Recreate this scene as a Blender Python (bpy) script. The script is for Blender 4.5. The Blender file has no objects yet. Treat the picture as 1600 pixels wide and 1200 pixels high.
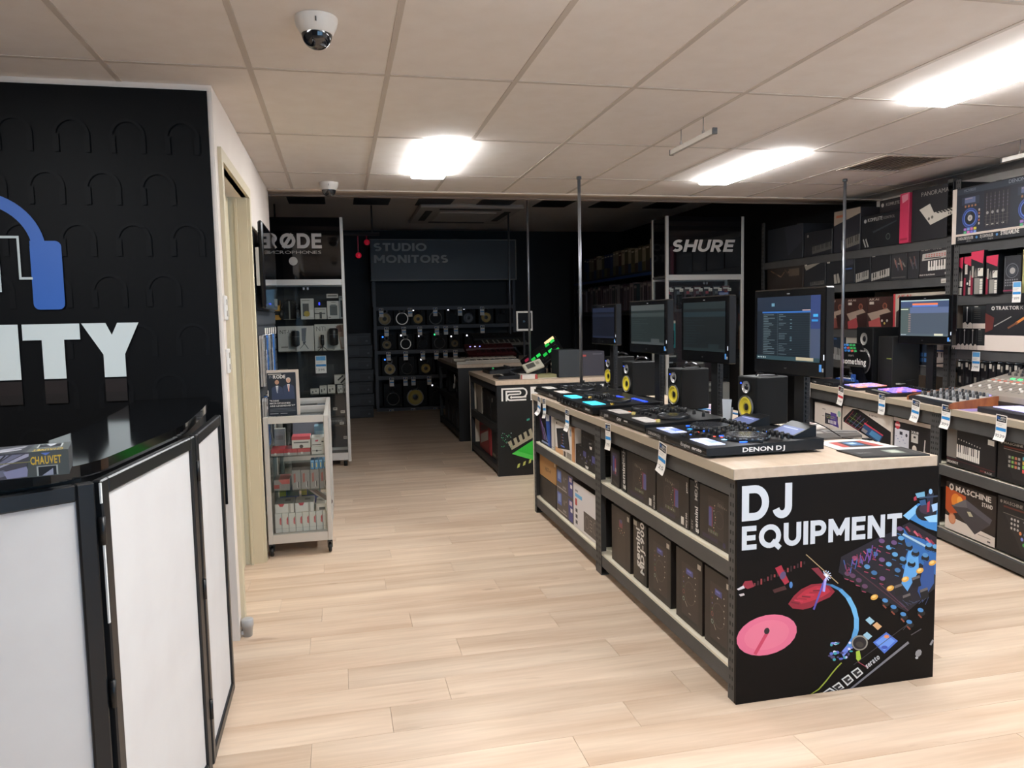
import bpy, bmesh, math, random
from mathutils import Vector, Matrix
R = math.radians
rnd = random.Random(7)
SC = bpy.context.scene
COL = SC.collection

# ------------------------------------------------------------------ camera
F_PX, PITCH, YAW, ROLL, CAM_H = 1190.79, 0.0855, 0.2208, 0.0197, 1.58
cam_d = bpy.data.cameras.new('camera')
cam_d.sensor_width = 36.0
cam_d.lens = F_PX * 36.0 / 1600.0
cam_d.clip_start = 0.05
cam = bpy.data.objects.new('camera', cam_d)
COL.objects.link(cam)
_f = Vector((math.sin(YAW) * math.cos(PITCH), math.cos(YAW) * math.cos(PITCH), -math.sin(PITCH)))
_r = Vector((math.cos(YAW), -math.sin(YAW), 0))
_d = -_r.cross(_f)
_r2 = math.cos(ROLL) * _r + math.sin(ROLL) * _d
_d2 = -math.sin(ROLL) * _r + math.cos(ROLL) * _d
cam.matrix_world = Matrix(((_r2.x, -_d2.x, -_f.x, 0), (_r2.y, -_d2.y, -_f.y, 0), (_r2.z, -_d2.z, -_f.z, CAM_H), (0, 0, 0, 1)))
SC.camera = cam

# ------------------------------------------------------------------ light
SC.view_settings.view_transform = 'Standard'
SC.view_settings.look = 'None'
SC.view_settings.gamma = 1.0
SC.view_settings.use_curve_mapping = False
SC.view_settings.exposure = 0.0
PANEL_STRENGTH = 56.0
world = bpy.data.worlds.new('world')
SC.world = world
world.use_nodes = True
_bg = world.node_tree.nodes['Background']
_bg.inputs[0].default_value = (0.34, 0.65, 1.0, 1)          # daylight outside the shop window behind the camera
_bg.inputs[1].default_value = 3.8
SC.cycles.max_bounces = 11
SC.cycles.diffuse_bounces = 8
SC.cycles.glossy_bounces = 3
SC.cycles.transparent_max_bounces = 10
SC.cycles.transmission_bounces = 4
SC.cycles.caustics_reflective = False
SC.cycles.caustics_refractive = False
SC.cycles.sample_clamp_indirect = 4.0

# ------------------------------------------------------------------ materials
MATS = {}
def lin(h):
    h = h.lstrip('#')
    if len(h) == 3: h = ''.join(c * 2 for c in h)
    o = []
    for k in (0, 2, 4):
        c = int(h[k:k + 2], 16) / 255.0
        o.append(c / 12.92 if c <= 0.04045 else ((c + 0.055) / 1.055) ** 2.4)
    return (o[0], o[1], o[2], 1.0)
def mat(col, rough=0.55, metal=0.0, emit=0.0, spec=0.4):
    key = (col, rough, metal, emit, spec)
    if key in MATS: return MATS[key]
    m = bpy.data.materials.new('paint_' + col.lstrip('#') + ('_lit' if emit else ''))
    m.use_nodes = True
    b = m.node_tree.nodes['Principled BSDF']
    b.inputs['Base Color'].default_value = lin(col)
    b.inputs['Roughness'].default_value = rough
    b.inputs['Metallic'].default_value = metal
    b.inputs['Specular IOR Level'].default_value = spec
    if emit:
        b.inputs['Emission Color'].default_value = lin(col)
        b.inputs['Emission Strength'].default_value = emit
    MATS[key] = m
    return m
def glass(name, tint=(1, 1, 1), gloss=0.1, rough=0.02):
    m = bpy.data.materials.new(name)
    m.use_nodes = True
    nt = m.node_tree
    nt.nodes.clear()
    out = nt.nodes.new('ShaderNodeOutputMaterial')
    mix = nt.nodes.new('ShaderNodeMixShader')
    tr = nt.nodes.new('ShaderNodeBsdfTransparent')
    gl = nt.nodes.new('ShaderNodeBsdfGlossy')
    lw = nt.nodes.new('ShaderNodeLayerWeight')
    mul = nt.nodes.new('ShaderNodeMath'); mul.operation = 'MULTIPLY_ADD'
    tr.inputs[0].default_value = (*tint, 1)
    gl.inputs['Roughness'].default_value = rough
    lw.inputs[0].default_value = 0.35
    mul.inputs[1].default_value = 0.45
    mul.inputs[2].default_value = gloss
    nt.links.new(lw.outputs['Fresnel'], mul.inputs[0])
    nt.links.new(mul.outputs[0], mix.inputs[0])
    nt.links.new(tr.outputs[0], mix.inputs[1])
    nt.links.new(gl.outputs[0], mix.inputs[2])
    nt.links.new(mix.outputs[0], out.inputs[0])
    return m
def noisy(name, col, col2, scale=(1, 1, 1), rough=0.5, per_object=0.0, detail=4.0, bump=0.0, spec=0.4, lo=0.35, hi=0.7):
    """procedural two-tone material on object coordinates, optionally shifted per object"""
    m = bpy.data.materials.new(name)
    m.use_nodes = True
    nt = m.node_tree
    b = nt.nodes['Principled BSDF']
    tc = nt.nodes.new('ShaderNodeTexCoord')
    mp = nt.nodes.new('ShaderNodeMapping')
    mp.inputs['Scale'].default_value = scale
    nz = nt.nodes.new('ShaderNodeTexNoise')
    nz.inputs['Detail'].default_value = detail
    nz.inputs['Scale'].default_value = 1.0
    rp = nt.nodes.new('ShaderNodeValToRGB')
    rp.color_ramp.elements[0].position = lo; rp.color_ramp.elements[0].color = lin(col)
    rp.color_ramp.elements[1].position = hi; rp.color_ramp.elements[1].color = lin(col2)
    nt.links.new(tc.outputs['Object'], mp.inputs['Vector'])
    nt.links.new(mp.outputs[0], nz.inputs['Vector'])
    nt.links.new(nz.outputs['Fac'], rp.inputs[0])
    last = rp.outputs[0]
    if per_object:
        oi = nt.nodes.new('ShaderNodeObjectInfo')
        ml = nt.nodes.new('ShaderNodeVectorMath'); ml.operation = 'SCALE'
        cb = nt.nodes.new('ShaderNodeCombineXYZ')
        for k in range(3): nt.links.new(oi.outputs['Random'], cb.inputs[k])
        ml.inputs['Scale'].default_value = 60.0
        nt.links.new(cb.outputs[0], ml.inputs[0])
        nt.links.new(ml.outputs[0], mp.inputs['Location'])
        hs = nt.nodes.new('ShaderNodeHueSaturation')
        mr = nt.nodes.new('ShaderNodeMapRange')
        mr.inputs['To Min'].default_value = 1 - per_object
        mr.inputs['To Max'].default_value = 1 + per_object
        nt.links.new(oi.outputs['Random'], mr.inputs['Value'])
        nt.links.new(mr.outputs[0], hs.inputs['Value'])
        nt.links.new(last, hs.inputs['Color'])
        last = hs.outputs[0]
    nt.links.new(last, b.inputs['Base Color'])
    b.inputs['Roughness'].default_value = rough
    b.inputs['Specular IOR Level'].default_value = spec
    if bump:
        bp = nt.nodes.new('ShaderNodeBump'); bp.inputs['Strength'].default_value = bump
        bp.inputs['Distance'].default_value = 0.002
        nt.links.new(nz.outputs['Fac'], bp.inputs['Height'])
        nt.links.new(bp.outputs[0], b.inputs['Normal'])
    return m

# ------------------------------------------------------------------ meshes
def mesh_obj(name, verts, faces, mats, mi=None, parent=None, smooth=False):
    me = bpy.data.meshes.new(name)
    me.from_pydata(verts, [], faces)
    for m in (mats if isinstance(mats, (list, tuple)) else [mats]): me.materials.append(m)
    if mi: me.polygons.foreach_set('material_index', mi)
    if smooth: me.polygons.foreach_set('use_smooth', [True] * len(me.polygons))
    me.update()
    return link(bpy.data.objects.new(name, me), parent)
def link(o, parent=None):
    COL.objects.link(o)
    if parent is not None: o.parent = parent
    return o
class MB:
    """collects shapes and links them as ONE mesh object"""
    def __init__(s): s.v = []; s.f = []; s.mi = []; s.sm = []
    def add(s, vs, fs, m=0, smooth=False):
        n = len(s.v); s.v += [tuple(p) for p in vs]
        for f in fs: s.f.append([n + k for k in f]); s.mi.append(m); s.sm.append(smooth)
        return s
    def box(s, x0, x1, y0, y1, z0, z1, m=0, ch=0.0):
        if ch <= 0:
            v = [(x, y, z) for z in (z0, z1) for y in (y0, y1) for x in (x0, x1)]
            f = [(0, 2, 3, 1), (4, 5, 7, 6), (0, 1, 5, 4), (2, 6, 7, 3), (0, 4, 6, 2), (1, 3, 7, 5)]
            return s.add(v, f, m)
        bm = bmesh.new()
        bmesh.ops.create_cube(bm, size=1.0)
        for q in bm.verts:
            q.co = Vector(((x0 + x1) / 2 + q.co.x * (x1 - x0), (y0 + y1) / 2 + q.co.y * (y1 - y0), (z0 + z1) / 2 + q.co.z * (z1 - z0)))
        bmesh.ops.bevel(bm, geom=list(bm.edges), offset=ch, segments=1, affect='EDGES')
        bm.verts.index_update()
        s.add([tuple(q.co) for q in bm.verts], [[q.index for q in f.verts] for f in bm.faces], m)
        bm.free()
        return s
    def lathe(s, prof, axis='z', c=(0, 0, 0), n=24, m=0, smooth=True, caps=True):
        """prof: list of (radius, height) along axis"""
        vs = []; fs = []
        for r_, h_ in prof:
            for k in range(n):
                a = 2 * math.pi * k / n
                x, y = r_ * math.cos(a), r_ * math.sin(a)
                p = (x, y, h_) if axis == 'z' else ((h_, x, y) if axis == 'x' else (y, h_, x))
                vs.append((c[0] + p[0], c[1] + p[1], c[2] + p[2]))
        for j in range(len(prof) - 1):
            for k in range(n):
                a, b = j * n + k, j * n + (k + 1) % n
                fs.append((a, b, b + n, a + n))
        if caps:
            fs.append(tuple(reversed(range(n))))
            fs.append(tuple(range((len(prof) - 1) * n, len(prof) * n)))
        return s.add(vs, fs, m, smooth)
    def tube(s, p, q, r_, n=10, m=0):
        p, q = Vector(p), Vector(q)
        d = (q - p).normalized()
        a = d.orthogonal().normalized(); b = d.cross(a)
        vs = [tuple(o + r_ * (math.cos(2 * math.pi * k / n) * a + math.sin(2 * math.pi * k / n) * b)) for o in (p, q) for k in range(n)]
        fs = [(k, (k + 1) % n, n + (k + 1) % n, n + k) for k in range(n)] + [tuple(reversed(range(n))), tuple(range(n, 2 * n))]
        return s.add(vs, fs, m, True)
    def prism(s, poly, y0, y1, m=0):
        """poly in x,z extruded along y"""
        n = len(poly)
        vs = [(x, y0, z) for x, z in poly] + [(x, y1, z) for x, z in poly]
        fs = [tuple(range(n)), tuple(reversed(range(n, 2 * n)))] + [((k + 1) % n, k, n + k, n + (k + 1) % n) for k in range(n)]
        return s.add(vs, fs, m)
    def prism_x(s, poly, x0, x1, m=0):
        """poly in y,z extruded along x"""
        n = len(poly)
        vs = [(x0, y, z) for y, z in poly] + [(x1, y, z) for y, z in poly]
        fs = [tuple(reversed(range(n))), tuple(range(n, 2 * n))] + [(k, (k + 1) % n, n + (k + 1) % n, n + k) for k in range(n)]
        return s.add(vs, fs, m)
    def prism_z(s, poly, z0, z1, m=0):
        n = len(poly)
        vs = [(x, y, z0) for x, y in poly] + [(x, y, z1) for x, y in poly]
        fs = [tuple(reversed(range(n))), tuple(range(n, 2 * n))] + [(k, (k + 1) % n, n + (k + 1) % n, n + k) for k in range(n)]
        return s.add(vs, fs, m)
    def obj(s, name, mats, parent=None, kind=None):
        o = mesh_obj(name, s.v, s.f, mats, s.mi, parent)
        o.data.polygons.foreach_set('use_smooth', s.sm)
        bm = bmesh.new(); bm.from_mesh(o.data); bmesh.ops.recalc_face_normals(bm, faces=bm.faces); bm.to_mesh(o.data); bm.free()
        if kind: o['kind'] = kind
        return o
def tag(o, label, cat, group=None):
    o['label'] = label; o['category'] = cat
    if group: o['group'] = group
    return o
def thing(name, label, cat, loc=(0, 0, 0), rz=0.0, group=None):
    o = bpy.data.objects.new(name, None)
    o.empty_display_size = 0.05
    o.location = loc; o.rotation_euler = (0, 0, rz)
    COL.objects.link(o)
    return tag(o, label, cat, group)
def struct(o):
    o['kind'] = 'structure'
    return o
def tree(o, parent=None):
    """a copy of a thing with its parts and sub-parts (mesh data shared)"""
    c = o.copy(); COL.objects.link(c)
    if parent is not None: c.parent = parent
    for ch in list(o.children): tree(ch, c)
    return c

# ------------------------------------------------------------------ flat print: lettering and pictures
GL = {}
def _glyphs():
    chars = sorted(set("ABCDEFGHIJKLMNOPQRSTUVWXYZabcdefghijklmnopqrstuvwxyz0123456789$.-/&!\"'():+,\u00d8"))
    tmp = []
    for bold in (0, 1):
        for c in chars:
            cu = bpy.data.curves.new('g', 'FONT')
            cu.body = c; cu.size = 1.0; cu.resolution_u = 2
            cu.offset = (0.0, 0.026)[bold]
            o = bpy.data.objects.new('g', cu); COL.objects.link(o)
            tmp.append((bold, c, o))
    dg = bpy.context.evaluated_depsgraph_get()
    for bold, c, o in tmp:
        me = bpy.data.meshes.new_from_object(o.evaluated_get(dg))
        vs = [(v.co.x, v.co.y) for v in me.vertices]
        fs = [tuple(p.vertices) for p in me.polygons]
        x0 = min([v[0] for v in vs], default=0); x1 = max([v[0] for v in vs], default=0.3)
        GL[(bold, c)] = ([(x - x0, y) for x, y in vs], fs, x1 - x0)
        bpy.data.meshes.remove(me)
    for _, _, o in tmp:
        cu = o.data; bpy.data.objects.remove(o); bpy.data.curves.remove(cu)
_glyphs()
CAP = max(y for x, y in GL[(0, 'H')][0])
def _heavy(t=0.22):
    """a bold geometric sans, each capital drawn as thick strokes (cap height 1)"""
    h = t / 2
    def arc(cx, cy, rx, ry, a0, a1, n=8): return [(cx + rx * math.cos(R(a0 + (a1 - a0) * k / n)), cy + ry * math.sin(R(a0 + (a1 - a0) * k / n))) for k in range(n + 1)]
    ov = lambda cx, w: arc(cx, .5, w / 2 - h, .5 - h, 0, 360, 24)
    G = {
     'I': (t, [[(h, 0), (h, 1)]]), 'L': (.6, [[(h, 1), (h, h), (.6, h)]]), 'T': (.72, [[(0, 1 - h), (.72, 1 - h)], [(.36, 0), (.36, 1 - t)]]),
     'H': (.82, [[(h, 0), (h, 1)], [(.82 - h, 0), (.82 - h, 1)], [(t, .5), (.82 - t, .5)]]),
     'E': (.66, [[(h, 0), (h, 1)], [(t, 1 - h), (.65, 1 - h)], [(t, .5), (.61, .5)], [(t, h), (.66, h)]]),
     'F': (.64, [[(h, 0), (h, 1)], [(t, 1 - h), (.64, 1 - h)], [(t, .46), (.6, .46)]]),
     'D': (.84, [[(h, h), (h, 1 - h)] + arc(.40, .5, .44 - h, .5 - h, 90, -90, 12) + [(h, h)]]),
     'O': (1.0, [ov(.5, 1.0)]), 'Q': (1.02, [ov(.5, 1.0), [(.60, .30), (.96, -.04)]]),
     'C': (.92, [arc(.5, .5, .5 - h, .5 - h, 48, 312, 18)]), 'G': (.98, [arc(.5, .5, .5 - h, .5 - h, 48, 335, 18), [(.52, .44), (.98, .44)]]),
     'U': (.80, [[(h, 1), (h, .40)] + arc(.40, .40, .40 - h, .40 - h, 180, 360, 10)[1:] + [(.80 - h, 1)]]),
     'J': (.62, [[(.62 - h, 1), (.62 - h, .34)] + arc(.31, .34, .31 - h, .34 - h, 0, -165, 10)[1:]]),
     'N': (.84, [[(h, 0), (h, 1)], [(.84 - h, 0), (.84 - h, 1)], [(h + .02, .96), (.84 - h - .02, .04)]]),
     'M': (1.0, [[(h, 0), (h, 1)], [(1 - h, 0), (1 - h, 1)], [(h + .01, .94), (.5, .30)], [(1 - h - .01, .94), (.5, .30)]]),
     'P': (.74, [[(h, 0), (h, 1)], [(h, 1 - h)] + arc(.40, .66, .34 - h, .34 - h, 90, -90, 10) + [(h, .32 + h)]]),
     'R': (.76, [[(h, 0), (h, 1)], [(h, 1 - h)] + arc(.40, .67, .34 - h, .33 - h, 90, -90, 10) + [(h, .34 + h)], [(.36, .42), (.64, .0)]]),
     'S': (.70, [arc(.35, .5 + (.5 - h) / 2, .34 - h, (.5 - h) / 2, 40, 270, 12)[0:] + arc(.35, h + (.5 - h) / 2, .35 - h, (.5 - h) / 2, 90, -140, 12)[1:]]),
     'A': (.92, [[(.10, 0), (.46, .97)], [(.82, 0), (.46, .97)], [(.24, .26), (.68, .26)]]),
     'K': (.80, [[(h, 0), (h, 1)], [(t * .8, .36), (.66, .98)], [(.32, .56), (.68, .02)]]),
     'V': (.9, [[(.1, 1), (.45, .03)], [(.8, 1), (.45, .03)]]), 'X': (.84, [[(.12, 0), (.72, 1)], [(.72, 0), (.12, 1)]]), 'Y': (.86, [[(.1, 1), (.43, .42)], [(.76, 1), (.43, .42)], [(.43, 0), (.43, .46)]]),
     '\u00d8': (1.0, [ov(.5, 1.0), [(.20, .04), (.80, .96)]]),
    }
    for c, (w, strokes) in G.items():
        vs, fs = [], []
        for ti, s_ in enumerate(strokes):
            closed = len(s_) > 3 and (Vector(s_[0]) - Vector(s_[-1])).length < 1e-6
            pts = [Vector(q) for q in (s_[:-1] if closed else s_)]
            n = len(pts); b = len(vs)
            for i, p_ in enumerate(pts):
                a = pts[i - 1] if (i or closed) else None; d = pts[(i + 1) % n] if (i < n - 1 or closed) else None
                t0 = (p_ - a).normalized() if a is not None else (d - p_).normalized(); t1 = (d - p_).normalized() if d is not None else t0
                m_ = (t0 + t1); m_ = m_.normalized() if m_.length > 1e-4 else t0
                nn = Vector((-m_.y, m_.x)); k_ = h / max(.5, nn.dot(Vector((-t0.y, t0.x))))
                vs += [(*((p_ + nn * k_) * CAP), ti), (*((p_ - nn * k_) * CAP), ti)]
            for i in range(n if closed else n - 1):
                q = (i + 1) % n; fs.append((b + 2 * i, b + 2 * q, b + 2 * q + 1, b + 2 * i + 1))
        GL[(3, c)] = (vs, fs, w * CAP)
_heavy()
def text_polys(s, bold=0, gap=0.07):
    vs, fs, x = [], [], 0.0
    for c in s:
        if (bold, c) not in GL: x += 0.3; continue
        gv, gf, w = GL[(bold, c)]
        n = len(vs); vs += [(x + q[0], *q[1:]) for q in gv]; fs += [[n + k for k in f] for f in gf]
        x += w + gap
    return vs, fs, max(x - gap, 0.01)
class Print:
    """flat print on a w x h face. Coordinates are fractions of width and height, v measured DOWN from the top edge."""
    def __init__(s, w, h): s.w, s.h = w, h; s.v = []; s.f = []; s.m = []; s.mats = []; s.k = 0
    def _m(s, c):
        m = c if not isinstance(c, (str, tuple)) else (mat(c, 0.45) if isinstance(c, str) else mat(c[0], 0.5, 0, c[1] * .36, .15))
        if m not in s.mats: s.mats.append(m)
        return s.mats.index(m)
    def raw(s, pts, fs, c):
        s.k += 1
        n = len(s.v); s.v += [(q[0], q[1], s.k + (.25 * q[2] if len(q) > 2 else 0)) for q in pts]; i = s._m(c)
        for f in fs: s.f.append([n + q for q in f]); s.m.append(i)
        return s
    def P(s, pts, c): return s.raw([(u * s.w, (1 - v) * s.h) for u, v in pts], [range(len(pts))], c)
    def r(s, u0, v0, u1, v1, c): return s.P([(u0, v0), (u0, v1), (u1, v1), (u1, v0)], c)
    def c(s, u, v, rad, c, n=20, ry=None, rot=0.0):
        """circle, radius as a fraction of the height (ry for an ellipse)"""
        R1 = rad * s.h; R2 = (ry if ry else rad) * s.h
        return s.raw([(u * s.w + R1 * math.cos(t) * math.cos(rot) - R2 * math.sin(t) * math.sin(rot), (1 - v) * s.h + R1 * math.cos(t) * math.sin(rot) + R2 * math.sin(t) * math.cos(rot))
                      for t in [2 * math.pi * k / n for k in range(n)]], [range(n)], c)
    def ring(s, u, v, r0, r1, c, n=28):
        pts = [(u * s.w + q * s.h * math.cos(2 * math.pi * k / n), (1 - v) * s.h + q * s.h * math.sin(2 * math.pi * k / n)) for q in (r0, r1) for k in range(n)]
        return s.raw(pts, [(k, (k + 1) % n, n + (k + 1) % n, n + k) for k in range(n)], c)
    def l(s, u0, v0, u1, v1, wd, c):
        """line, width as a fraction of the height"""
        a = Vector((u0 * s.w, (1 - v0) * s.h)); b = Vector((u1 * s.w, (1 - v1) * s.h))
        d = (b - a).normalized(); nn = Vector((-d.y, d.x)) * wd * s.h / 2
        return s.raw([tuple(a + nn), tuple(b + nn), tuple(b - nn), tuple(a - nn)], [range(4)], c)
    def t(s, u, v, size, txt, c, bold=1, width=None, rot=0.0, shear=0.0, mirror=False):
        """text: u,v = left end of the baseline, size = cap height as a fraction of h; width (fraction of w) squeezes it"""
        vs, fs, tw = text_polys(txt, bold)
        sy = size * s.h / CAP; sx = sy if width is None else width * s.w / tw
        cr, sr = math.cos(rot), math.sin(rot)
        o = []
        for q in vs:
            x, y = q[0], q[1]
            X, Y = (x + shear * y) * sx, (-y if mirror else y) * sy
            o.append((u * s.w + X * cr - Y * sr, (1 - v) * s.h + X * sr + Y * cr, *q[2:]))
        if bold == 3: s.k += 1
        return s.raw(o, fs, c)
    def obj(s, name, parent, M, step=0.000015, base=0.0004):
        """M(x, y, off) -> point in the parent's space"""
        vs = [M(x, y, base + step * k) for x, y, k in s.v]
        return mesh_obj(name, vs, s.f, s.mats, s.m, parent)
def front(y=0.0, x0=0.0, z0=0.0): return lambda x, z, o: (x0 + x, y - o, z0 + z)       # face towards local -y
def top(z, x0=0.0, y0=0.0): return lambda x, y, o: (x0 + x, y0 + y, z + o)              # face upwards
def right_side(x, y0=0.0, z0=0.0): return lambda u, z, o: (x + o, y0 + u, z0 + z)       # face towards local +x
def left_side(x, y1, z0=0.0): return lambda u, z, o: (x - o, y1 - u, z0 + z)            # face towards local -x

def carton(name, label, cat, loc, size, rz, col, art=None, group=None, side=None, topart=None, ch=0.003, rough=0.5):
    """a product box: size = width, height, depth; loc = bottom front left corner; art(Print) draws the front"""
    w, h, d = size
    b = MB().box(0, w, 0, d, 0, h, 0, min(ch, w * .2, h * .2, d * .2))
    o = b.obj(name, [mat(col, rough)])
    o.location = loc; o.rotation_euler = (0, 0, rz)
    tag(o, label, cat, group)
    if art:
        p = Print(w, h); art(p)
        if p.v: p.obj('front_print', o, front(0))
    if side:
        p = Print(d, h); side(p)
        if p.v: p.obj('side_print', o, right_side(w))
    if topart:
        p = Print(w, d); topart(p)
        if p.v: p.obj('top_print', o, top(h))
    return o
RW = -math.pi / 2      # things on a wall or bench looked at along +x
ORD = ['first', 'second', 'third', 'fourth', 'fifth', 'sixth', 'seventh', 'eighth', 'ninth', 'tenth', 'eleventh', 'twelfth', 'thirteenth', 'fourteenth', 'fifteenth', 'sixteenth', 'seventeenth', 'eighteenth', 'nineteenth', 'twentieth']

# common materials
M_STEEL = noisy('shelf_steel', '3d3c3b', '464544', (6, 6, 6), 0.5, spec=0.4)
M_CREAM = mat('cbbfa6', 0.5)
M_ALU = mat('c9c3ba', 0.38, 0.35)
M_BLACK = mat('0c0c0d', 0.5, spec=.25)
M_BLACKG = mat('0c0d10', 0.18, spec=0.6)
M_DARK = mat('1c1d20', 0.55)
M_CHROME = mat('b8b8ba', 0.2, 1.0)
M_WHITE = mat('e8e4de', 0.5)
M_GLASS = glass('cabinet_glass', (0.97, 0.985, 0.98), 0.01)
M_TOPWOOD = noisy('worktop_laminate', 'c4b09b', 'b8a38d', (3, 30, 30), 0.42)

# ================================================================== the room
M_PLANK = None
def plank_material():
    m = bpy.data.materials.new('pale_oak_plank'); m.use_nodes = True
    nt = m.node_tree; b = nt.nodes['Principled BSDF']
    tc = nt.nodes.new('ShaderNodeTexCoord'); oi = nt.nodes.new('ShaderNodeObjectInfo')
    cb = nt.nodes.new('ShaderNodeCombineXYZ'); sc = nt.nodes.new('ShaderNodeVectorMath'); sc.operation = 'SCALE'; sc.inputs['Scale'].default_value = 50
    ad = nt.nodes.new('ShaderNodeVectorMath'); ad.operation = 'ADD'
    for k in range(3): nt.links.new(oi.outputs['Random'], cb.inputs[k])
    nt.links.new(cb.outputs[0], sc.inputs[0]); nt.links.new(sc.outputs[0], ad.inputs[1]); nt.links.new(tc.outputs['Object'], ad.inputs[0])
    def layer(scale, det, lo, hi, c1, c2):
        mp = nt.nodes.new('ShaderNodeMapping'); mp.inputs['Scale'].default_value = scale
        nz = nt.nodes.new('ShaderNodeTexNoise'); nz.inputs['Scale'].default_value = 1; nz.inputs['Detail'].default_value = det
        rp = nt.nodes.new('ShaderNodeValToRGB')
        rp.color_ramp.elements[0].position = lo; rp.color_ramp.elements[0].color = c1
        rp.color_ramp.elements[1].position = hi; rp.color_ramp.elements[1].color = c2
        nt.links.new(ad.outputs[0], mp.inputs[0]); nt.links.new(mp.outputs[0], nz.inputs['Vector']); nt.links.new(nz.outputs['Fac'], rp.inputs[0])
        return rp.outputs[0]
    a = layer((0.8, 9, 1), 3, 0.3, 0.68, lin('bfa48b'), lin('d8c3ac'))
    g = layer((4, 55, 1), 4, 0.35, 0.7, (0.935, 0.925, 0.92, 1), (1.03, 1.03, 1.03, 1))
    k = layer((3.0, 12, 1), 2, 0.22, 0.31, (0.72, 0.68, 0.66, 1), (1, 1, 1, 1))
    m1 = nt.nodes.new('ShaderNodeMixRGB'); m1.blend_type = 'MULTIPLY'; m1.inputs[0].default_value = 1
    m2 = nt.nodes.new('ShaderNodeMixRGB'); m2.blend_type = 'MULTIPLY'; m2.inputs[0].default_value = 1
    nt.links.new(a, m1.inputs[1]); nt.links.new(g, m1.inputs[2]); nt.links.new(m1.outputs[0], m2.inputs[1]); nt.links.new(k, m2.inputs[2])
    hs = nt.nodes.new('ShaderNodeHueSaturation'); mr = nt.nodes.new('ShaderNodeMapRange')
    mr.inputs['To Min'].default_value = 0.93; mr.inputs['To Max'].default_value = 1.06
    nt.links.new(oi.outputs['Random'], mr.inputs['Value']); nt.links.new(mr.outputs[0], hs.inputs['Value']); nt.links.new(m2.outputs[0], hs.inputs['Color'])
    nt.links.new(hs.outputs[0], b.inputs['Base Color'])
    b.inputs['Roughness'].default_value = 0.42; b.inputs['Specular IOR Level'].default_value = 0.3
    return m
M_PLANK = plank_material()
M_WALL = noisy('wall_paint', 'e2d8ce', 'ddd2c8', (3, 3, 3), 0.65)
M_TILE = noisy('ceiling_tile_face', 'f6efe8', 'f2eae2', (9, 9, 9), 0.8, per_object=0.015)
M_GRID = mat('cbc1b7', 0.6)
M_FRAME = mat('cbbfa3', 0.5)
M_NIGHT = mat('1b1b1d', 0.6)

floor = struct(MB().box(-3.4, 5.4, -2.2, 14.0, -0.06, -0.006).obj('floor', [mat('8f7a66', 0.6)]))
# planks: 1.24 x 0.2 m, long side across the shop, one mesh shared by all
pk = MB().box(0.0006, 1.2394, 0.0006, 0.1994, -0.006, 0.0, 0, 0.0008)
pk0 = pk.obj('plank', [M_PLANK], floor)
near, far_rows = [], MB()
for j in range(-12, 58):
    y = 2.65 + 0.2 * j
    if y > 13.9: break
    ph = {2: 0.398, 1: 0.145, 6: 0.312, 5: -0.198, 3: -0.02, 7: -0.15, 8: -0.38, 0: -0.16}.get(j, (j * 0.437) % 1.24)
    k0 = int((-3.4 - ph) // 1.24)
    for k in range(k0, k0 + 9):
        x = ph + 1.24 * k
        if x > 5.3: continue
        vis = 0.9 < y < 9.0 and x + 1.24 > -0.9 + 0.0 and x < 0.62 * y + 1.0 and x + 1.24 > -0.45 * y * 0.5 - 0.2
        if vis: near.append((x, y))
        else: far_rows.box(x + 0.001, x + 1.239, y + 0.001, y + 0.199, -0.006, 0.0)
near = near[:292]
for i, (x, y) in enumerate(near):
    o = pk0 if i == 0 else pk0.copy()
    if i: COL.objects.link(o)
    o.location = (x, y, 0)
far_rows.obj('plank_field', [M_PLANK], floor, kind='stuff')

# ceiling: grid of 0.6 x 1.2 m tiles
GX, GY = -0.9413, 3.6262
ceil = struct(MB().box(-3.4, 5.4, -2.2, 6.82, 2.725, 2.76).obj('ceiling', [mat('8d8378', 0.8)]))
LIGHTS = [(2, 1), (2, -2), (6, 1), (6, -1), (6, -3), (10, 1), (10, -1), (10, -3), (-2, -2)]  # last entry: unseen panel, added to brighten the mural
tmesh = {}
def tile(x, y, w, d):
    key = (round(w, 3), round(d, 3))
    if key not in tmesh:
        o = MB().box(0, w, 0, d, 0, 0.016, 0, 0.002).obj('ceiling_tile', [M_TILE], ceil)
        tmesh[key] = o
    else:
        o = tmesh[key].copy(); COL.objects.link(o)
    o.location = (x, y, 2.701)
bar = MB()
for i in range(-4, 11):
    for j in range(-5, 3):
        x, y = GX + 0.6 * i, GY + 1.2 * j
        x1, y1 = min(x + 0.6, 5.36), min(y + 1.2, 6.75)
        if (i, j) in LIGHTS: x1 = x + 0.31
        if (i, j) == (8, 1):
            tile(x + .012, y + .614, x1 - x - .024, .574); continue
        tile(x + .012, y + .012, x1 - x - .024, y1 - y - .024)
bars = []
for i in range(-4, 12): bars.append((GX + 0.6 * i - .012, GX + 0.6 * i + .012, -2.2, 6.75))
for j in range(-4, 4): bars.append((-3.4, 5.36, GY + 1.2 * j - .012, min(GY + 1.2 * j + .012, 6.75)))
for k, (a, b, c, d) in enumerate(bars):
    if a > 5.36 or c > 6.74: continue
    dz = 0.0 if k < 16 else 0.0006
    MB().box(a, b, c, d, 2.6985 + dz, 2.722).obj('grid_bar', [M_GRID], ceil)
MB().box(GX + 0.6 * 8, GX + 0.6 * 9, GY + 1.2 + .59, GY + 1.2 + .614, 2.699, 2.72).obj('grid_bar', [M_GRID], ceil)
for (i, j) in LIGHTS: MB().box(GX + 0.6 * i + .298, GX + 0.6 * i + .312, GY + 1.2 * j + .012, GY + 1.2 * j + 1.188, 2.699, 2.72).obj('grid_bar', [M_GRID], ceil)
struct(MB().box(-0.60, 5.36, 6.75, 6.83, 2.69, 2.73).obj('trim_1', [mat('cdbeae', 0.6)]))
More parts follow.
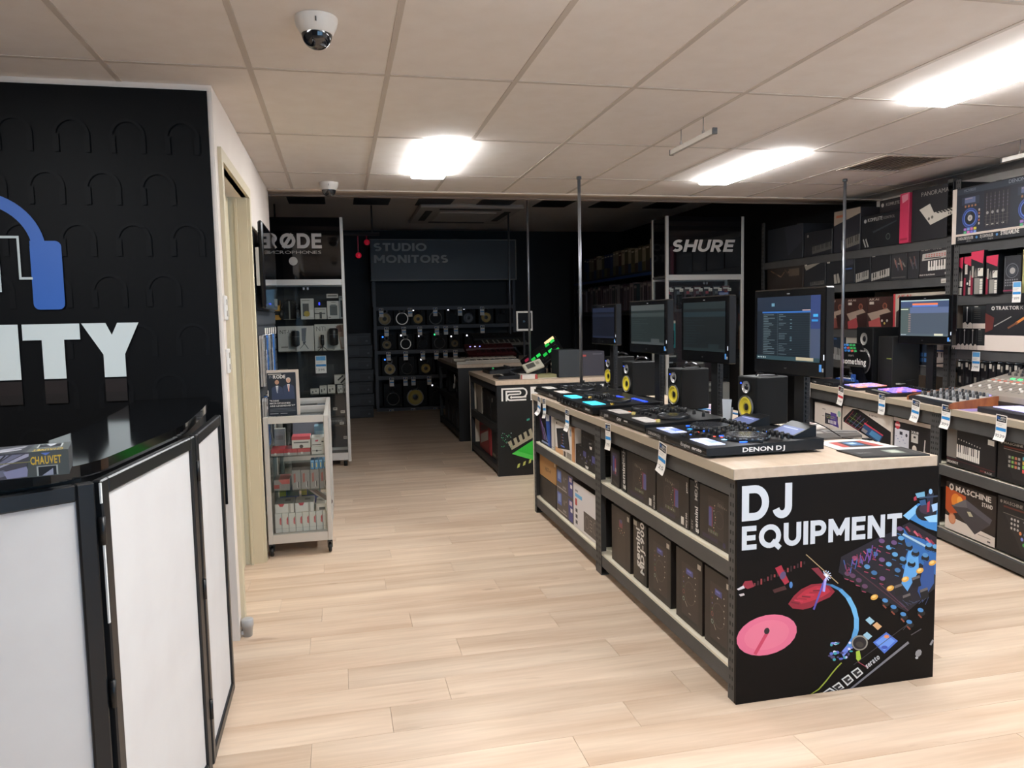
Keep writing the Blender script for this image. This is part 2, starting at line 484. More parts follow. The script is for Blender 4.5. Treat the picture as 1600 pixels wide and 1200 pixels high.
struct(MB().box(-1.25, 5.36, 6.83, 7.32, 2.745, 3.2).obj('trim_2', [mat('9a8f86', 0.7)]))
struct(MB().box(-1.25, 5.36, 7.32, 7.38, 2.735, 3.2).obj('trim_3', [mat('9a8f86', 0.6)]))
cb = struct(MB().box(-1.3, 5.4, 7.38, 14.0, 3.2, 3.25).obj('ceiling_back', [mat('e5dfda', 0.8)]))
for k in range(7):      # unlit recessed lights in the dark back room
    MB().box(-0.6 + k * 0.85, -0.12 + k * 0.85, 9.75, 10.9, 3.19, 3.205).obj('unlit_panel', [mat('24272d', 0.4)], cb)

# the walls
wl = struct(MB().box(-0.665, -0.545, 3.911, 4.06, 0, 2.7).box(-0.665, -0.545, 5.19, 6.85, 0, 2.7).box(-0.665, -0.545, 4.06, 5.19, 2.38, 2.7).obj('wall_left', [M_WALL]))
wm = struct(MB().box(-3.4, -0.665, 3.911, 4.03, 0, 2.7).box(-3.4, -0.545, 3.905, 3.911, 2.672, 2.7).obj('wall_corner', [M_WALL]))
struct(MB().box(-1.3, -0.665, 6.73, 6.85, 0, 3.2).obj('wall_left_return', [M_NIGHT]))
struct(MB().box(-1.3, -1.25, 6.85, 14.0, 0, 3.2).obj('wall_left_back', [M_NIGHT]))
struct(MB().box(-1.3, 5.4, 14.0, 14.1, 0, 3.2).obj('wall_back', [M_NIGHT]))
struct(MB().box(5.36, 5.46, -2.2, 6.84, 0, 2.76).obj('wall_right', [M_WALL]))
struct(MB().box(5.36, 5.46, 6.84, 14.0, 0, 3.2).obj('wall_right_back', [M_NIGHT]))
struct(MB().box(-3.5, -3.4, -2.2, 4.03, 0, 2.76).obj('wall_left_front', [mat('6e6a66', .6)]))
struct(MB().box(-3.5, 5.46, -2.3, -2.2, 0, 0.35).box(-3.5, 5.46, -2.3, -2.2, 2.45, 2.76).box(-3.5, .5, -2.3, -2.2, .35, 2.45).box(5.2, 5.46, -2.3, -2.2, .35, 2.45).obj('wall_front', [mat('4a4744', .6)]))
wn = struct(MB().box(.5, .56, -2.3, -2.2, .35, 2.45).box(5.14, 5.2, -2.3, -2.2, .35, 2.45).box(.56, 5.14, -2.3, -2.2, 2.39, 2.45).box(.56, 5.14, -2.3, -2.2, .35, .41).box(2.7, 2.76, -2.3, -2.2, .41, 2.39).obj('window_1', [M_ALU]))
MB().box(.56, 2.70, -2.255, -2.245, .41, 2.39).box(2.76, 5.14, -2.255, -2.245, .41, 2.39).obj('pane', [glass('shop_window_glass', (1, 1, 1), 0.0)], wn)

# door opening in the left wall, seen at a grazing angle
dr = struct(MB().box(-0.575, -0.527, 4.0, 4.06, 0, 2.44).box(-0.575, -0.527, 5.185, 5.25, 0, 2.44).box(-0.575, -0.527, 4.06, 5.185, 2.38, 2.44).obj('door_1', [M_FRAME]))
MB().box(-0.70, -0.545, 5.17, 5.188, 0, 2.38).box(-0.62, -0.605, 5.15, 5.17, 0, 2.37).obj('jamb', [M_FRAME], dr)
MB().box(-0.70, -0.655, 4.06, 5.15, 0.01, 2.37).obj('door_leaf', [mat('c6ba9d', 0.5)], dr)
struct(MB().box(-0.545, -0.535, 5.26, 6.85, 0, 0.09).obj('baseboard_left', [M_WALL]))

# the mural on the corner wall
mu = MB().box(-3.3, -0.565, 3.897, 3.905, 0.70, 2.672).obj('mural_panel', [mat('0d0e10', 0.5, spec=0.1)], wm)
MX, MZ0, MW, MH = -3.3, 0.70, 2.735, 1.972
p = Print(MW, MH)
def mu_uv(x, z): return ((x - MX) / MW, 1 - (z - MZ0) / MH)
def mpoly(pts, c): p.P([mu_uv(x, z) for x, z in pts], c)
def arcband(cx, cz, rx, rz, t, a0, a1, n, c, flare=0.0):
    for k in range(n):
        a, b = a0 + (a1 - a0) * k / n, a0 + (a1 - a0) * (k + 1) / n
        mpoly([(cx + rx * math.cos(a), cz + rz * math.sin(a)), (cx + rx * math.cos(b), cz + rz * math.sin(b)), (cx + (rx - t) * math.cos(b), cz + (rz - t) * math.sin(b)), (cx + (rx - t) * math.cos(a), cz + (rz - t) * math.sin(a))], c)
FAINT = mat('111214', 0.5, spec=0.1)
for r_ in range(8):                # faint headphone pattern
    for c_ in range(12):
        hx, hz = -3.15 + c_ * 0.235 + (r_ % 2) * 0.117, 0.80 + r_ * 0.235
        if hx > -0.66 or hz > 2.55: continue
        arcband(hx, hz, 0.078, 0.085, 0.014, 0, math.pi, 10, FAINT)
        for s_ in (-1, 1): mpoly([(hx + s_ * .064 - .012, hz + .01), (hx + s_ * .064 + .012, hz + .01), (hx + s_ * .064 + .012, hz - .07), (hx + s_ * .064 - .012, hz - .07)], FAINT)
BLUE = '2b5cab'
def rrect(x0, x1, z0, z1, rad, c, n=4):
    pts = []
    for cx, cz, a0 in ((x1 - rad, z1 - rad, 0), (x0 + rad, z1 - rad, 90), (x0 + rad, z0 + rad, 180), (x1 - rad, z0 + rad, 270)):
        for k in range(n + 1):
            a = R(a0 + 90 * k / n); pts.append((cx + rad * math.cos(a), cz + rad * math.sin(a)))
    mpoly(pts, c)
HX = -1.565                         # middle of the headphone logo (its left half is outside the frame)
arcband(HX, 1.925, 0.278, 0.268, 0.055, 0.0, math.pi, 30, BLUE)
for s_ in (1, -1):
    xa, xb = sorted((HX + s_ * .211, HX + s_ * .341))
    rrect(xa, xb, 1.663, 1.974, 0.026, BLUE)
    xa, xb = sorted((HX + s_ * .212, HX + s_ * .277))
    mpoly([(xa, 1.91), (xb, 1.91), (xb, 1.974), (xa, 1.974)], BLUE)
LINE = 'b9c2c2'
for s_ in (1, -1):                  # thin white outline inside the headphones
    q = lambda a, b, c, d: mpoly([(HX + s_ * a, b), (HX + s_ * c, b), (HX + s_ * c, d), (HX + s_ * a, d)], LINE)
    q(.07, 1.985, .170, 1.996); q(.160, 1.80, .170, 1.996); q(.160, 1.80, .215, 1.811); q(.070, 1.745, .086, 1.996); q(.0, 1.62, .012, 1.86)
W = 'cdd6d6'
def letters(base, cap, c, flip=False, frac=1.0):
    zz = lambda t: base - t * cap if flip else base + t * cap
    def P_(pts): mpoly([(x, zz(t)) for x, t in pts], c)
    P_([(-1.520, 0), (-1.426, 0), (-1.426, min(1, frac)), (-1.520, min(1, frac))])                     # I
    P_([(-1.332, 0), (-1.239, 0), (-1.239, min(.71, frac)), (-1.332, min(.71, frac))])                  # T stem
    P_([(-1.077, 0), (-.984, 0), (-.984, min(.42, frac)), (-1.077, min(.42, frac))])                    # Y stem
    if frac > .5:
        P_([(-1.410, .71), (-1.171, .71), (-1.171, 1), (-1.410, 1)])
        P_([(-1.077, .42), (-.984, .42), (-.918, 1), (-1.010, 1), (-1.036, .78), (-1.060, 1), (-1.163, 1)])
        # D J C of the word left of the frame
        for k in range(14):
            a, b = R(50 + 260 * k / 14), R(50 + 260 * (k + 1) / 14)
            P_([(-1.665 + .125 * math.cos(a), .5 + .5 * math.sin(a)), (-1.665 + .125 * math.cos(b), .5 + .5 * math.sin(b)), (-1.665 + .045 * math.cos(b), .5 + .24 * math.sin(b)), (-1.665 + .045 * math.cos(a), .5 + .24 * math.sin(a))])
letters(1.345, 0.252, W)
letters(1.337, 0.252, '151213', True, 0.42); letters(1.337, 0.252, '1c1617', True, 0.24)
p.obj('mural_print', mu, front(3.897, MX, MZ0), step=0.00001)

# small fittings on the left wall
for k, zz in enumerate((1.66, 1.40)):
    t = thing('light_switch', ['upper white switch plate on the cream wall beside the mural', 'lower white switch plate on the cream wall beside the mural'][k], 'light switch', (-0.545, 3.965, zz))
    MB().box(0, .012, -.036, .036, -.06, .06, 0, .003).obj('plate', [M_WHITE], t)
    for s_ in (-1, 1): MB().box(.012, .018, -.012, .012, s_ * .028 - .014, s_ * .028 + .014, 0, .002).obj('rocker', [mat('bdb6aa')], t)
t = thing('door_stop', 'small grey plastic doorstop on the floor by the door frame', 'door stop', (-0.512, 3.965, 0))
MB().lathe([(.022, 0), (.026, .05), (.03, .052), (.03, .085), (.024, .09)], n=16).obj('cup', [mat('a9a9a8', .35)], t)
MB().box(-.03, 0, -.012, .012, .01, .03).obj('bracket', [mat('a9a9a8', .35)], t)

# ceiling lights
M_DIFF = bpy.data.materials.new('light_diffuser'); M_DIFF.use_nodes = True
_b = M_DIFF.node_tree.nodes['Principled BSDF']; _b.inputs['Emission Color'].default_value = (0.97, 0.985, 1.0, 1); _b.inputs['Emission Strength'].default_value = PANEL_STRENGTH
LL = {(2, 1): 'lit ceiling panel above the aisle, alone left of the hanging rail', (6, 1): 'lit ceiling panel between the hanging rail and the air vent', (6, -1): 'large lit ceiling panel in the upper right corner', (10, 1): 'lit ceiling panel over the right wall shelves beside the big controller box'}
for (i, j) in LIGHTS:
    x, y = GX + 0.6 * i + .312, GY + 1.2 * j + .012
    t = thing('ceiling_light', LL.get((i, j), 'lit ceiling panel out of view, %s column, %s row from the dark room' % (ORD[(i + 2) // 4], ORD[1 - j])), 'light', (x, y, 2.7), 0, None if (i, j) in LL else 'ceiling panels behind the photographer')
    f = MB().box(0, .276, 0, .012, -.004, .02).box(0, .276, 1.164, 1.176, -.004, .02).box(0, .012, .012, 1.164, -.004, .02).box(.264, .276, .012, 1.164, -.004, .02)
    f.obj('frame', [M_WHITE], t)
    MB().box(.012, .264, .012, 1.164, -.032, .012, 0, .008).obj('diffuser', [M_DIFF], t)  # dropped below its frame, shaped so glowing sides brighten the ceiling

# air vent
t = thing('air_vent', 'square louvred air vent in the ceiling near the right wall', 'vent', (GX + .6 * 8 + .012, GY + 1.2 + .012, 2.7))
MB().box(0, .576, 0, .03, -.008, .02).box(0, .576, .546, .576, -.008, .02).box(0, .03, .03, .546, -.008, .02).box(.546, .576, .03, .546, -.008, .02).obj('vent_frame', [mat('c4b6a8', .6)], t)
MB().box(.03, .546, .03, .546, .012, .02).obj('backing', [mat('8a8078')], t)
for k in range(11):
    x = .04 + k * .046
    MB().prism([(x, -.006), (x + .026, .010), (x + .030, .010), (x + .004, -.006)], .03, .546).obj('louvre', [mat('cfc4b9', .6)], t)

# dome cameras
M_SMOKE = mat('18181b', 0.08, spec=0.9)
def dome(x, y, label):
    t = thing('dome_camera', label, 'security camera', (x, y, 2.7), 0)
    MB().lathe([(.078, 0), (.078, -.012), (.074, -.03), (.06, -.055), (.056, -.06), (.0, -.06)], n=32, caps=False).lathe([(.07, 0), (.0, 0.0)], n=32, caps=False).obj('housing', [mat('cfc8bf', .35)], t)
    b = MB().lathe([(.056, -.058)] + [(.055 * math.cos(R(a)), -.06 - .052 * math.sin(R(a))) for a in range(8, 90, 11)] + [(.001, -.1125)], n=32, caps=False).obj('smoked_dome', [M_SMOKE], t)
    MB().lathe([(.0, -.055), (.018, -.057), (.02, -.1), (.0, -.106)], n=14, c=(.012, -.012, -.002), caps=False).obj('lens', [mat('55565a', .2)], b)
    MB().box(-.002, .002, -.078, -.066, -.035, -.02).obj('screw_slot', [mat('3a3a3a')], t)
dome(-0.04, 3.005, 'white dome security camera on the ceiling near the mural')
dome(-0.04, 6.42, 'distant white dome security camera at the ceiling edge by the dark room')

# hanging sign rails
def rail(x, y, label, L=.56):
    t = thing('hanging_rail', label, 'sign holder', (x, y, 2.7))
    MB().box(-.012, .012, -L / 2, L / 2, -.125, -.095, 0, .002).obj('extrusion', [M_ALU], t)
    for s_ in (-1, 1):
        MB().box(-.013, .013, s_ * L / 2 - .006, s_ * L / 2 + .006, -.127, -.093).obj('end_cap', [mat('4c4a49')], t)
        MB().tube((0, s_ * .145, 0), (0, s_ * .145, -.1), .0025, 6).box(-.006, .006, s_ * .145 - .006, s_ * .145 + .006, -.1, -.075).obj('wire', [mat('8a8480', .4, .5)], t)
rail(2.06, 4.23, 'short aluminium sign rail hanging from the ceiling on two wires')
rail(4.46, 4.16, 'aluminium sign rail hanging near the right edge above the shelves')

# air conditioner in the dark back ceiling
t = thing('air_conditioner', 'white ceiling air conditioner cassette in the unlit back room', 'air conditioner', (1.9, 11.6, 3.2))
MB().box(-.75, .75, -.85, .95, -.055, 0, 0, .02).obj('panel', [mat('c9c4c0', .6)], t)
MB().box(-.42, .42, -.45, .5, -.075, -.055, 0, .01).obj('grille', [mat('d5d0cb', .6)], t)
for s_ in (-1, 1): MB().box(s_ * .58 - .05, s_ * .58 + .05, -.5, .55, -.06, -.05).obj('air_slot', [mat('3c3b3b')], t)
for yy in (-.68, .74): MB().box(-.45, .45, yy - .05, yy + .05, -.06, -.05).obj('air_slot', [mat('3c3b3b')], t)

# ================================================================== folding white facade and the counter behind it
HP = [(-1.235, 1.605), (-.592, 2.035), (-.497, 2.785), (-.502, 3.405)]
FT = 1.20
fac = thing('folding_facade', 'folding facade of white fabric panels in black frames at the lower left', 'screen', (HP[1][0], HP[1][1], 0))
M_FAB = noisy('white_fabric', 'd0cfce', 'cbc9c8', (5, 5, 5), 0.7)
for k in range(3):
    a, b = Vector(HP[k]), Vector(HP[k + 1])
    L = (b - a).length - .022; an = math.atan2(b.y - a.y, b.x - a.x)
    o = MB().box(0, .042, 0, .026, 0, FT, 0, .004).box(L - .042, L, 0, .026, 0, FT, 0, .004).box(.042, L - .042, 0, .026, FT - .042, FT, 0, .004).box(.042, L - .042, 0, .026, 0, .042, 0, .004).obj('panel_frame', [mat('17191c', .35)], fac)
    d_ = (b - a).normalized() * .011
    o.location = (a.x + d_.x - HP[1][0], a.y + d_.y - HP[1][1], 0); o.rotation_euler = (0, 0, an)
    MB().box(.040, L - .040, .010, .014, .040, FT - .040).obj('fabric', [M_FAB], o)
    if k:
        for z in (.18, .62, 1.04): MB().lathe([(.008, 0), (.008, .07)], n=10, c=(-.011, .0, z)).obj('hinge', [mat('111214', .35)], o)
    if k == 1: [MB().box(-.016, -.009, -.004, .0, FT - a_, FT - b_).obj('white_tie', [mat('dfe2e2')], o) for a_, b_ in ((.055, .004), (.36, .16))]
cnt_t = thing('counter', 'glossy black counter behind the folding white facade', 'counter', (0, 0, 0))
def off(pts, d):
    o = []
    for i, p_ in enumerate(pts):
        p_ = Vector(p_)
        t0 = (p_ - Vector(pts[i - 1])).normalized() if i else (Vector(pts[1]) - p_).normalized()
        t1 = (Vector(pts[i + 1]) - p_).normalized() if i < len(pts) - 1 else t0
        n_ = Vector((-(t0 + t1).y, (t0 + t1).x)).normalized()
        o.append((p_.x + n_.x * d, p_.y + n_.y * d))
    return o
def round_corners(pts, r_=.12, n=6):
    o = [pts[0]]
    for i in range(1, len(pts) - 1):
        p_, a, b = Vector(pts[i]), Vector(pts[i - 1]), Vector(pts[i + 1])
        s_, e_ = p_ + (a - p_).normalized() * r_, p_ + (b - p_).normalized() * r_
        for k in range(n + 1):
            t_ = k / n; q_ = s_ * (1 - t_) ** 2 + p_ * 2 * t_ * (1 - t_) + e_ * t_ * t_; o.append((q_.x, q_.y))
    return o + [pts[-1]]
inner = round_corners(off(HP[:3] + [(-.530, 3.42), (-.575, 3.86)], .035)); back = round_corners(off(HP[:3] + [(-.530, 3.42), (-.575, 3.86)], .36))
poly = inner + back[::-1]
MB().prism_z(poly, 1.205, 1.238).obj('counter_top', [mat('08090b', .08, spec=.7)], cnt_t)
i2 = off(HP[:3] + [(-.530, 3.42), (-.575, 3.84)], .06)
m = MB()
for (x0, y0), (x1, y1) in zip(i2[:-1], i2[1:]):
    d_ = (Vector((x1, y1)) - Vector((x0, y0))).normalized(); n_ = Vector((-d_.y, d_.x)) * .018
    m.prism_z([(x0, y0), (x1, y1), (x1 + n_.x, y1 + n_.y), (x0 + n_.x, y0 + n_.y)], 0, 1.205)
m.obj('counter_front', [mat('101113', .4)], cnt_t)
def ch_art(p):
    p.r(0, 0, 1, 1, '3c3f42'); p.P([(0, .0), (.78, .0), (.74, .5), (.70, 1), (0, 1)], '4a4852')
    for a in range(9): p.P([(.44, .82), (.10 + .08 * a, .05), (.13 + .085 * a, .05)], ['8f8fa4', '77788c', 'a5a4b8'][a % 3])
    p.c(.46, .86, .13, '9c9cae', 14); p.P([(.42, .80), (.60, .62), (.66, .80), (.50, .98)], '6e6f80'); p.l(.50, .68, .62, .05, .06, '33343a'); p.P([(.60, .7), (.74, .55), (.76, .95), (.62, .98)], '8688a8')
    p.t(.27, .52, .22, 'PINSPOT 2', 'c9c9d2', 1, .24)
    p.P([(.08, .9), (.14, .78), (.2, .82), (.27, .74), (.32, .84), (.36, .9), (.3, 1), (.1, 1)], 'c9b52e'); p.r(.16, .84, .29, .94, 'd8883a')
    p.P([(.76, 0), (1, 0), (1, 1), (.74, 1)], '4b504f'); p.t(.765, .50, .30, 'CHAUVET', 'c9a83a', 1, .19); p.P([(.83, .06), (.89, .06), (.86, .17)], '5a74c0'); p.r(.80, .58, .93, .97, 'a3a8a6'); p.r(.81, .61, .92, .97, '1c1e22'); p.P([(.83, .97), (.90, .70), (.90, .97)], '8f94a8'); p.r(0, .36, .77, .39, '8a8450')
def ch_top(p):
    p.r(0, 0, 1, 1, '37393d'); p.P([(.5, .95), (.95 * .75, .3), (.72, .1), (.4, .7)], '7d7e86'); p.P([(.35, .9), (.7, .5), (.7, .6), (.45, .98)], '9a9aa2'); p.r(0, .3, .36, .40, 'a39a3c'); p.P([(.36, .05), (.5, .0), (.52, .25), (.4, .3)], '2c3598')
    p.P([(.76, 0), (1, 0), (1, 1), (.74, 1)], '4b504f'); p.r(.79, .08, .95, .55, '9a9e9c'); p.r(.80, .1, .94, .53, '26282c'); p.P([(.84, .1), (.91, .1), (.875, .45)], 'a9aeb4'); p.t(.965, .72, .22, 'CHAUVET', 'b59a34', 1, .19, rot=math.pi)
carton('carton', 'small dark light fixture box with yellow lettering on the glossy counter', 'box', (-.945, 1.872, 1.238), (.325, .058, .13), R(14), '3c3f42', ch_art, topart=ch_top)

# ================================================================== price tags
def price_tag(loc, rz, label, price='', curl=0.35, w=0.062, h=0.15, red=False, lean=0.0, cat='price tag', group='price tags on the benches', plain=False):
    """a card hanging by its top edge, lower end curling away from the bench"""
    t = thing('price_tag', label, cat, loc, rz, group)
    t.rotation_euler = (0, lean, rz)
    n = 7; hf = h * .62
    prof = [(0.0, 0.0), (0.0, -hf)]
    y, z, a = 0.0, -hf, 0.0
    for k in range(n):
        a += curl / n; s_ = (h - hf) / n
        y -= math.sin(a) * s_; z -= math.cos(a) * s_; prof.append((y, z))
    mb = MB(); vs = []; fs = []
    for (yy, zz) in prof: vs += [(-w / 2, yy, zz), (w / 2, yy, zz), (w / 2, yy + .0012, zz), (-w / 2, yy + .0012, zz)]
    for k in range(len(prof) - 1):
        b = 4 * k
        for q in range(4): fs.append((b + q, b + (q + 1) % 4, b + 4 + (q + 1) % 4, b + 4 + q))
    fs.append((0, 3, 2, 1)); fs.append(tuple(len(vs) - 4 + q for q in range(4)))
    mb.add(vs, fs).obj('card', [mat('e6e0d8', .5)], t)
    def M(x, z, o):
        d = h - z                    # distance down the card
        if d <= hf: return (x - w / 2, -o, -d)
        s_ = (h - hf) / n; k = min(int((d - hf) / s_), n - 1); f = (d - hf) / s_ - k
        p0, p1 = prof[k + 1], prof[k + 2]
        return (x - w / 2, p0[0] + (p1[0] - p0[0]) * f - o, p0[1] + (p1[1] - p0[1]) * f)
    p = Print(w, h)
    p.r(.07, .03, .95, .27, '16181c' if not plain else '5d9fd0')
    if not plain:
        p.t(.13, .16, .075, 'DJ', '2f74c8' if not red else 'c23a44', 1, .26)
        p.t(.43, .16, .075, 'CITY', 'eae6e0', 1, .46)
        p.r(.2, .19, .85, .22, 'b9b6b0')
    for k in range(2): p.r(.1, .33 + .06 * k, .72 - .15 * k, .345 + .06 * k, 'a7a29c')
    p.r(.05, .49, .97, .61, '2f86c6' if not red else 'c8323c')
    if price: p.t(.12 if len(price) > 3 else .22, .86, .115, price, '33302e', 0, .8 if len(price) > 3 else .62)
    p.t(.06, .78, .05, '$', '33302e', 0)
    p.obj('tag_print', t, M)
    return t

# ================================================================== the near bench
def slots(parent, pts, m='0d0d0e'):
    b = MB()
    for (x0, x1, y0, y1, z0, z1) in pts: b.box(x0, x1, y0, y1, z0, z1)
    b.obj('slot', [mat(m)], parent, kind='stuff')
def bench(name, label, loc, rz, L, D, H, bays, levels, lip=.07, top_t=.045, over=.012, group=None, beam_top=.075, steel=None, flush=False):
    """steel slotted-angle shelving under a laminate worktop; local x along the front (left to right), y inward"""
    M_STEEL = steel or globals()['M_STEEL']
    t = thing(name, label, 'display bench', loc, rz, group)
    cuts = [0] + bays + [L]
    for a, b in zip(cuts[:-1], cuts[1:]):
        wt = MB().box(a - (over if a == 0 else -.0008), b + (over if b == L else -.0008), -over, D + over, H - top_t, H, 0, .002).obj('worktop', [M_TOPWOOD], t)
        MB().box(a - (over if a == 0 else -.0008) - .0, b + (over if b == L else -.0008), -over - .0012, -over + .0005, H - top_t + .002, H - .002).obj('front_edging', [mat('9d917f', .5)], wt)
        for z in levels:
            MB().box(a + .05, b - .05, 0.004, .03, z - lip, z - .003).obj('beam', [M_STEEL], t)
            MB().box(a + .05, b - .05, D - .03, D - .004, z - lip, z - .003).obj('beam', [M_STEEL], t)
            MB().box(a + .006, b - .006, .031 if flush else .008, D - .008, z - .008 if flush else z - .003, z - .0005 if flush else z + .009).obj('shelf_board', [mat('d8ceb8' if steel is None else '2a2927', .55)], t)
        MB().box(a + .05, b - .05, 0.004, .03, H - top_t - beam_top, H - top_t).obj('beam', [M_STEEL], t)
        MB().box(a + .05, b - .05, D - .03, D - .004, H - top_t - beam_top, H - top_t).obj('beam', [M_STEEL], t)
        for x0, sx in ((a, 1), (b, -1)):
            for y0, sy in ((0.0, 1), (D, -1)):
                m = MB().box(min(x0, x0 + sx * .05), max(x0, x0 + sx * .05), min(y0, y0 + sy * .003), max(y0, y0 + sy * .003), 0, H - top_t)
                m.box(min(x0, x0 + sx * .003), max(x0, x0 + sx * .003), min(y0 + sy * .003, y0 + sy * .05), max(y0 + sy * .003, y0 + sy * .05), 0, H - top_t)
                m.box(min(x0 + sx * .003, x0 + sx * .049), max(x0 + sx * .003, x0 + sx * .049), min(y0 + sy * .003, y0 + sy * .049), max(y0 + sy * .003, y0 + sy * .049), 0, .006)
                po = m.obj('post', [M_STEEL], t)
                if sy > 0:
                    pts = []
                    zz = .05
                    while zz < H - top_t - .03:
                        for q in (.014, .034):
                            xa, xb = sorted((x0 + sx * (q - .004), x0 + sx * (q + .004)))
                            pts.append((xa, xb, -.0006, .0005, zz, zz + .016))
                        zz += .038
                    slots(po, pts)
    return t
BX, BY = 1.512, 5.96                  # far left corner of the near bench
nb = bench('display_bench', 'nearest steel display bench with pale worktop and turntable picture end panel', (BX, BY, 0), RW, 3.24, .92, .970, [1.575], [.125, .575])
# far end board and the printed end panel facing the camera (local +x side)
MB().box(-.018, -.002, -.004, .92, 0, .925).obj('end_board', [mat('d6cbb8')], nb)
ep = MB().box(3.241, 3.2555, 0.0, .935, 0.0, .924).obj('end_panel', [mat('120e0c', .5, spec=.12)], nb)
# homography from the measured picture to the panel, panel corners (66,100) (1045,27) (1033,1065) (68,1195)
def homography(src):
    import numpy as np
    dst = [(0, 0), (1, 0), (1, 1), (0, 1)]
    A, B = [], []
    for (x, y), (u, v) in zip(src, dst):
        A.append([x, y, 1, 0, 0, 0, -u * x, -u * y]); B.append(u)
        A.append([0, 0, 0, x, y, 1, -v * x, -v * y]); B.append(v)
    q = np.linalg.solve(np.array(A, float), np.array(B, float))
    return lambda x, y: ((q[0] * x + q[1] * y + q[2]) / (q[6] * x + q[7] * y + 1), (q[3] * x + q[4] * y + q[5]) / (q[6] * x + q[7] * y + 1))
hp = homography([(66, 100), (1045, 27), (1033, 1065), (68, 1195)])
p = Print(.935, .924)
def A(pts, c): p.P([(min(max(u, 0.0), .999), min(max(v, 0.0), .999)) for u, v in (hp(*q) for q in pts)], c)
def EL(x, y, rx, ry, rot, c, n=22):
    A([(x + rx * math.cos(t) * math.cos(rot) - ry * math.sin(t) * math.sin(rot), y + rx * math.cos(t) * math.sin(rot) + ry * math.sin(t) * math.cos(rot)) for t in [2 * math.pi * k / n for k in range(n)]], c)
def LN(x0, y0, x1, y1, w, c):
    d = math.hypot(x1 - x0, y1 - y0); nx, ny = -(y1 - y0) / d * w / 2, (x1 - x0) / d * w / 2
    A([(x0 + nx, y0 + ny), (x1 + nx, y1 + ny), (x1 - nx, y1 - ny), (x0 - nx, y0 - ny)], c)
pr_ = random.Random(3)
# record and turntable
A([(318, 700), (345, 660), (380, 628), (430, 604), (480, 600), (520, 612), (545, 640), (520, 668), (470, 690), (430, 718), (390, 728), (340, 722)], '8e1c30')
A([(360, 668), (400, 632), (450, 612), (500, 612), (525, 640), (480, 668), (420, 690), (380, 700)], 'b3263a')
for k in range(9): LN(330 + k * 18, 690 - k * 9, 372 + k * 18, 700 - k * 11, 7, ['701526', 'c23048', '951f34'][k % 3])
EL(215, 852, 150, 96, -.28, 'de6d8c')
EL(215, 852, 112, 70, -.28, 'e27892')
LN(218, 838, 158, 946, 16, 'c8405f')
EL(215, 832, 13, 16, .3, '241a1c')
arc = [(478, 602), (520, 612), (562, 634), (598, 672), (624, 720), (640, 770), (640, 820), (628, 868), (606, 905), (578, 940)]
arc2 = [(484, 596), (530, 604), (580, 628), (622, 668), (650, 720), (664, 775), (664, 830), (650, 880), (626, 918), (590, 962)]
cs = ['2c5f8c', '3f7fb4', '5a9fd2', '6db2e0', '70b8e6', '66aee0', '5aa2d8', '4f8fd0', '6f86d8']
for k in range(9): A([arc[k], arc2[k], arc2[k + 1], arc[k + 1]], cs[k])
for k in range(26):
    x, y = 520 + pr_.random() * 110, 890 + pr_.random() * 85
    EL(x, y, 5 + 7 * pr_.random(), 4 + 4 * pr_.random(), 0, pr_.choice(['c8cdf0', '7d88d8', '5c6cc4', '3aa0a8', '48406a', 'e8e8ff']), 8)
LN(500, 566, 442, 728, 9, '5a4fa8'); LN(500, 566, 490, 640, 12, 'a9a0e8')
for a in range(0, 180, 30): LN(500 - 26 * math.cos(R(a)), 562 - 26 * math.sin(R(a)), 500 + 26 * math.cos(R(a)), 562 + 26 * math.sin(R(a)), 4, 'dfe6ff')
EL(500, 562, 9, 9, 0, 'ffffff', 12)
LN(402, 458, 560, 600, 4, 'b59a72'); A([(428, 526), (462, 522), (500, 570), (488, 586)], '7d2434')
for k in range(16): LN(150 + k * 16, 604 - k * 7, 158 + k * 16, 604 - k * 7, 14 + (k % 3) * 7, ['6e2a30', '3a1a1e', '93393c', '2a1618'][k % 4])
A([(92, 612), (106, 588), (140, 584), (152, 614), (120, 626)], '8c2436'); A([(68, 626), (100, 608), (106, 622), (76, 632)], 'dcd2d6'); A([(78, 652), (102, 646), (106, 656), (86, 662)], 'd0c2c0')
A([(252, 524), (282, 510), (300, 548), (322, 592), (300, 606), (276, 570)], 'a8283c'); EL(290, 560, 14, 20, .4, '5c4a70'); EL(330, 606, 8, 16, 0, '4c7cb8'); A([(240, 630), (300, 610), (310, 628), (250, 646)], '46201f')
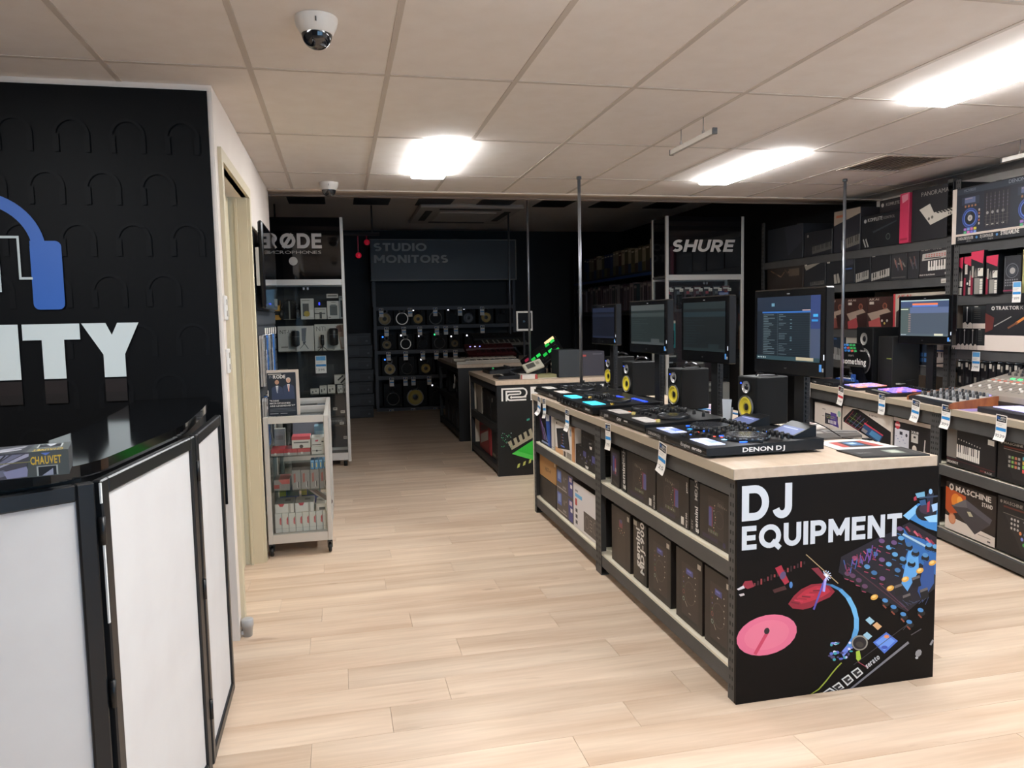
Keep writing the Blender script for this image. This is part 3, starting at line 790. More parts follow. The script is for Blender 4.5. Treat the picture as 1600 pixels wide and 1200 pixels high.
# mixer
A([(572, 470), (760, 372), (870, 328), (1043, 400), (1036, 625), (900, 742), (700, 640), (560, 545)], '15121f')
A([(860, 326), (930, 345), (1043, 420), (1043, 560), (960, 500), (905, 560), (870, 520), (900, 440)], '2c66a8')
A([(905, 425), (950, 440), (955, 540), (900, 640), (870, 600)], '5d9fd8'); A([(985, 470), (1030, 500), (1030, 600), (975, 690), (950, 640)], '2b4f8c')
A([(868, 318), (905, 300), (1040, 376), (1040, 402), (900, 362)], '1c1420')
for k in range(7): LN(888 + 20 * k, 322 + 11 * k, 910 + 20 * k, 346 + 11 * k, 10, ['8a2a40', '30202c', 'c85a6a'][k % 3])
LN(872, 358, 985, 418, 10, 'a9c4d0'); LN(880, 372, 972, 424, 4, '3f6a88')
for x, y in ((770, 392), (806, 424), (836, 458), (874, 480), (850, 536), (903, 410), (936, 440), (985, 462), (1002, 412), (1034, 420), (918, 492),
             (738, 456), (772, 484), (806, 506), (712, 440), (666, 490), (700, 518), (735, 548), (775, 576), (640, 476), (604, 552), (630, 562), (660, 584), (690, 614), (830, 400), (864, 378), (858, 332)):
    EL(x, y + 14, 20, 18, 0, '08080c', 14); EL(x, y, 15, 11, .3, ['4f88b8', '3c6c9c', '6a4c78', '5c9ccc'][(x // 7) % 4] if x > 690 else ['5c3c58', '40507c', '8a4060'][(x // 5) % 3], 14)
    LN(x - 14, y + 24, x + 6, y + 30, 4, 'a03858' if x < 820 else '2f6aa0')
for k in range(22): LN(585 + k * 8, 480 - k * 4 + pr_.random() * 90, 597 + k * 8, 474 - k * 4 + pr_.random() * 90, 5, pr_.choice(['8a3058', '6a4a9a', 'b04868', '385a98', '7a2840']))
for x, y in ((737, 668), (815, 624), (888, 580), (959, 538), (1020, 500)):
    EL(x, y, 19, 13, -.4, 'e4a545', 14); EL(x - 2, y - 3, 11, 7, -.4, 'f3cf7c', 12)
for x, y in ((858, 640), (945, 600), (900, 688), (985, 660)):
    A([(x - 26, y - 26), (x + 12, y - 40), (x + 22, y + 12), (x - 16, y + 26)], '0b0a10'); A([(x - 24, y - 27), (x + 12, y - 40), (x + 15, y - 28), (x - 22, y - 14)], '68605e')
for k in range(9): LN(860 + k * 16, 690 + k * 2 - 10 * (k % 2), 892 + k * 14, 716 - 6 * k, 3, '37415e')
LN(600, 500, 880, 720, 5, '4b2a38'); LN(760, 600, 905, 735, 4, '5a3448')
for x, y in ((790, 684), (832, 716), (880, 752), (910, 790), (965, 732)):
    EL(x + 4, y + 16, 20, 14, 0, '0a0a0e', 12); EL(x, y, 15, 10, .3, '4886c0', 12)
    LN(x - 10, y + 22, x + 6, y + 38, 7, '8a4634')
# far turntable
A([(872, 268), (945, 208), (1040, 225), (1040, 345), (990, 330)], '3f84c4'); A([(872, 268), (935, 215), (950, 240), (900, 290)], '86bfe6')
EL(985, 250, 52, 44, 0, '101018'); EL(990, 235, 40, 26, 0, '3a2a3c'); A([(985, 170), (1005, 140), (1020, 160), (1012, 270), (990, 265)], '1b2236')
EL(1005, 150, 9, 13, 0, '8fb8dc', 12); A([(930, 160), (975, 150), (978, 176), (940, 182)], '77aeca'); A([(922, 180), (934, 172), (938, 192), (924, 196)], 'b03a4c')
A([(990, 205), (1002, 195), (1000, 250), (988, 252)], 'b02a44'); A([(1010, 215), (1040, 205), (1040, 240), (1018, 250)], 'a8c8ea'); A([(950, 195), (980, 188), (985, 214), (958, 220)], '2e5580')
A([(975, 275), (1040, 262), (1040, 300), (1000, 300)], '9fd0f0'); LN(950, 182, 1040, 172, 8, '34465e')
# device at the bottom
A([(620, 1128), (905, 886), (912, 896), (636, 1130)], '7c7a80'); LN(660, 985, 712, 1018, 4, 'a04454')
EL(668, 892, 40, 38, 0, '8d8980'); EL(668, 893, 33, 31, 0, '17151a'); EL(668, 900, 20, 14, .3, '3a3430')
A([(650, 935), (668, 930), (676, 970), (664, 986), (652, 972)], 'a9c43e')
for x, y in ((716, 782), (752, 808), (705, 856)): A([(x - 22, y - 2), (x - 2, y - 18), (x + 24, y + 4), (x + 4, y + 22)], '9cc4d6' if x != 752 else 'd8a878')
A([(733, 890), (798, 840), (856, 884), (790, 946)], '4a6fc8'); A([(745, 890), (798, 850), (842, 884), (790, 932)], '6d97e2'); EL(800, 862, 13, 9, 0, 'e08a5c', 10); EL(790, 915, 16, 9, 0, '3b53b0', 10)
LN(640, 1000, 905, 800, 3, '3c3a40'); LN(905, 800, 880, 830, 3, '3c3a40')
for x, y in ((564, 1112), (610, 1075), (656, 1040), (520, 1140)):
    A([(x - 30, y - 4), (x + 4, y - 28), (x + 32, y + 2), (x, y + 30)], 'd8d6d2'); A([(x - 22, y - 2), (x + 4, y - 19), (x + 23, y + 2), (x + 2, y + 20)], '1a181a'); LN(x + 2, y + 2, x + 16, y - 8, 7, 'c9c6c2')
yl = [(432, 1146), (470, 1120), (505, 1080), (535, 1040), (560, 1010), (580, 990)]
for (a, b), (c, d) in zip(yl[:-1], yl[1:]): LN(a, b, c, d, 6, '9aa83a')
EL(958, 945, 15, 20, .5, '8e8c8c', 8); EL(950, 968, 8, 6, 0, 'b8b5b4', 8); LN(1016, 905, 1030, 880, 10, '8b8a8c'); LN(920, 855, 970, 825, 5, '4f4c52')
u0, v0 = hp(706, 1020); u1, v1 = hp(778, 962)
p.t(u0, v0, .028, 'serato', 'c9c6c8', 1, .078, rot=math.atan2((v0 - v1) * .924, (u1 - u0) * .935))
# lettering
u0, v0 = hp(88, 297); u1, v1 = hp(88, 126); u2, _ = hp(330, 190)
p.t(u0, v0, v0 - v1, 'DJ', 'd4d6da', 3, u2 - u0)
u0, v0 = hp(89, 438); u1, v1 = hp(89, 322); u2, _ = hp(866, 300)
p.t(u0, v0, v0 - v1, 'EQUIPMENT', 'd4d6da', 3, u2 - u0)
p.obj('turntable_print', ep, lambda u, z, o: (3.2555 + o, u, z), step=0.000008, base=.0006)

# ------------------------------------------------------------------ boxes in the near bench
def nbx(y): return (BX + .03, y)      # front line of the boxes
def deck_art(spine=None, mirror=False, dj=False):
    def f(p):
        b = '241d19'
        p.r(.0, .0, 1, 1, b)
        p.r(.22, .16, .86, .9, '332a25')
        p.ring(.54, .55, .15, .165, '4a4039'); p.ring(.54, .55, .06, .066, '40372f')
        p.r(.40, .22, .66, .30, '4b4a7c'); p.r(.44, .235, .6, .26, '6a6cae')
        for k in range(4): p.c(.30, .30 + .07 * k, .012, ['7a6a60', '8a4a42', '6a6a90', '50784e'][k], 8)
        p.ring(.30, .68, .022, .030, '8fa89c'); p.ring(.30, .58, .022, .030, '8a4a46')
        for k in range(5): p.c(.74 + .02 * (k % 2), .28 + .08 * k, .010, 'b9b2a8', 8)
        p.r(.5, .83, .58, .845, '9a9188'); p.c(.5, .335, .01, 'd8d0c4', 8); p.l(.36, .70, .44, .76, .008, 'b9b0a6')
        p.r(.26, .91, .78, .94, '17130f')
        p.r(.83, .06, .95, .13, 'b3aca2')
    return f
def mix_art(mirror=False):
    def f(p):
        X = (lambda u: 1 - u) if mirror else (lambda u: u)
        p.r(0, 0, 1, 1, '221c19'); a, b = sorted((X(.22), X(.72))); p.r(a, .14, b, .86, '2e2723')
        a, b = sorted((X(.56), X(.67))); p.r(a, .32, b, .68, '6a3240'); a, b = sorted((X(.60), X(.69))); p.r(a, .34, b, .68, '4a4a78')
        p.ring(X(.36), .50, .15, .158, '4a423a')
        for k in range(11): p.c(X(.50 + .03 * math.sin(k)), .28 + .05 * k, .012, ['c9b08a', '9a4a3a', 'b9b2a8', '708a5a'][k % 4], 7)
        for k in range(6): p.r(X(.3) + .05 * k - .1 * mirror, .20 + .01 * k, X(.3) + .05 * k + .02 - .1 * mirror, .27, '6a6258')
        p.c(X(.2), .9, .05, '2b2446', 12); p.r(.1, .86, .6, .93, '2c2236')
        for k in range(8): p.r(.3 + .04 * k, .74, .32 + .04 * k, .80, ['7a7a70', '66704e'][k % 2])
    return f
def vtext(p, u, v, size, s, c='d6d2cc', span=.5):
    """lettering running up the box"""
    p.t(u, v, size, s, c, 1, None, math.pi / 2)
def nb_box(name, label, y0, y1, z, h, col, art=None, d=.36, dx=0.0, side=None, group='boxes in the nearest bench', topart=None):
    return carton(name, label, 'box', (BX + .03 + dx, y0, z), (y0 - y1, h, d), RW, col, art, group, side, topart)
Z1, Z0 = .587, .137
nb_box('carton', 'small dark box, leftmost on the upper shelf of the near bay', 4.235, 4.095, Z1, .225, '1b1817', lambda p: (p.r(.15, .12, .8, .7, '332c3c'), p.r(.3, .2, .45, .6, '4a4a86'), p.r(.5, .25, .62, .66, '8a3a4c'), p.c(.6, .55, .06, '9a8a80', 10), p.r(.05, .5, .1, .95, '8a8680'), p.l(.3, .85, .9, .95, .05, '332c28')))
nb_box('carton', 'slim black box with white upright lettering, second on the upper near shelf', 4.065, 3.988, Z1, .235, '0d0c0d', lambda p: (vtext(p, .78, .93, .16, 'gemini'), vtext(p, .72, .34, .12, 'MDJ-900', '8f8a86')))
nb_box('carton', 'wide brown mixer box behind the lowest-priced tag on the upper near shelf', 3.972, 3.575, Z1, .245, '1d1815', lambda p: (mix_art()(p), vtext(p, .97, .97, .05, 'MDJ-900'), p.r(.79, .80, .87, .95, 'c9c3ba')))
nb_box('carton', 'wide brown mixer box right of the price tag on the upper near shelf', 3.56, 3.195, Z1, .245, '1d1815', lambda p: (mix_art()(p), vtext(p, .95, .97, .05, 'MDJ-900'), vtext(p, .96, .30, .05, 'gemini'), p.r(.78, .80, .86, .95, 'c9c3ba')))
nb_box('carton', 'slim black box squeezed between two mixer boxes on the upper near shelf', 3.185, 3.095, Z1, .245, '0e0d0e', lambda p: (vtext(p, .9, .95, .12, 'gemini'), vtext(p, .85, .35, .10, 'MDJ-900', 'a9a49e'), vtext(p, .35, .93, .06, 'G4V', '8a8680')))
nb_box('carton', 'brown mixer box beside the end post on the upper near shelf', 3.085, 2.805, Z1, .245, '1d1815', mix_art(True))
nb_box('carton', 'brown player box, leftmost on the lower shelf of the near bay', 4.225, 3.93, Z0, .335, '1d1815', lambda p: (p.r(0, 0, 1, 1, '2b231e'), p.r(.3, .1, .75, .95, '352c25'), p.r(.42, .2, .6, .32, '7a3f48'), p.r(.46, .18, .58, .24, '4f4c70'), [p.c(.4 + .05 * k, .36 + .03 * (k % 3), .012, ['b9a890', 'a05a48', '8a8a80'][k % 3], 7) for k in range(7)], p.r(.85, .05, .95, .13, 'a9a49a')))
nb_box('carton', 'dark box with white upright lettering on the lower near shelf', 3.885, 3.70, Z0, .335, '1b1713', lambda p: (p.r(.04, .03, .8, .97, '2f281f'), vtext(p, .52, .76, .16, 'gemini'), vtext(p, .84, .83, .15, 'MDJ-900'), p.r(.05, .02, .3, .1, 'a9a49a')))
nb_box('carton', 'brown player box right of the lettered box on the lower near shelf', 3.668, 3.395, Z0, .34, '1d1815', deck_art())
nb_box('carton', 'brown player box with a dark gap on its left, lower near shelf', 3.33, 3.06, Z0, .34, '1d1815', deck_art())
nb_box('carton', 'brown player box beside the end post on the lower near shelf', 3.035, 2.80, Z0, .34, '1d1815', deck_art())
# far bay
nb_box('carton', 'blue keyboard box, leftmost in the far bay of the nearest bench', 5.885, 5.555, Z1, .27, '23408a', lambda p: (p.r(0, 0, 1, 1, '1c2740'), p.P([(0, .0), (.45, .0), (.75, 1), (0, 1)], '17181c'), p.P([(.55, .05), (.95, .02), (.95, .95), (.75, .98)], '2f55a8'), [p.l(.05 + .07 * k, .25 + .05 * k, .35 + .07 * k, .85, .025, ['b04a8a', '4a6ad0', 'd0d0e8'][k % 3]) for k in range(6)], p.P([(.58, .08), (.9, .04), (.9, .24), (.62, .28)], 'd5d9e2'), p.r(.2, .9, .8, .95, '8a96b8')))
nb_box('carton', 'slim white box right of the blue keyboard box', 5.54, 5.455, Z1, .275, 'cdc6bd', lambda p: (p.r(.8, 0, 1, 1, 'aca59b'), p.r(.1, .92, .9, .94, '8a8580')))
nb_box('carton', 'white box with a picture of a black controller and an orange edge', 5.43, 4.945, Z1, .24, 'd5cdc5', lambda p: (p.r(.86, .0, 1, 1, 'c48d5e'), p.r(.0, .84, .42, 1, 'cf9f74'), p.P([(.07, .26), (.66, .10), (.76, .72), (.14, .86)], '1c1b1c'), p.P([(.10, .30), (.64, .15), (.73, .69), (.16, .82)], '26272a'), p.ring(.26, .55, .13, .15, '3b3c40'), p.ring(.56, .45, .13, .15, '3b3c40'), [p.c(.36 + .04 * (k % 3), .36 + .09 * (k // 3), .02, ['c8502c', 'b9b6b0', '5878c8'][k % 3], 8) for k in range(12)], p.r(.3, .7, .5, .74, '4a6ad0'), p.r(.45, .84, .55, 1, '3a2a20'), p.r(.6, .82, .84, .99, '8a8278'), p.r(.06, .06, .12, .12, '55504c'), p.r(.76, .1, .85, .3, '9aa0a8')))
nb_box('carton', 'black mixer box under another black box in the far bay', 4.925, 4.435, Z1, .135, '191614', lambda p: ([p.c(.14 + .07 * k, .3 + .14 * (k % 3), .05, ['55505a', '8a8a9a', '4a4a90'][k % 3], 8) for k in range(10)], p.r(.34, .15, .46, .42, '3c3c6e'), p.r(.7, .18, .82, .5, '45457c'), p.t(.4, .72, .09, 'gemini', 'a9a49e', 0), p.P([(.42, .82), (.56, .82), (.54, .95), (.44, .95)], 'd5d0ca'), p.r(.93, .1, 1, .35, 'd0cbc4')))
nb_box('carton', 'black box lying on the mixer box in the far bay', 4.80, 4.44, Z1 + .135, .115, '121012', lambda p: ([p.c(.12 + .09 * k, .35, .06, '3d3a3e', 8) for k in range(8)], p.t(.45, .62, .12, 'gemini', '8a8580', 0), p.P([(.48, .74), (.62, .74), (.6, .9), (.5, .9)], 'c9c4be')))
nb_box('carton', 'plain dark box under the brown cardboard box', 5.90, 5.43, Z0, .185, '2a2521', lambda p: (p.l(.0, .5, 1, .5, .006, '201c19')), dx=.0)
nb_box('carton', 'brown cardboard box standing on a dark box', 5.90, 5.435, Z0 + .185, .165, 'a77c4c', lambda p: (p.t(.36, .62, .18, 'NS7-4', '5b4024', 1, .34), p.r(.0, .47, 1, .485, '98703f'), p.r(.93, .02, 1, .16, 'cfc3ae')))
ga = lambda p: (p.r(.06, .1, .32, .62, '4d62a8'), p.r(.1, .16, .26, .5, '7d92c0'), p.c(.48, .4, .12, '6b6560', 12), p.r(.4, .7, .6, .8, '8a8680'), p.c(.6, .3, .04, 'b0a8a0', 8), p.r(.74, .06, .99, .94, '3d3e7c'), p.r(.8, .12, .95, .3, 'cbb6c0'), p.r(.86, .4, .97, .56, 'e0dcd8'), p.r(.05, .85, .65, .9, 'a49c94'))
nb_box('carton', 'grey and blue player box, lower of two in the far bay', 5.415, 5.005, Z0, .175, '554d47', ga)
nb_box('carton', 'grey and blue player box, upper of two in the far bay', 5.415, 5.005, Z0 + .175, .165, '554d47', ga)
nb_box('carton', 'large white controller box with black top in the far bay', 4.995, 4.445, Z0, .315, 'd8d3d2', lambda p: (p.t(.08, .19, .05, 'gemini', '3a3636', 1), p.r(.08, .23, .36, .31, '6fb0d8'), p.r(.08, .35, .16, .5, 'b8403c'), [p.r(.09, .57 + .13 * k, .17, .65 + .13 * k, '4a4648') for k in range(3)], p.P([(.42, .50), (.96, .50), (.96, .93), (.42, .93)], '4c4440'), p.ring(.54, .7, .12, .135, '7a7068'), p.ring(.84, .7, .12, .135, '7a7068'), [p.c(.66 + .03 * (k % 3), .6 + .07 * (k // 3), .012, 'b9b0a6', 7) for k in range(12)], p.r(.88, .14, .96, .17, '9a9696')), side=lambda p: p.r(0, 0, 1, 1, '1b191a'), topart=lambda p: (p.r(0, 0, 1, 1, '161516'), p.t(.05, .3, .12, 'MPX-9', 'd8d3d2', 1, .4)))

# tags along the front of the near bench
EX = BX - .0135
for (y, z, lab, pr_c, cu, le) in ((5.71, .972, 'price tag curling at the far left corner of the nearest bench', '1699', .9, .12), (5.57, .972, 'price tag second from the far corner of the nearest bench', '1499', .35, -.1), (4.965, .955, 'price tag below the controller with turquoise pads', '1295', .5, .02), (4.155, .962, 'price tag hanging at the middle post of the nearest bench', '$795', .25, -.05), (3.38, .969, 'long price tag below the nearest lit controller', '$25', .4, .16)):
    price_tag((EX - .002, y, z), RW, lab, pr_c.strip('$'), cu, .088, .152, lean=le)

# ------------------------------------------------------------------ DJ controllers
M_CASE = mat('111112', .42, spec=.3)
M_KNOB = mat('0f0f11', .4)
knob_src = {}
def knob(parent, x, y, z, r_=.008, h=.018, cap='8a8a8c', body=M_KNOB):
    key = (round(r_, 4), round(h, 4), cap, body.name)
    if key not in knob_src:
        m = MB().lathe([(r_, 0), (r_ * .92, h * .6), (r_ * .82, h), (.0006, h)], n=10, caps=False).box(-r_ * .1, r_ * .1, 0, r_ * .8, h, h + .0008, 1)
        o = m.obj('knob', [body, mat(cap)], parent); knob_src[key] = o
    else:
        o = knob_src[key].copy(); COL.objects.link(o); o.parent = parent
    o.location = (x, y, z)
    return o
def jog(parent, x, y, z, r_, ring=None, top_='2c2d31', lit=0.0):
    o = MB().lathe([(r_, 0), (r_, .006), (r_ * .97, .016), (r_ * .9, .02), (r_ * .88, .018), (.0006, .018)], n=36, caps=False).obj('jog_wheel', [mat('26272a', .3, .4)], parent)
    o.location = (x, y, z)
    MB().lathe([(r_ * .86, .0182), (r_ * .5, .0186), (.0006, .0186)], n=30, caps=False).obj('platter', [mat(top_, .25, .3)], o)
    if ring:
        m = MB()
        for k in range(24):
            a = 2 * math.pi * k / 24; m.box(-.004, .004, -.002, .002, -.003, .003)
            for i in range(8):
                v = m.v[-8 + i]; m.v[-8 + i] = (v[0] * math.cos(a + math.pi / 2) - (v[1] + 0) * math.sin(a + math.pi / 2) + (r_ * 1.0) * math.cos(a), v[0] * math.sin(a + math.pi / 2) + v[1] * math.cos(a + math.pi / 2) + r_ * math.sin(a), v[2] + .010)
        m.obj('strobe_dots', [mat(ring, .3, 0, lit)], o, kind='stuff')
    return o
def pads(parent, x, y, z, w, d, nx, ny, cols, lit, tilt=0):
    sx, sy = w / nx, d / ny
    for i in range(nx):
        for j in range(ny):
            c = cols[(i + j * nx) % len(cols)]
            MB().box(x + i * sx + .0015, x + (i + 1) * sx - .0015, y + j * sy + .0015, y + (j + 1) * sy - .0015, z, z + .004, 0, .001).obj('pad', [mat(c, .4, 0, lit)], parent)
def fader(parent, x, y, z, L=.06, pos=.5, cap='c9c6c0', across=False):
    if across: m = MB().box(x - L / 2, x + L / 2, y - .0015, y + .0015, z, z + .0006)
    else: m = MB().box(x - .0015, x + .0015, y - L / 2, y + L / 2, z, z + .0006)
    f = m.obj('fader_slot', [mat('050506')], parent)
    q = (pos - .5) * L
    cx, cy = (x + q, y) if across else (x, y + q)
    MB().box(cx - .006, cx + .006, cy - .009, cy + .009, z + .0006, z + .013, 0, .002).box(cx - .006, cx + .006, cy - .001, cy + .001, z + .013, z + .0136, 1).obj('fader_cap', [mat('17171a', .4), mat(cap)], f)
def controller(label, x, y, W_, D_, T, kind):
    """user side faces -x; local x runs along the bench front from its far end to its near end, local y inward"""
    t = thing('dj_controller', label, 'dj controller', (x, y, .970), RW, 'controllers on the nearest bench')
    prof = [(0.004, 0.012), (0, .03), (0.0, T), (D_ * .72, T + .012), (D_, T + .016), (D_, .012)]
    b = MB().prism_x(prof, 0, W_)
    for px_ in (.06, W_ - .06):
        for py_ in (.06, D_ - .06): b.lathe([(.014, 0), (.014, .012)], c=(px_, py_, 0), n=12, m=1)
    b.obj('body', [M_CASE, mat('0a0a0a')], t)
    zt = lambda yy: T + (yy / (D_ * .72)) * .012 if yy < D_ * .72 else T + .012 + (yy - D_ * .72) / (D_ * .28) * .004
    slope = .012 / (D_ * .72)
    c = W_ / 2
    return t, zt, c
# nearest: white lit pads, two screens
t, zt, c = controller('nearest black controller with lit white pads and two angled screens', 1.495, 3.585, .655, .56, .045, 0)
for jx in (.155, .50): jog(t, jx, .275, zt(.275), .098, '6a7078', '3a3c42', 0)
for jx, cc in ((.155, '38a0ff'), (.50, '9ad4ff')):
    MB().lathe([(.014, .0), (.0006, .003)], n=12, c=(jx, .165, zt(.165) + .003), caps=False).obj('jog_light', [mat(cc, .3, 0, 1.2)], t)
    for s_ in (-1, 1): MB().box(jx + s_ * .092 - .006, jx + s_ * .092 + .006, .19, .225, zt(.2), zt(.2) + .006, 0, .002).obj('button', [mat('2a70ff', .3, 0, .9)], t)
pads(t, .045, .035, zt(.08), .18, .085, 4, 2, ['a8b8ff', 'dfe4ff', 'b9c4f8', 'c8d4ff', 'e6e8ff', '98acff', '6c8cff', 'd8dcf8'], .42)
pads(t, .42, .035, zt(.08), .18, .085, 4, 2, ['c4ccf8', 'e2e6ff', 'cfd6ff', 'dfe2fa', 'e6e8ff', 'b8c4ff', '9cb4ff', 'd8dcf8'], .42)
for i in range(4):
    for j in range(5): knob(t, .265 + i * .042, .20 + j * .045, zt(.2 + j * .045), .0095, .024, '9a9a9c')
for i in range(6): knob(t, .035 + i * .032, .405, zt(.4), .008, .022)
for i in range(5): knob(t, .43 + i * .036, .405, zt(.4), .008, .022)
for i in range(4): fader(t, .265 + i * .042, .13, zt(.13), .07, .3 + .15 * i, 'c9c6c0')
fader(t, .328, .05, zt(.05), .06, .5, 'c9c6c0', True)
for jx in (.025, .63): fader(t, jx, .27, zt(.27), .11, .5)
for k, (bx, by, bc) in enumerate(((.255, .16, 'ff5a4a'), (.40, .17, 'ff5a4a'), (.255, .42, '3a78ff'), (.40, .44, '3a78ff'), (.30, .10, '3a78ff'), (.385, .40, '58b0ff'), (.24, .30, 'ff8a5a'), (.43, .19, 'ff6a3a'))):
    MB().box(bx - .006, bx + .006, by - .004, by + .004, zt(by), zt(by) + .004, 0, .001).obj('button', [mat(bc, .3, 0, .8)], t)
for sx in (.05, .425):
    s_ = MB().prism_x([(.44, zt(.44)), (.445, zt(.44) + .012), (.548, zt(.55) + .05), (.556, zt(.55) + .05), (.556, zt(.55))], sx, sx + .18).obj('screen_housing', [M_CASE], t)
    P_ = Print(.16, .10); P_.r(0, 0, 1, 1, ('59648e', .35)); P_.r(.05, .1, .95, .3, ('8d98c4', .4)); P_.r(.1, .5, .8, .56, ('aab2d8', .4))
    P_.obj('screen', s_, lambda u, v, o, sx=sx: (sx + .01 + u, .447 + v * .98, zt(.44) + .0135 + v * .37 + o))
    for k in range(4): knob(t, sx + .02 + .045 * k, .432, zt(.43), .009, .022)
P_ = Print(.655, .035)
P_.t(.05, .75, .42, 'DENON DJ', 'b8b4b2', 0, .22); P_.t(.62, .72, .46, 'Engine', 'c9c5c2', 0, .14); P_.t(.79, .72, .42, 'serato', 'd8d4d2', 1, .14); P_.ring(.36, .5, .2, .3, '7a7674')
P_.obj('front_lettering', t, front(0, 0, .012))
P_ = Print(.56, .04); P_.t(.30, .70, .46, 'DENON DJ', 'dedad6', 1, .36)
P_.obj('side_lettering', t, right_side(.655, 0, .01))
MB().box(-.001, .655, -.0015, .0, .012, .016).obj('trim_line', [mat('3b3a3a')], t)
# second: white paper covered pads
t, zt, c = controller('black controller with pale pads, second from the near end', 1.515, 4.35, .70, .46, .05, 1)
for jx in (.16, .54): jog(t, jx, .235, zt(.235), .09, None, '2f3034')
for px_ in (.05, .44): 
    pads(t, px_, .03, zt(.07), .20, .085, 4, 2, ['d2ccc6', 'c9c4c0', 'dad4cc', 'cfc8c2'], .0)
    MB().box(px_ + .12, px_ + .15, .118, .124, zt(.12), zt(.12) + .003).obj('button', [mat('e0703a', .3, 0, .5)], t)
for i in range(4):
    for j in range(4): knob(t, .29 + i * .04, .21 + j * .05, zt(.21 + j * .05), .009, .024)
for i in range(6): knob(t, .04 + i * .11, .385, zt(.385), .009, .024)
for i in range(4): fader(t, .29 + i * .04, .14, zt(.14), .06, .4 + .1 * i)
for jx in (.30, .64): MB().lathe([(.012, 0), (.011, .014), (.0006, .014)], n=14, c=(jx, .10, zt(.1)), caps=False).obj('cue_button', [mat('b9a860', .4)], t)
P_ = Print(.70, .04); P_.t(.12, .7, .5, 'gemini', 'b8b4b2', 0, .1); P_.t(.42, .68, .42, 'G4V', 'cfcbc8', 1, .1); P_.r(.58, .3, .66, .5, 'a9a5a2'); P_.r(.05, .3, .06, .7, '8a8684')
P_.obj('front_lettering', t, front(0, 0, .012))
# third: turquoise pads, blue lights
t, zt, c = controller('black controller with glowing turquoise pads and blue lights', 1.50, 5.235, .80, .46, .055, 2)
for jx in (.19, .61): jog(t, jx, .235, zt(.235), .09, None, '26272b')
for px_ in (.07, .50): pads(t, px_, .03, zt(.07), .20, .095, 4, 2, ['3cc8f0', '46d2f6', '3cc0ea', '52d8fa'], .85)
for k in range(5): MB().box(.33 + k * .03, .352 + k * .03, .32, .345, zt(.33), zt(.33) + .005, 0, .001).obj('button', [mat('2f4cff', .3, 0, .9)], t)
for k in range(6): MB().box(.53 + k * .038, .562 + k * .038, .36, .385, zt(.37), zt(.37) + .005, 0, .001).obj('button', [mat('2f52ff', .3, 0, .9)], t)
for i in range(4):
    for j in range(3): knob(t, .33 + i * .045, .18 + j * .045, zt(.18 + j * .045), .009, .024)
for i in range(4): fader(t, .33 + i * .045, .10, zt(.10), .06, .4 + .1 * i)
for jx in (.30, .74): MB().lathe([(.012, 0), (.011, .01), (.0006, .01)], n=14, c=(jx, .15, zt(.15)), caps=False).obj('cue_button', [mat('b99a3a', .4)], t)
for k in range(8): MB().lathe([(.012, 0), (.012, .006), (.0006, .006)], n=12, axis='y', c=(.08 + k * .08, -.006, .034), caps=False).obj('jack', [mat('3a3a3c', .4, .5)], t)
P_ = Print(.80, .045); P_.t(.80, .7, .4, 'Numark', 'b8b4b2', 0, .14)
P_.obj('front_lettering', t, front(0, 0, .012))
# fourth, at the far end
t, zt, c = controller('black controller with white pads at the far end of the nearest bench', 1.53, 5.945, .68, .46, .055, 3)
for jx in (.16, .52): jog(t, jx, .235, zt(.235), .09, None, '202124')
for px_ in (.05, .42): pads(t, px_, .03, zt(.07), .20, .085, 4, 2, ['d0cbc4', 'c8c3bd', 'd8d2ca'], .0)
for i in range(4):
    for j in range(4): knob(t, .28 + i * .04, .21 + j * .05, zt(.21 + j * .05), .009, .026)
for i in range(4): fader(t, .28 + i * .04, .14, zt(.14), .06, .4)
for i in range(5): knob(t, .05 + i * .14, .39, zt(.39), .009, .03)
MB().box(.36, .38, .33, .34, zt(.33), zt(.33) + .005).obj('button', [mat('30c860', .3, 0, .7)], t)
P_ = Print(.68, .045); P_.t(.6, .7, .4, 'Roland', 'b8b4b2', 0, .14); [P_.r(.1 + .06 * k, .4, .13 + .06 * k, .5, '7a7674') for k in range(6)]
P_.obj('front_lettering', t, front(0, 0, .012))

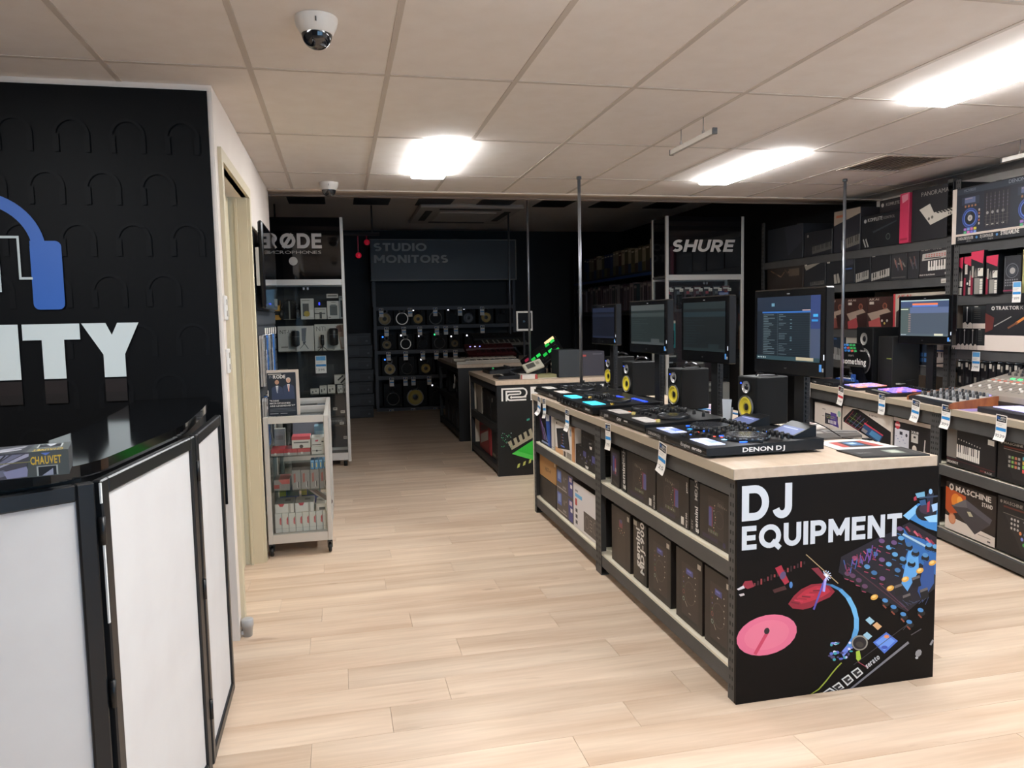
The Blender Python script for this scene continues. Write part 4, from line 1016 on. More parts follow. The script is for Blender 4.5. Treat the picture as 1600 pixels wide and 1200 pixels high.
# ------------------------------------------------------------------ speakers with mice on top
def studio_speaker(name, label, loc, rz, w, h, d, cone, ring, led=None, group=None, cat='speaker', tweet='b9b6b4', body='0f0f0f', pad=True, logo=True, bright=0.0, z_w=.36, r_w=None, r_t=None, led_s=.004):
    t = thing(name, label, cat, loc, rz, group)
    z0 = 0.0
    if pad:
        MB().prism_x([(-.004, 0), (d, 0), (d, .028), (-.004, .045)], -.002, w + .002).obj('foam_pad', [mat('121214', .8)], t); z0 = .046
    MB().box(0, w, 0, d, z0, z0 + h, 0, .006).obj('cabinet', [mat(body, .55, spec=.2)], t)
    rw = r_w or w * .38; rt = r_t or w * .20
    zc = z0 + h * z_w; zt_ = z0 + h * .78
    o = MB().lathe([(rw, 0), (rw * 1.0, .008), (rw * .9, .010), (rw * .86, .004)], axis='y', n=32, c=(w / 2, -.010, zc), caps=False)
    o.obj('woofer_ring', [mat(ring, .35, .3, bright)], t)
    if cone:
        MB().lathe([(rw * .86, .0), (rw * .76, -.003), (rw * .70, .002), (rw * .42, .0075), (rw * .40, .006), (.0006, .006)], axis='y', n=28, c=(w / 2, -.009, zc), caps=False).obj('cone', [mat(cone, .45)], t)
        MB().lathe([(rw * .41, .0), (rw * .34, .001), (rw * .2, -.003), (.0006, -.005)], axis='y', n=18, c=(w / 2, -.0035, zc), caps=False).obj('dust_cap', [mat('1a1a16', .35)], t)
    tw = MB().lathe([(rt, 0), (rt, .006), (rt * .62, .003), (rt * .5, .008)], axis='y', n=24, c=(w / 2, -.008, zt_), caps=False).obj('tweeter_plate', [mat(tweet, .3, .5)], t)
    MB().lathe([(rt * .5, .007), (rt * .3, -.002), (.0006, -.004)], axis='y', n=16, c=(w / 2, -.007, zt_), caps=False).obj('tweeter_dome', [mat('222224', .2)], tw)
    if led: MB().box(w * .2 - led_s, w * .2 + led_s, -.003, 0, zt_ + rt * .55 - led_s, zt_ + rt * .55 + led_s, 0, .001).obj('power_light', [mat(led, .3, 0, 3.0)], t)
    if logo:
        P_ = Print(w, h); P_.t(.40, .955, .028, 'KRK', 'b0aca6', 1, .2)
        P_.obj('badge', t, front(0, 0, z0))
    return t
def mouse(label, loc, rz):
    t = thing('computer_mouse', label, 'computer mouse', loc, rz, 'mice on the speakers')
    prof = [(-.055, .0), (-.05, .016), (-.03, .030), (0, .036), (.03, .03), (.05, .014), (.056, 0)]
    m = MB(); vs = []
    n = len(prof)
    for k in range(7):
        a = -1 + 2 * k / 6; s_ = math.sqrt(max(0.0, 1 - (a * .92) ** 2))
        vs += [(a * .03, y * (.82 + .18 * s_), z * (.35 + .65 * s_)) for y, z in prof]
    fs = [(k * n + q, k * n + q + 1, (k + 1) * n + q + 1, (k + 1) * n + q) for k in range(6) for q in range(n - 1)]
    m.add(vs, fs, 0, True).obj('shell', [mat('17171a', .15)], t)
    MB().lathe([(.008, -.004), (.008, .004)], axis='x', n=12, c=(0, .03, .031)).obj('scroll_wheel', [mat('8a8a8c', .4)], t)
    return t
SPK = [((2.02, 3.615), 'nearest'), ((1.955, 4.345), 'second nearest'), ((1.975, 5.175), 'third nearest'), ((2.10, 5.90), 'farthest')]
for (x, y), w_ in SPK:
    studio_speaker('studio_speaker', 'small black speaker with yellow cone and blue light, %s on the front bench' % w_, (x, y, .970), RW + R(6), .158, .245, .195, 'd8c43a', 'a9a59c', '2a50ff', 'yellow coned speakers on the nearest bench')
    v = Vector((x, y)) + Matrix.Rotation(RW + R(6), 2) @ Vector((.08, .12))
    mouse('black computer mouse resting on top of the %s yellow coned speaker' % w_, (v.x, v.y, .970 + .046 + .245), R(70))

# ------------------------------------------------------------------ monitors on posts
def monitor(label, loc, yaw, art, zc, h, w=.5, H=.37, group='monitors on posts', base_z=0.0, foot=None):
    """post at loc; the screen faces local -y after a turn by yaw"""
    t = thing('monitor', label, 'monitor', loc, yaw, group)
    MB().box(-.085, .085, -.02, .10, 0, .008, 0, .002).obj('base_plate', [M_BLACK], t)
    m = MB().box(-.034, .034, .02, .055, .008, zc + .10)
    zz = .03
    while zz < zc - H / 2:
        m.box(.034, .040, .03, .045, zz, zz + .012); zz += .022
    m.obj('post', [mat('101012', .45)], t)
    MB().box(-.05, .05, .0, .02, zc - .06, zc + .06).obj('mount', [M_BLACK], t)
    MB().box(-w / 2, w / 2, -.05, .0, zc - H / 2, zc + H / 2, 0, .006).obj('casing', [mat('0b0b0d', .22)], t)
    sw, sh = w * .885, H * .74
    sc = MB().box(-sw / 2, sw / 2, -.0515, -.049, zc - H / 2 + H * .17, zc - H / 2 + H * .17 + sh).obj('screen', [mat('10151b', .12)], t)
    p = Print(sw, sh); art(p)
    p.obj('screen_image', sc, front(-.0515, -sw / 2, zc - H / 2 + H * .17), step=.00002)
    p = Print(w, H); p.r(.93, .85, .96, .93, ('4b86c8', .5)); p.r(.965, .89, .985, .93, 'a9a8a8'); p.t(.46, .925, .018, 'acer', '6a6a6c', 0); p.r(.49, .055, .53, .065, '9a9a9c'); p.r(.98, .74, .994, .80, ('e8f0ff', .7))
    p.obj('bezel_print', t, front(-.05, -w / 2, zc - H / 2))
    return t
def scr_dj(p):
    p.r(0, 0, 1, 1, ('131c26', 1.0)); p.r(0, 0, 1, .22, ('1c2738', 1.0)); p.r(.86, 0, 1, .5, ('2b3a66', 1.0)); p.r(.86, .5, 1, .96, ('3f4a62', 1.0))
    p.r(.09, .23, .86, .255, ('2f62a8', 1)); p.r(.09, .255, .86, .93, ('151e26', 1))
    for k in range(24): p.r(.09, .27 + .027 * k, .86, .274 + .027 * k, ('2b3a44', 1))
    for k in range(24):
        q = random.Random(k)
        p.r(.11, .278 + .027 * k, .11 + .05 + .15 * q.random(), .286 + .027 * k, ('5f7078', 1))
        if q.random() > .5: p.r(.37, .278 + .027 * k, .37 + .12 * q.random() + .02, .286 + .027 * k, ('56666e', 1))
        if q.random() > .6: p.r(.55, .278 + .027 * k, .58, .286 + .027 * k, ('6a8a94', 1))
    p.r(.35, .255, .353, .93, ('4a5a64', 1)); p.r(.855, .25, .86, .93, ('5a6a74', 1)); p.r(.25, .10, .30, .15, ('5f8aa0', 1)); p.r(.74, .21, .86, .225, ('b09a9a', 1))
    p.r(.9, .28, .97, .32, ('3f98d0', 1)); p.r(.88, .36, .97, .39, ('2f80c0', 1))
    p.r(0, .935, 1, 1, ('2a4048', 1)); p.r(.65, .935, .91, .985, ('a8a088', 1)); [p.r(.02 + .03 * k, .955, .035 + .03 * k, .975, ('b8c4c4', 1)) for k in range(5)]
def scr_dim(c1, c2, c3, bars=True):
    def f(p):
        p.r(0, 0, 1, 1, (c1, 1)); p.r(0, 0, 1, .14, (c2, 1)); p.r(0, .2, 1, .3, (c3, 1))
        for k in range(10): p.r(.04, .36 + .055 * k, .04 + .3 * random.Random(k).random() + .2, .368 + .055 * k, (c3, 1))
        p.r(0, .94, 1, 1, (c2, 1))
        if bars: p.r(.62, .85, .86, .95, (c2, 1))
    return f
PZ = .970
def ang(nx, ny): return math.atan2(-(-nx), -ny) if False else math.atan2(nx, -ny)
monitor('largest monitor, on the near end of the front bench, showing a track list', (2.10, 3.217, PZ), R(-85), scr_dj, 1.492 - PZ, .4, .514, .406)
monitor('dark monitor second from the near end of the front bench', (2.06, 3.982, PZ), R(-86), scr_dim('11171a', '1b2528', '18262c'), 1.499 - PZ, .4, .505, .373)
monitor('dim grey monitor third from the near end of the front bench', (2.0, 4.65, PZ), R(-86), scr_dim('1c2425', '3a3f40', '2b3334'), 1.51 - PZ, .4, .53, .344)
monitor('dim blue monitor farthest along the front bench', (2.06, 5.666, PZ), R(-86), scr_dim('10131d', '191f30', '161b28', False), 1.52 - PZ, .4, .47, .314)

# ------------------------------------------------------------------ small things on the near bench
t = thing('card_stand', 'blank white folded card standing beside the nearest speaker', 'card', (1.965, 3.66, .970), RW + R(40))
MB().prism([(0, 0), (.032, 0), (.044, .165), (-.008, .165)], 0, .002).obj('card', [mat('c9ccd0')], t)
MB().prism([(0, 0), (.032, 0), (.040, .12), (-.004, .12)], .03, .032).box(-.006, .042, .0, .03, .0, .001).obj('back_flap', [mat('a9acb0')], t)
def flyer(label, name, pts, th, col, art, cat='leaflet', group='leaflets on the front bench'):
    """a flat sheet or booklet lying on the worktop; pts = far left, far right, near right, near left"""
    (x0, y0), (x1, y1), (x2, y2), (x3, y3) = pts
    cx, cy = (x0 + x1 + x2 + x3) / 4, (y0 + y1 + y2 + y3) / 4
    t = thing(name, label, cat, (cx, cy, .970), 0, group)
    loc = [(x - cx, y - cy) for x, y in (pts[3], pts[2], pts[1], pts[0])]
    MB().prism_z(loc, 0, th).obj('pages', [mat(col, .35)], t)
    p = Print(1, 1); art(p)
    (a0, b0), (a1, b1), (a2, b2), (a3, b3) = loc
    def M(u, v, o): return ((1 - u) * (1 - v) * a0 + u * (1 - v) * a1 + u * v * a2 + (1 - u) * v * a3, (1 - u) * (1 - v) * b0 + u * (1 - v) * b1 + u * v * b2 + (1 - u) * v * b3, th + o)
    p.obj('cover_print', t, M)
    return t
flyer('black booklet with pale centre print at the near right corner of the front bench', 'booklet', [(2.116, 2.927), (2.429, 2.906), (2.408, 2.711), (2.111, 2.750)], .006, '23221f', lambda p: (p.r(.03, .04, .97, .96, '2b2a28'), p.r(.55, .3, .78, .72, '7d8478'), p.r(.6, .38, .73, .62, 'a9ad9f'), p.t(.1, .6, .1, 'DENON DJ', '8a8782', 0, .2), p.r(.9, .1, .91, .9, '6a6762')))
flyer('white bordered leaflet with red and blue picture on the front bench', 'leaflet', [(2.163, 3.158), (2.412, 3.170), (2.428, 2.897), (2.132, 2.939)], .004, 'ddd8d2', lambda p: (p.P([(.18, .22), (.86, .2), (.86, .8), (.18, .8)], '2a2628'), p.P([(.18, .22), (.36, .22), (.3, .8), (.18, .8)], 'a8443c'), p.P([(.74, .2), (.86, .2), (.86, .8), (.68, .8)], '9c4038'), p.P([(.4, .3), (.68, .28), (.64, .62), (.4, .66)], '3f6a94'), p.P([(.46, .36), (.6, .34), (.58, .5), (.46, .52)], 'a9c4d8')))
flyer('grey brochure fanned open behind the white bordered leaflet', 'brochure', [(2.325, 3.489), (2.537, 3.353), (2.463, 3.212), (2.199, 3.195)], .012, '55504c', lambda p: (p.P([(.3, .05), (.98, .05), (.98, .5), (.36, .45)], '8d8883'), p.P([(.36, .2), (.98, .16), (.98, .4), (.4, .38)], '3a3735'), [p.c(.12 + .06 * (k % 3), .35 + .12 * (k // 3), .05, 'a39e98', 8) for k in range(6)]))
flyer('open printed magazine lying behind the nearest monitor post', 'magazine', [(2.330, 3.728), (2.518, 3.738), (2.497, 3.536), (2.205, 3.475)], .010, 'd8cfc4', lambda p: (p.P([(0, .35), (1, .28), (1, .42), (0, .5)], '8a6a66'), p.P([(.1, .6), (.95, .55), (.95, .7), (.1, .74)], '46423f'), p.P([(.1, .1), (.5, .08), (.5, .2), (.1, .22)], 'b9a89a')))
flyer('crumpled printed sheets lying between the two nearest monitors', 'sheets', [(2.357, 4.704), (2.492, 4.648), (2.099, 3.870), (2.067, 4.085)], .012, 'd8d0cc', lambda p: (p.P([(.0, .1), (.6, .05), (.9, .3), (.1, .35)], 'b9a0b8'), p.P([(.2, .5), (.9, .45), (.95, .6), (.25, .68)], '7a6478'), p.P([(.0, .75), (.6, .72), (.62, .85), (0, .9)], 'c08a78')))
t = thing('blue_cable', 'blue cable lying behind the second monitor post', 'cable', (2.22, 4.25, .970))
m = MB(); pts = [(-.1, .25, .006), (-.02, .2, .02), (.05, .08, .012), (.06, -.06, .02), (.1, -.2, .012), (.16, -.3, .006)]
for a, b in zip(pts[:-1], pts[1:]): m.tube(a, b, .006, 8)
m.obj('cord', [mat('2f78b8', .4)], t)
MB().box(.14, .18, -.34, -.30, 0, .014, 0, .002).obj('plug', [mat('d8d4ce')], t)
t = thing('black_cable', 'thin black cable looped behind the nearest monitor post', 'cable', (2.27, 3.30, .970))
m = MB(); pts = [(-.16, .0, .004), (-.11, .02, .06), (-.03, .03, .09), (.04, -.02, .05), (.08, -.1, .004), (.15, -.16, .004)]
for a, b in zip(pts[:-1], pts[1:]): m.tube(a, b, .0025, 6)
m.obj('cord', [M_BLACK], t)
MB().box(.14, .18, -.18, -.155, 0, .01, 0, .001).obj('plug', [M_BLACK], t)
def pole(label, x, y, z0, z1):
    t = thing('ceiling_pole', label, 'pole', (x, y, z0))
    MB().lathe([(.013, .004), (.013, z1 - z0 - .004)], n=16).obj('tube', [mat('7c7e82', .35, .7)], t)
    MB().lathe([(.03, 0), (.03, .004), (.016, .008), (.016, .02)], n=18).obj('floor_flange', [mat('5a5c60', .35, .7)], t)
    MB().lathe([(.02, z1 - z0 - .02), (.02, z1 - z0)], n=16).obj('ceiling_flange', [mat('5a5c60', .35, .7)], t)
pole('steel pole from the front bench up to the ceiling', 1.912, 5.93, .970, 2.6985)

# ================================================================== synth bench behind the nearest bench
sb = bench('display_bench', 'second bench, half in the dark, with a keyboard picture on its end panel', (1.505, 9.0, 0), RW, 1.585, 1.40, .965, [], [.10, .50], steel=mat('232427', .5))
MB().box(-.018, -.002, -.004, 1.40, 0, .92).obj('end_board', [mat('cfc4b2', .5)], sb)
ep = MB().box(1.586, 1.600, 0.0, 1.41, 0.0, .919).obj('end_panel', [mat('151617', .4)], sb)
p = Print(1.41, .919)
def S(x, z): return (x / 1.41, 1 - z / .919)
def SP(pts, c): p.P([S(*q) for q in pts], c)
WH = 'ddd9d3'
def bar2(x0, z0, x1, z1): SP([(x0, z0), (x0, z1), (x1, z1), (x1, z0)], WH)
# logo mark: nested rounded strokes
bar2(.045, .76, .062, .890); bar2(.045, .874, .27, .890)
bar2(.088, .76, .105, .862); bar2(.088, .846, .235, .862)
bar2(.130, .818, .225, .833); bar2(.130, .760, .30, .775); bar2(.150, .789, .30, .803); 
def bow(cx, cz, r1, r0, a0, a1):
    for k in range(10):
        a, b = R(a0 + (a1 - a0) * k / 10), R(a0 + (a1 - a0) * (k + 1) / 10)
        SP([(cx + r1 * math.cos(a), cz + r1 * math.sin(a)), (cx + r1 * math.cos(b), cz + r1 * math.sin(b)), (cx + r0 * math.cos(b), cz + r0 * math.sin(b)), (cx + r0 * math.cos(a), cz + r0 * math.sin(a))], WH)
bow(.262, .839, .051, .036, -90, 90); bow(.228, .840, .022, .007, -90, 90); bow(.135, .797, .037, .022, 90, 270); bow(.150, .796, .014, .0, 90, 270)
bar2(.135, .788, .26, .803)
u, v = S(.345, .765); p.t(u, v, .125 / .919, 'Roland', WH, 1, .55)
# keyboard picture
SP([(.10, .30), (.85, .74), (1.41, .80), (1.41, .06), (.20, .06)], '0f1011')
SP([(.10, .345), (.95, .80), (.95, .68), (.14, .265)], '9a927c')
for k in range(15):
    x, z = .135 + k * .052, .335 + k * .0285
    SP([(x, z + .03), (x + .022, z + .042), (x + .04, z - .018), (x + .018, z - .03)], '0b0c0d')
SP([(.14, .225), (.35, .345), (.78, .575), (.86, .42), (.44, .12)], '2fae36')
SP([(.14, .225), (.20, .25), (.50, .15), (.44, .12)], '4cbc4c')
for k in range(9): SP([(.20 + .06 * k, .115 + .02 * k), (.225 + .06 * k, .125 + .02 * k), (.215 + .06 * k, .085 + .02 * k), (.19 + .06 * k, .075 + .02 * k)], 'a9b05a')
for k in range(30):
    q = random.Random(k); x, z = .02 + .12 * q.random(), .28 + .16 * q.random()
    SP([(x, z), (x + .008, z), (x + .008, z + .008), (x, z + .008)], ['2f7a50', '3a9a6a', '88a0a0'][k % 3])
SP([(.30, .55), (.33, .56), (.33, .58), (.30, .57)], '3a8a78'); SP([(.38, .54), (.42, .56), (.42, .58), (.38, .56)], '9a3a3a')
p.obj('keyboard_print', ep, lambda u, z, o: (1.600 + o, u, z), step=.00002)
def sbx(label, y0, y1, z, h, col, art=None, name='carton'):
    return carton(name, label, 'box', (1.54, y0, z), (y0 - y1, h, .4), RW, col, art, 'boxes in the second bench')
sbx('red box with white stripe on the low shelf of the second bench', 8.62, 8.05, .112, .34, '7c2227', lambda p: (p.P([(.1, .55), (.9, .25), (.9, .55), (.1, .85)], '9a938a'), p.P([(.1, .25), (.9, .02), (.9, .2), (.1, .45)], '2b1416')))
sbx('upright red box beside the striped red box in the second bench', 8.03, 7.93, .112, .36, '9c2f34')
sbx('black box with white corner on the low shelf of the second bench', 7.90, 7.50, .112, .3, '141416', lambda p: (p.r(.8, .3, .95, .45, '9a9a98'), p.r(.1, .8, .5, .9, '6a6455')))
sbx('white rounded box on the upper shelf of the second bench', 8.80, 8.45, .512, .33, '8d877c', lambda p: p.r(.1, .5, .3, 1, '55514b'))
sbx('black box near the panel on the upper shelf of the second bench', 8.40, 7.95, .512, .3, '101012', lambda p: (p.r(.1, .1, .14, .9, '8a8880'), p.r(.7, .2, .9, .3, '3a3a3a')))
sbx('slim black box right of the black box, upper shelf of the second bench', 7.92, 7.55, .512, .28, '0e0e10', lambda p: p.r(.2, .15, .3, .3, '9a9890'))
ZS = .965
def drum(name, label, loc, rz, w, d, h, lights, col='131315', cat='drum machine', tilt=0.0):
    t = thing(name, label, cat, loc, rz)
    t.rotation_euler = (tilt, 0, rz)
    MB().prism_x([(0, 0), (0, h * .6), (d, h), (d, 0)], 0, w).obj('body', [mat(col, .4)], t)
    zt = lambda y: h * .6 + h * .4 * y / d
    for (u, v, c, e) in lights:
        MB().box(u * w - .010, u * w + .010, v * d - .006, v * d + .006, zt(v * d), zt(v * d) + .005, 0, .001).obj('key_light', [mat(c, .3, 0, e)], t)
    for k in range(6): knob(t, w * (.1 + .16 * k), d * .85, zt(d * .85), .008, .02)
    return t
drum('drum_machine', 'black drum machine with green display on the second bench', (1.62, 8.80, ZS), RW, .45, .30, .06, [(.25, .35, '30e070', .9), (.32, .35, '30e070', .9), (.6, .2, '8a8a88', 0), (.7, .2, '8a8a88', 0), (.8, .2, '8a8a88', 0)])
drum('drum_machine', 'black groove box with green and blue keys behind the drum machine', (1.86, 8.35, ZS), RW, .42, .30, .07, [(.2, .5, '30d060', .8), (.3, .5, '30d060', .8), (.55, .5, 'c8b0d8', .3), (.75, .55, '3f78ff', .9), (.85, .55, 'd0a0b8', .3)])
drum('drum_machine', 'small white keyed recorder at the front left of the second bench', (1.56, 7.86, ZS), RW, .30, .22, .045, [(.3, .3, 'b9b4ac', 0), (.5, .3, 'b9b4ac', 0), (.7, .3, 'b9b4ac', 0)])
# tilted synth on a stand
t = thing('tilted_synth', 'tilted sampler with green and orange lit keys on the second bench', 'synthesizer', (2.20, 8.0, ZS), R(-20))
MB().box(-.02, .02, -.02, .24, 0, .012).prism_x([(.20, .012), (.24, .012), (.16, .26), (.13, .26)], -.015, .015).obj('stand', [M_BLACK], t)
tb = MB().box(-.24, .24, 0, .32, 0, .045, 0, .004).obj('body', [mat('111113', .4)], t)
tb.location = (0, -.03, .10); tb.rotation_euler = (R(38), R(-36), 0)
for i in range(6):
    for j in range(4):
        c, e = [('22c04a', .55), ('1b1b1d', 0), ('1b1b1d', 0), ('30e060', .5), ('1b1b1d', 0)][(i * 3 + j) % 5] if i > 0 else [('a02a48', .3), ('1b1b1d', 0), ('1b1b1d', 0)][j % 3]
        MB().box(-.19 + .07 * i, -.14 + .07 * i, .04 + .06 * j, .085 + .06 * j, .045, .051, 0, .001).obj('key', [mat(c, .3, 0, e)], tb)
MB().box(.10, .22, .26, .31, .045, .048).obj('display', [mat('ffd8a0', .3, 0, 1.0)], tb)
carton('carton', 'white and red box lying at the front of the second bench', 'box', (1.78, 7.50, ZS), (.17, .045, .2), 0, 'cfc7bd', lambda p: (p.r(.85, 0, 1, 1, 'a8433f'), p.r(0, 0, .06, 1, 'a8433f')))
carton('carton', 'flat olive box right of the white and red box on the second bench', 'box', (1.955, 7.50, ZS), (.2, .04, .2), 0, '85805a', lambda p: p.r(0, .8, 1, 1, 'b9b0a0'))
t = thing('groove_box', 'small cream recorder propped up on the olive box', 'recorder', (1.95, 7.56, ZS + .045), 0)
gb = MB().box(-.10, .10, 0, .13, 0, .03, 0, .006).obj('body', [mat('b9b2a0', .45)], t); gb.rotation_euler = (R(35), R(-18), 0); gb.location = (0, .0, .032)
P_ = Print(.2, .13); P_.r(.15, .2, .6, .75, '4b4a44'); P_.r(.68, .25, .85, .6, '8a8474'); P_.obj('face_print', gb, top(.03, -.1, 0))
MB().box(-.05, .05, .03, .09, 0, .03).obj('prop', [M_BLACK], t)
t = thing('rear_facing_speaker', 'plain black speaker cabinet seen from behind on the second bench', 'speaker', (2.19, 7.54, ZS), R(3))
MB().box(0, .235, 0, .24, 0, .285, 0, .004).obj('cabinet', [mat('2c3033', .5)], t)
MB().lathe([(.07, 0), (.06, .008), (.0006, .002)], axis='y', n=24, c=(.118, .24, .1), caps=False).obj('woofer', [mat('202022')], t)
P_ = Print(.235, .285); P_.r(.02, .02, .98, .03, '3a3d40'); P_.obj('seam', t, front(0))
carton('carton', 'grey violet box right of the speaker cabinet on the second bench', 'box', (2.455, 7.62, ZS), (.26, .26, .25), 0, '37343c', lambda p: (p.r(.03, .14, .22, .22, 'a8463f'), p.r(.5, .1, .9, .14, '5a565c')))
# tablet on its own stand
t = thing('tablet', 'white framed tablet on a stand at the second bench', 'tablet', (2.09, 8.62, ZS), R(4))
MB().lathe([(.09, 0), (.09, .008), (.012, .012), (.012, .55), (.008, .55)], n=18).obj('stand', [mat('303134', .3)], t)
MB().box(-.098, .098, -.03, -.014, .47, .70, 0, .004).obj('frame', [mat('cfc8bf', .4)], t)
MB().box(-.08, .08, -.031, -.029, .495, .68).obj('screen', [mat('08090c', .5, spec=.1)], t)
P_ = Print(.16, .185); P_.t(.38, .58, .10, '23', ('5a7a90', .6), 0); P_.obj('screen_image', t, front(-.031, -.08, .495))
pole('thin steel pole rising from the second bench into the dark ceiling', 2.03, 8.12, ZS, 3.2)
# third bench, almost black
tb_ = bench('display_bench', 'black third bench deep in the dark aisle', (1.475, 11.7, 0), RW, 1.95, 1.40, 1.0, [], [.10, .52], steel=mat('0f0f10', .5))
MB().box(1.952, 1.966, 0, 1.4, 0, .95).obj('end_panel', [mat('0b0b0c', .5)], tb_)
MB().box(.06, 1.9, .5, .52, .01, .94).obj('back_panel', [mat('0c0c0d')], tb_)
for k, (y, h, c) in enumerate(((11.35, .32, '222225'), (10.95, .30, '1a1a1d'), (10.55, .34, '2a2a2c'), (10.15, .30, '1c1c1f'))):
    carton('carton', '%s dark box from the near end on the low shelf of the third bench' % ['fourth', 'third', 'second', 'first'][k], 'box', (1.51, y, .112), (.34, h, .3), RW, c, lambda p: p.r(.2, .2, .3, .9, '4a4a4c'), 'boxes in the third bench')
for k, (y, z) in enumerate(((11.2, .535), (10.2, .535))):
    t = studio_speaker('studio_speaker', ['small black speaker with blue light, far end of the third bench shelf', 'small black speaker with blue light, near end of the third bench shelf'][k], (1.52, y, z), RW, .2, .31, .22, None, '2a2a2c', '3038ff', 'speakers in the third bench', pad=False, logo=False, tweet='2c2c2e')
# keyboards on the third bench
def keyboard(name, label, loc, rz, L, D, body, nk=29, tilt=0.0, keyc='cfc9be', lights=()):
    t = thing(name, label, 'keyboard', loc, rz, 'keyboards on the third bench'); t.rotation_euler = (tilt, 0, rz)
    MB().prism_x([(0, 0), (0, .035), (D * .5, .04), (D * .55, .065), (D, .075), (D, 0)], 0, L).obj('body', [mat(body, .4)], t)
    w = (L - .14) / nk
    for k in range(nk): MB().box(.12 + k * w + .0008, .12 + (k + 1) * w - .0008, -.004, D * .5, .034, .046).obj('white_key', [mat(keyc, .4)], t)
    for k in range(nk):
        if k % 7 in (0, 1, 3, 4, 5): MB().box(.12 + (k + .72) * w, .12 + (k + 1.28) * w, D * .18, D * .5, .046, .054).obj('black_key', [mat('101010', .35)], t)
    for k in range(8): knob(t, .1 + k * (L - .2) / 8, D * .78, .072, .008, .016)
    for (u, c) in lights: MB().box(u * L - .01, u * L + .01, D * .7, D * .74, .071, .076).obj('key_light', [mat(c, .3, 0, 1.5)], t)
    return t
keyboard('keyboard', 'white keyboard at the near edge of the third bench', (1.47, 9.80, 1.0), R(4), .86, .32, 'b3ab9d')
k_ = keyboard('keyboard', 'dark red keyboard tilted on a rack above the white keyboard', (1.72, 10.35, 1.06), R(8), .70, .26, '3a1214', 26, R(24), '4a1c1e', ((.1, 'b0a0ff'), (.2, 'd8d0ff'), (.3, '9aa0ff')))
MB().box(.04, .07, .02, .24, -.10, .01).box(.72, .75, .02, .24, -.10, .01).obj('rack_leg', [M_BLACK], k_)
k_ = keyboard('keyboard', 'black keyboard on the upper rack of the third bench', (1.95, 10.95, 1.16), R(14), .86, .3, '18181a', 29, R(30), '77736c')
MB().box(.04, .07, .02, .24, -.16, .01).box(.78, .81, .02, .24, -.16, .01).obj('rack_leg', [M_BLACK], k_)
t = thing('headphones', 'white corded headphones hanging on the end of the third bench', 'headphones', (1.468, 9.95, .86), RW)
MB().tube((0, -.012, .0), (.02, -.012, -.14), .006, 8).tube((.02, -.012, -.14), (.08, -.012, -.02), .004, 8).obj('cord', [mat('9a968f')], t)
MB().lathe([(.035, -.02), (.03, .0), (.0006, .004)], axis='y', n=16, c=(.02, -.01, -.15), caps=False).obj('ear_cup', [mat('8a867f')], t)
pole('thinner steel pole behind the tablet in the dark room', 2.53, 11.3, 1.0, 3.2)

# ================================================================== studio monitor wall
RX0, RX1, RY = .585, 3.115, 13.46
t = thing('speaker_rack', 'dark steel rack full of studio monitors at the back wall', 'shelving', (RX0, RY, 0))
Zr = [.06, .62, 1.07, 1.50, 1.83]
for x in (0, RX1 - RX0 - .05):
    for y in (0, .44): MB().box(x, x + .05, y, y + .05, 0, 2.27).obj('post', [mat('45454a', .45)], t)
for z in Zr:
    MB().box(.05, RX1 - RX0 - .05, .0, .03, z - .065, z - .004).obj('beam', [mat('45454a', .5)], t)
    MB().box(.004, RX1 - RX0 - .004, .031, .49, z - .02, z).obj('shelf_board', [mat('2c2d30', .6)], t)
MB().box(.05, RX1 - RX0 - .05, .49, .50, 0, 2.27).obj('back_panel', [mat('131315')], t)
t = thing('sign_box', 'black header sign reading STUDIO MONITORS in the dark room', 'sign', (RX0 - .02, RY - .04, 2.285))
MB().box(0, 2.56, 0, .45, 0, .69, 0, .004).obj('panel', [mat('4c4a49', .4)], t)
MB().box(-.01, 2.57, -.012, .0, -.012, .004).box(-.01, 2.57, -.012, 0, .686, .702).box(2.55, 2.57, -.012, 0, .004, .686).obj('edge_strip', [mat('8a8378', .4)], t)
p = Print(2.56, .69)
p.t(.024, .28, .20, 'STUDIO', 'b3aea8', 3, .355); p.t(.024, .575, .20, 'MONITORS', 'b3aea8', 3, .50)
p.obj('lettering', t, front(0))
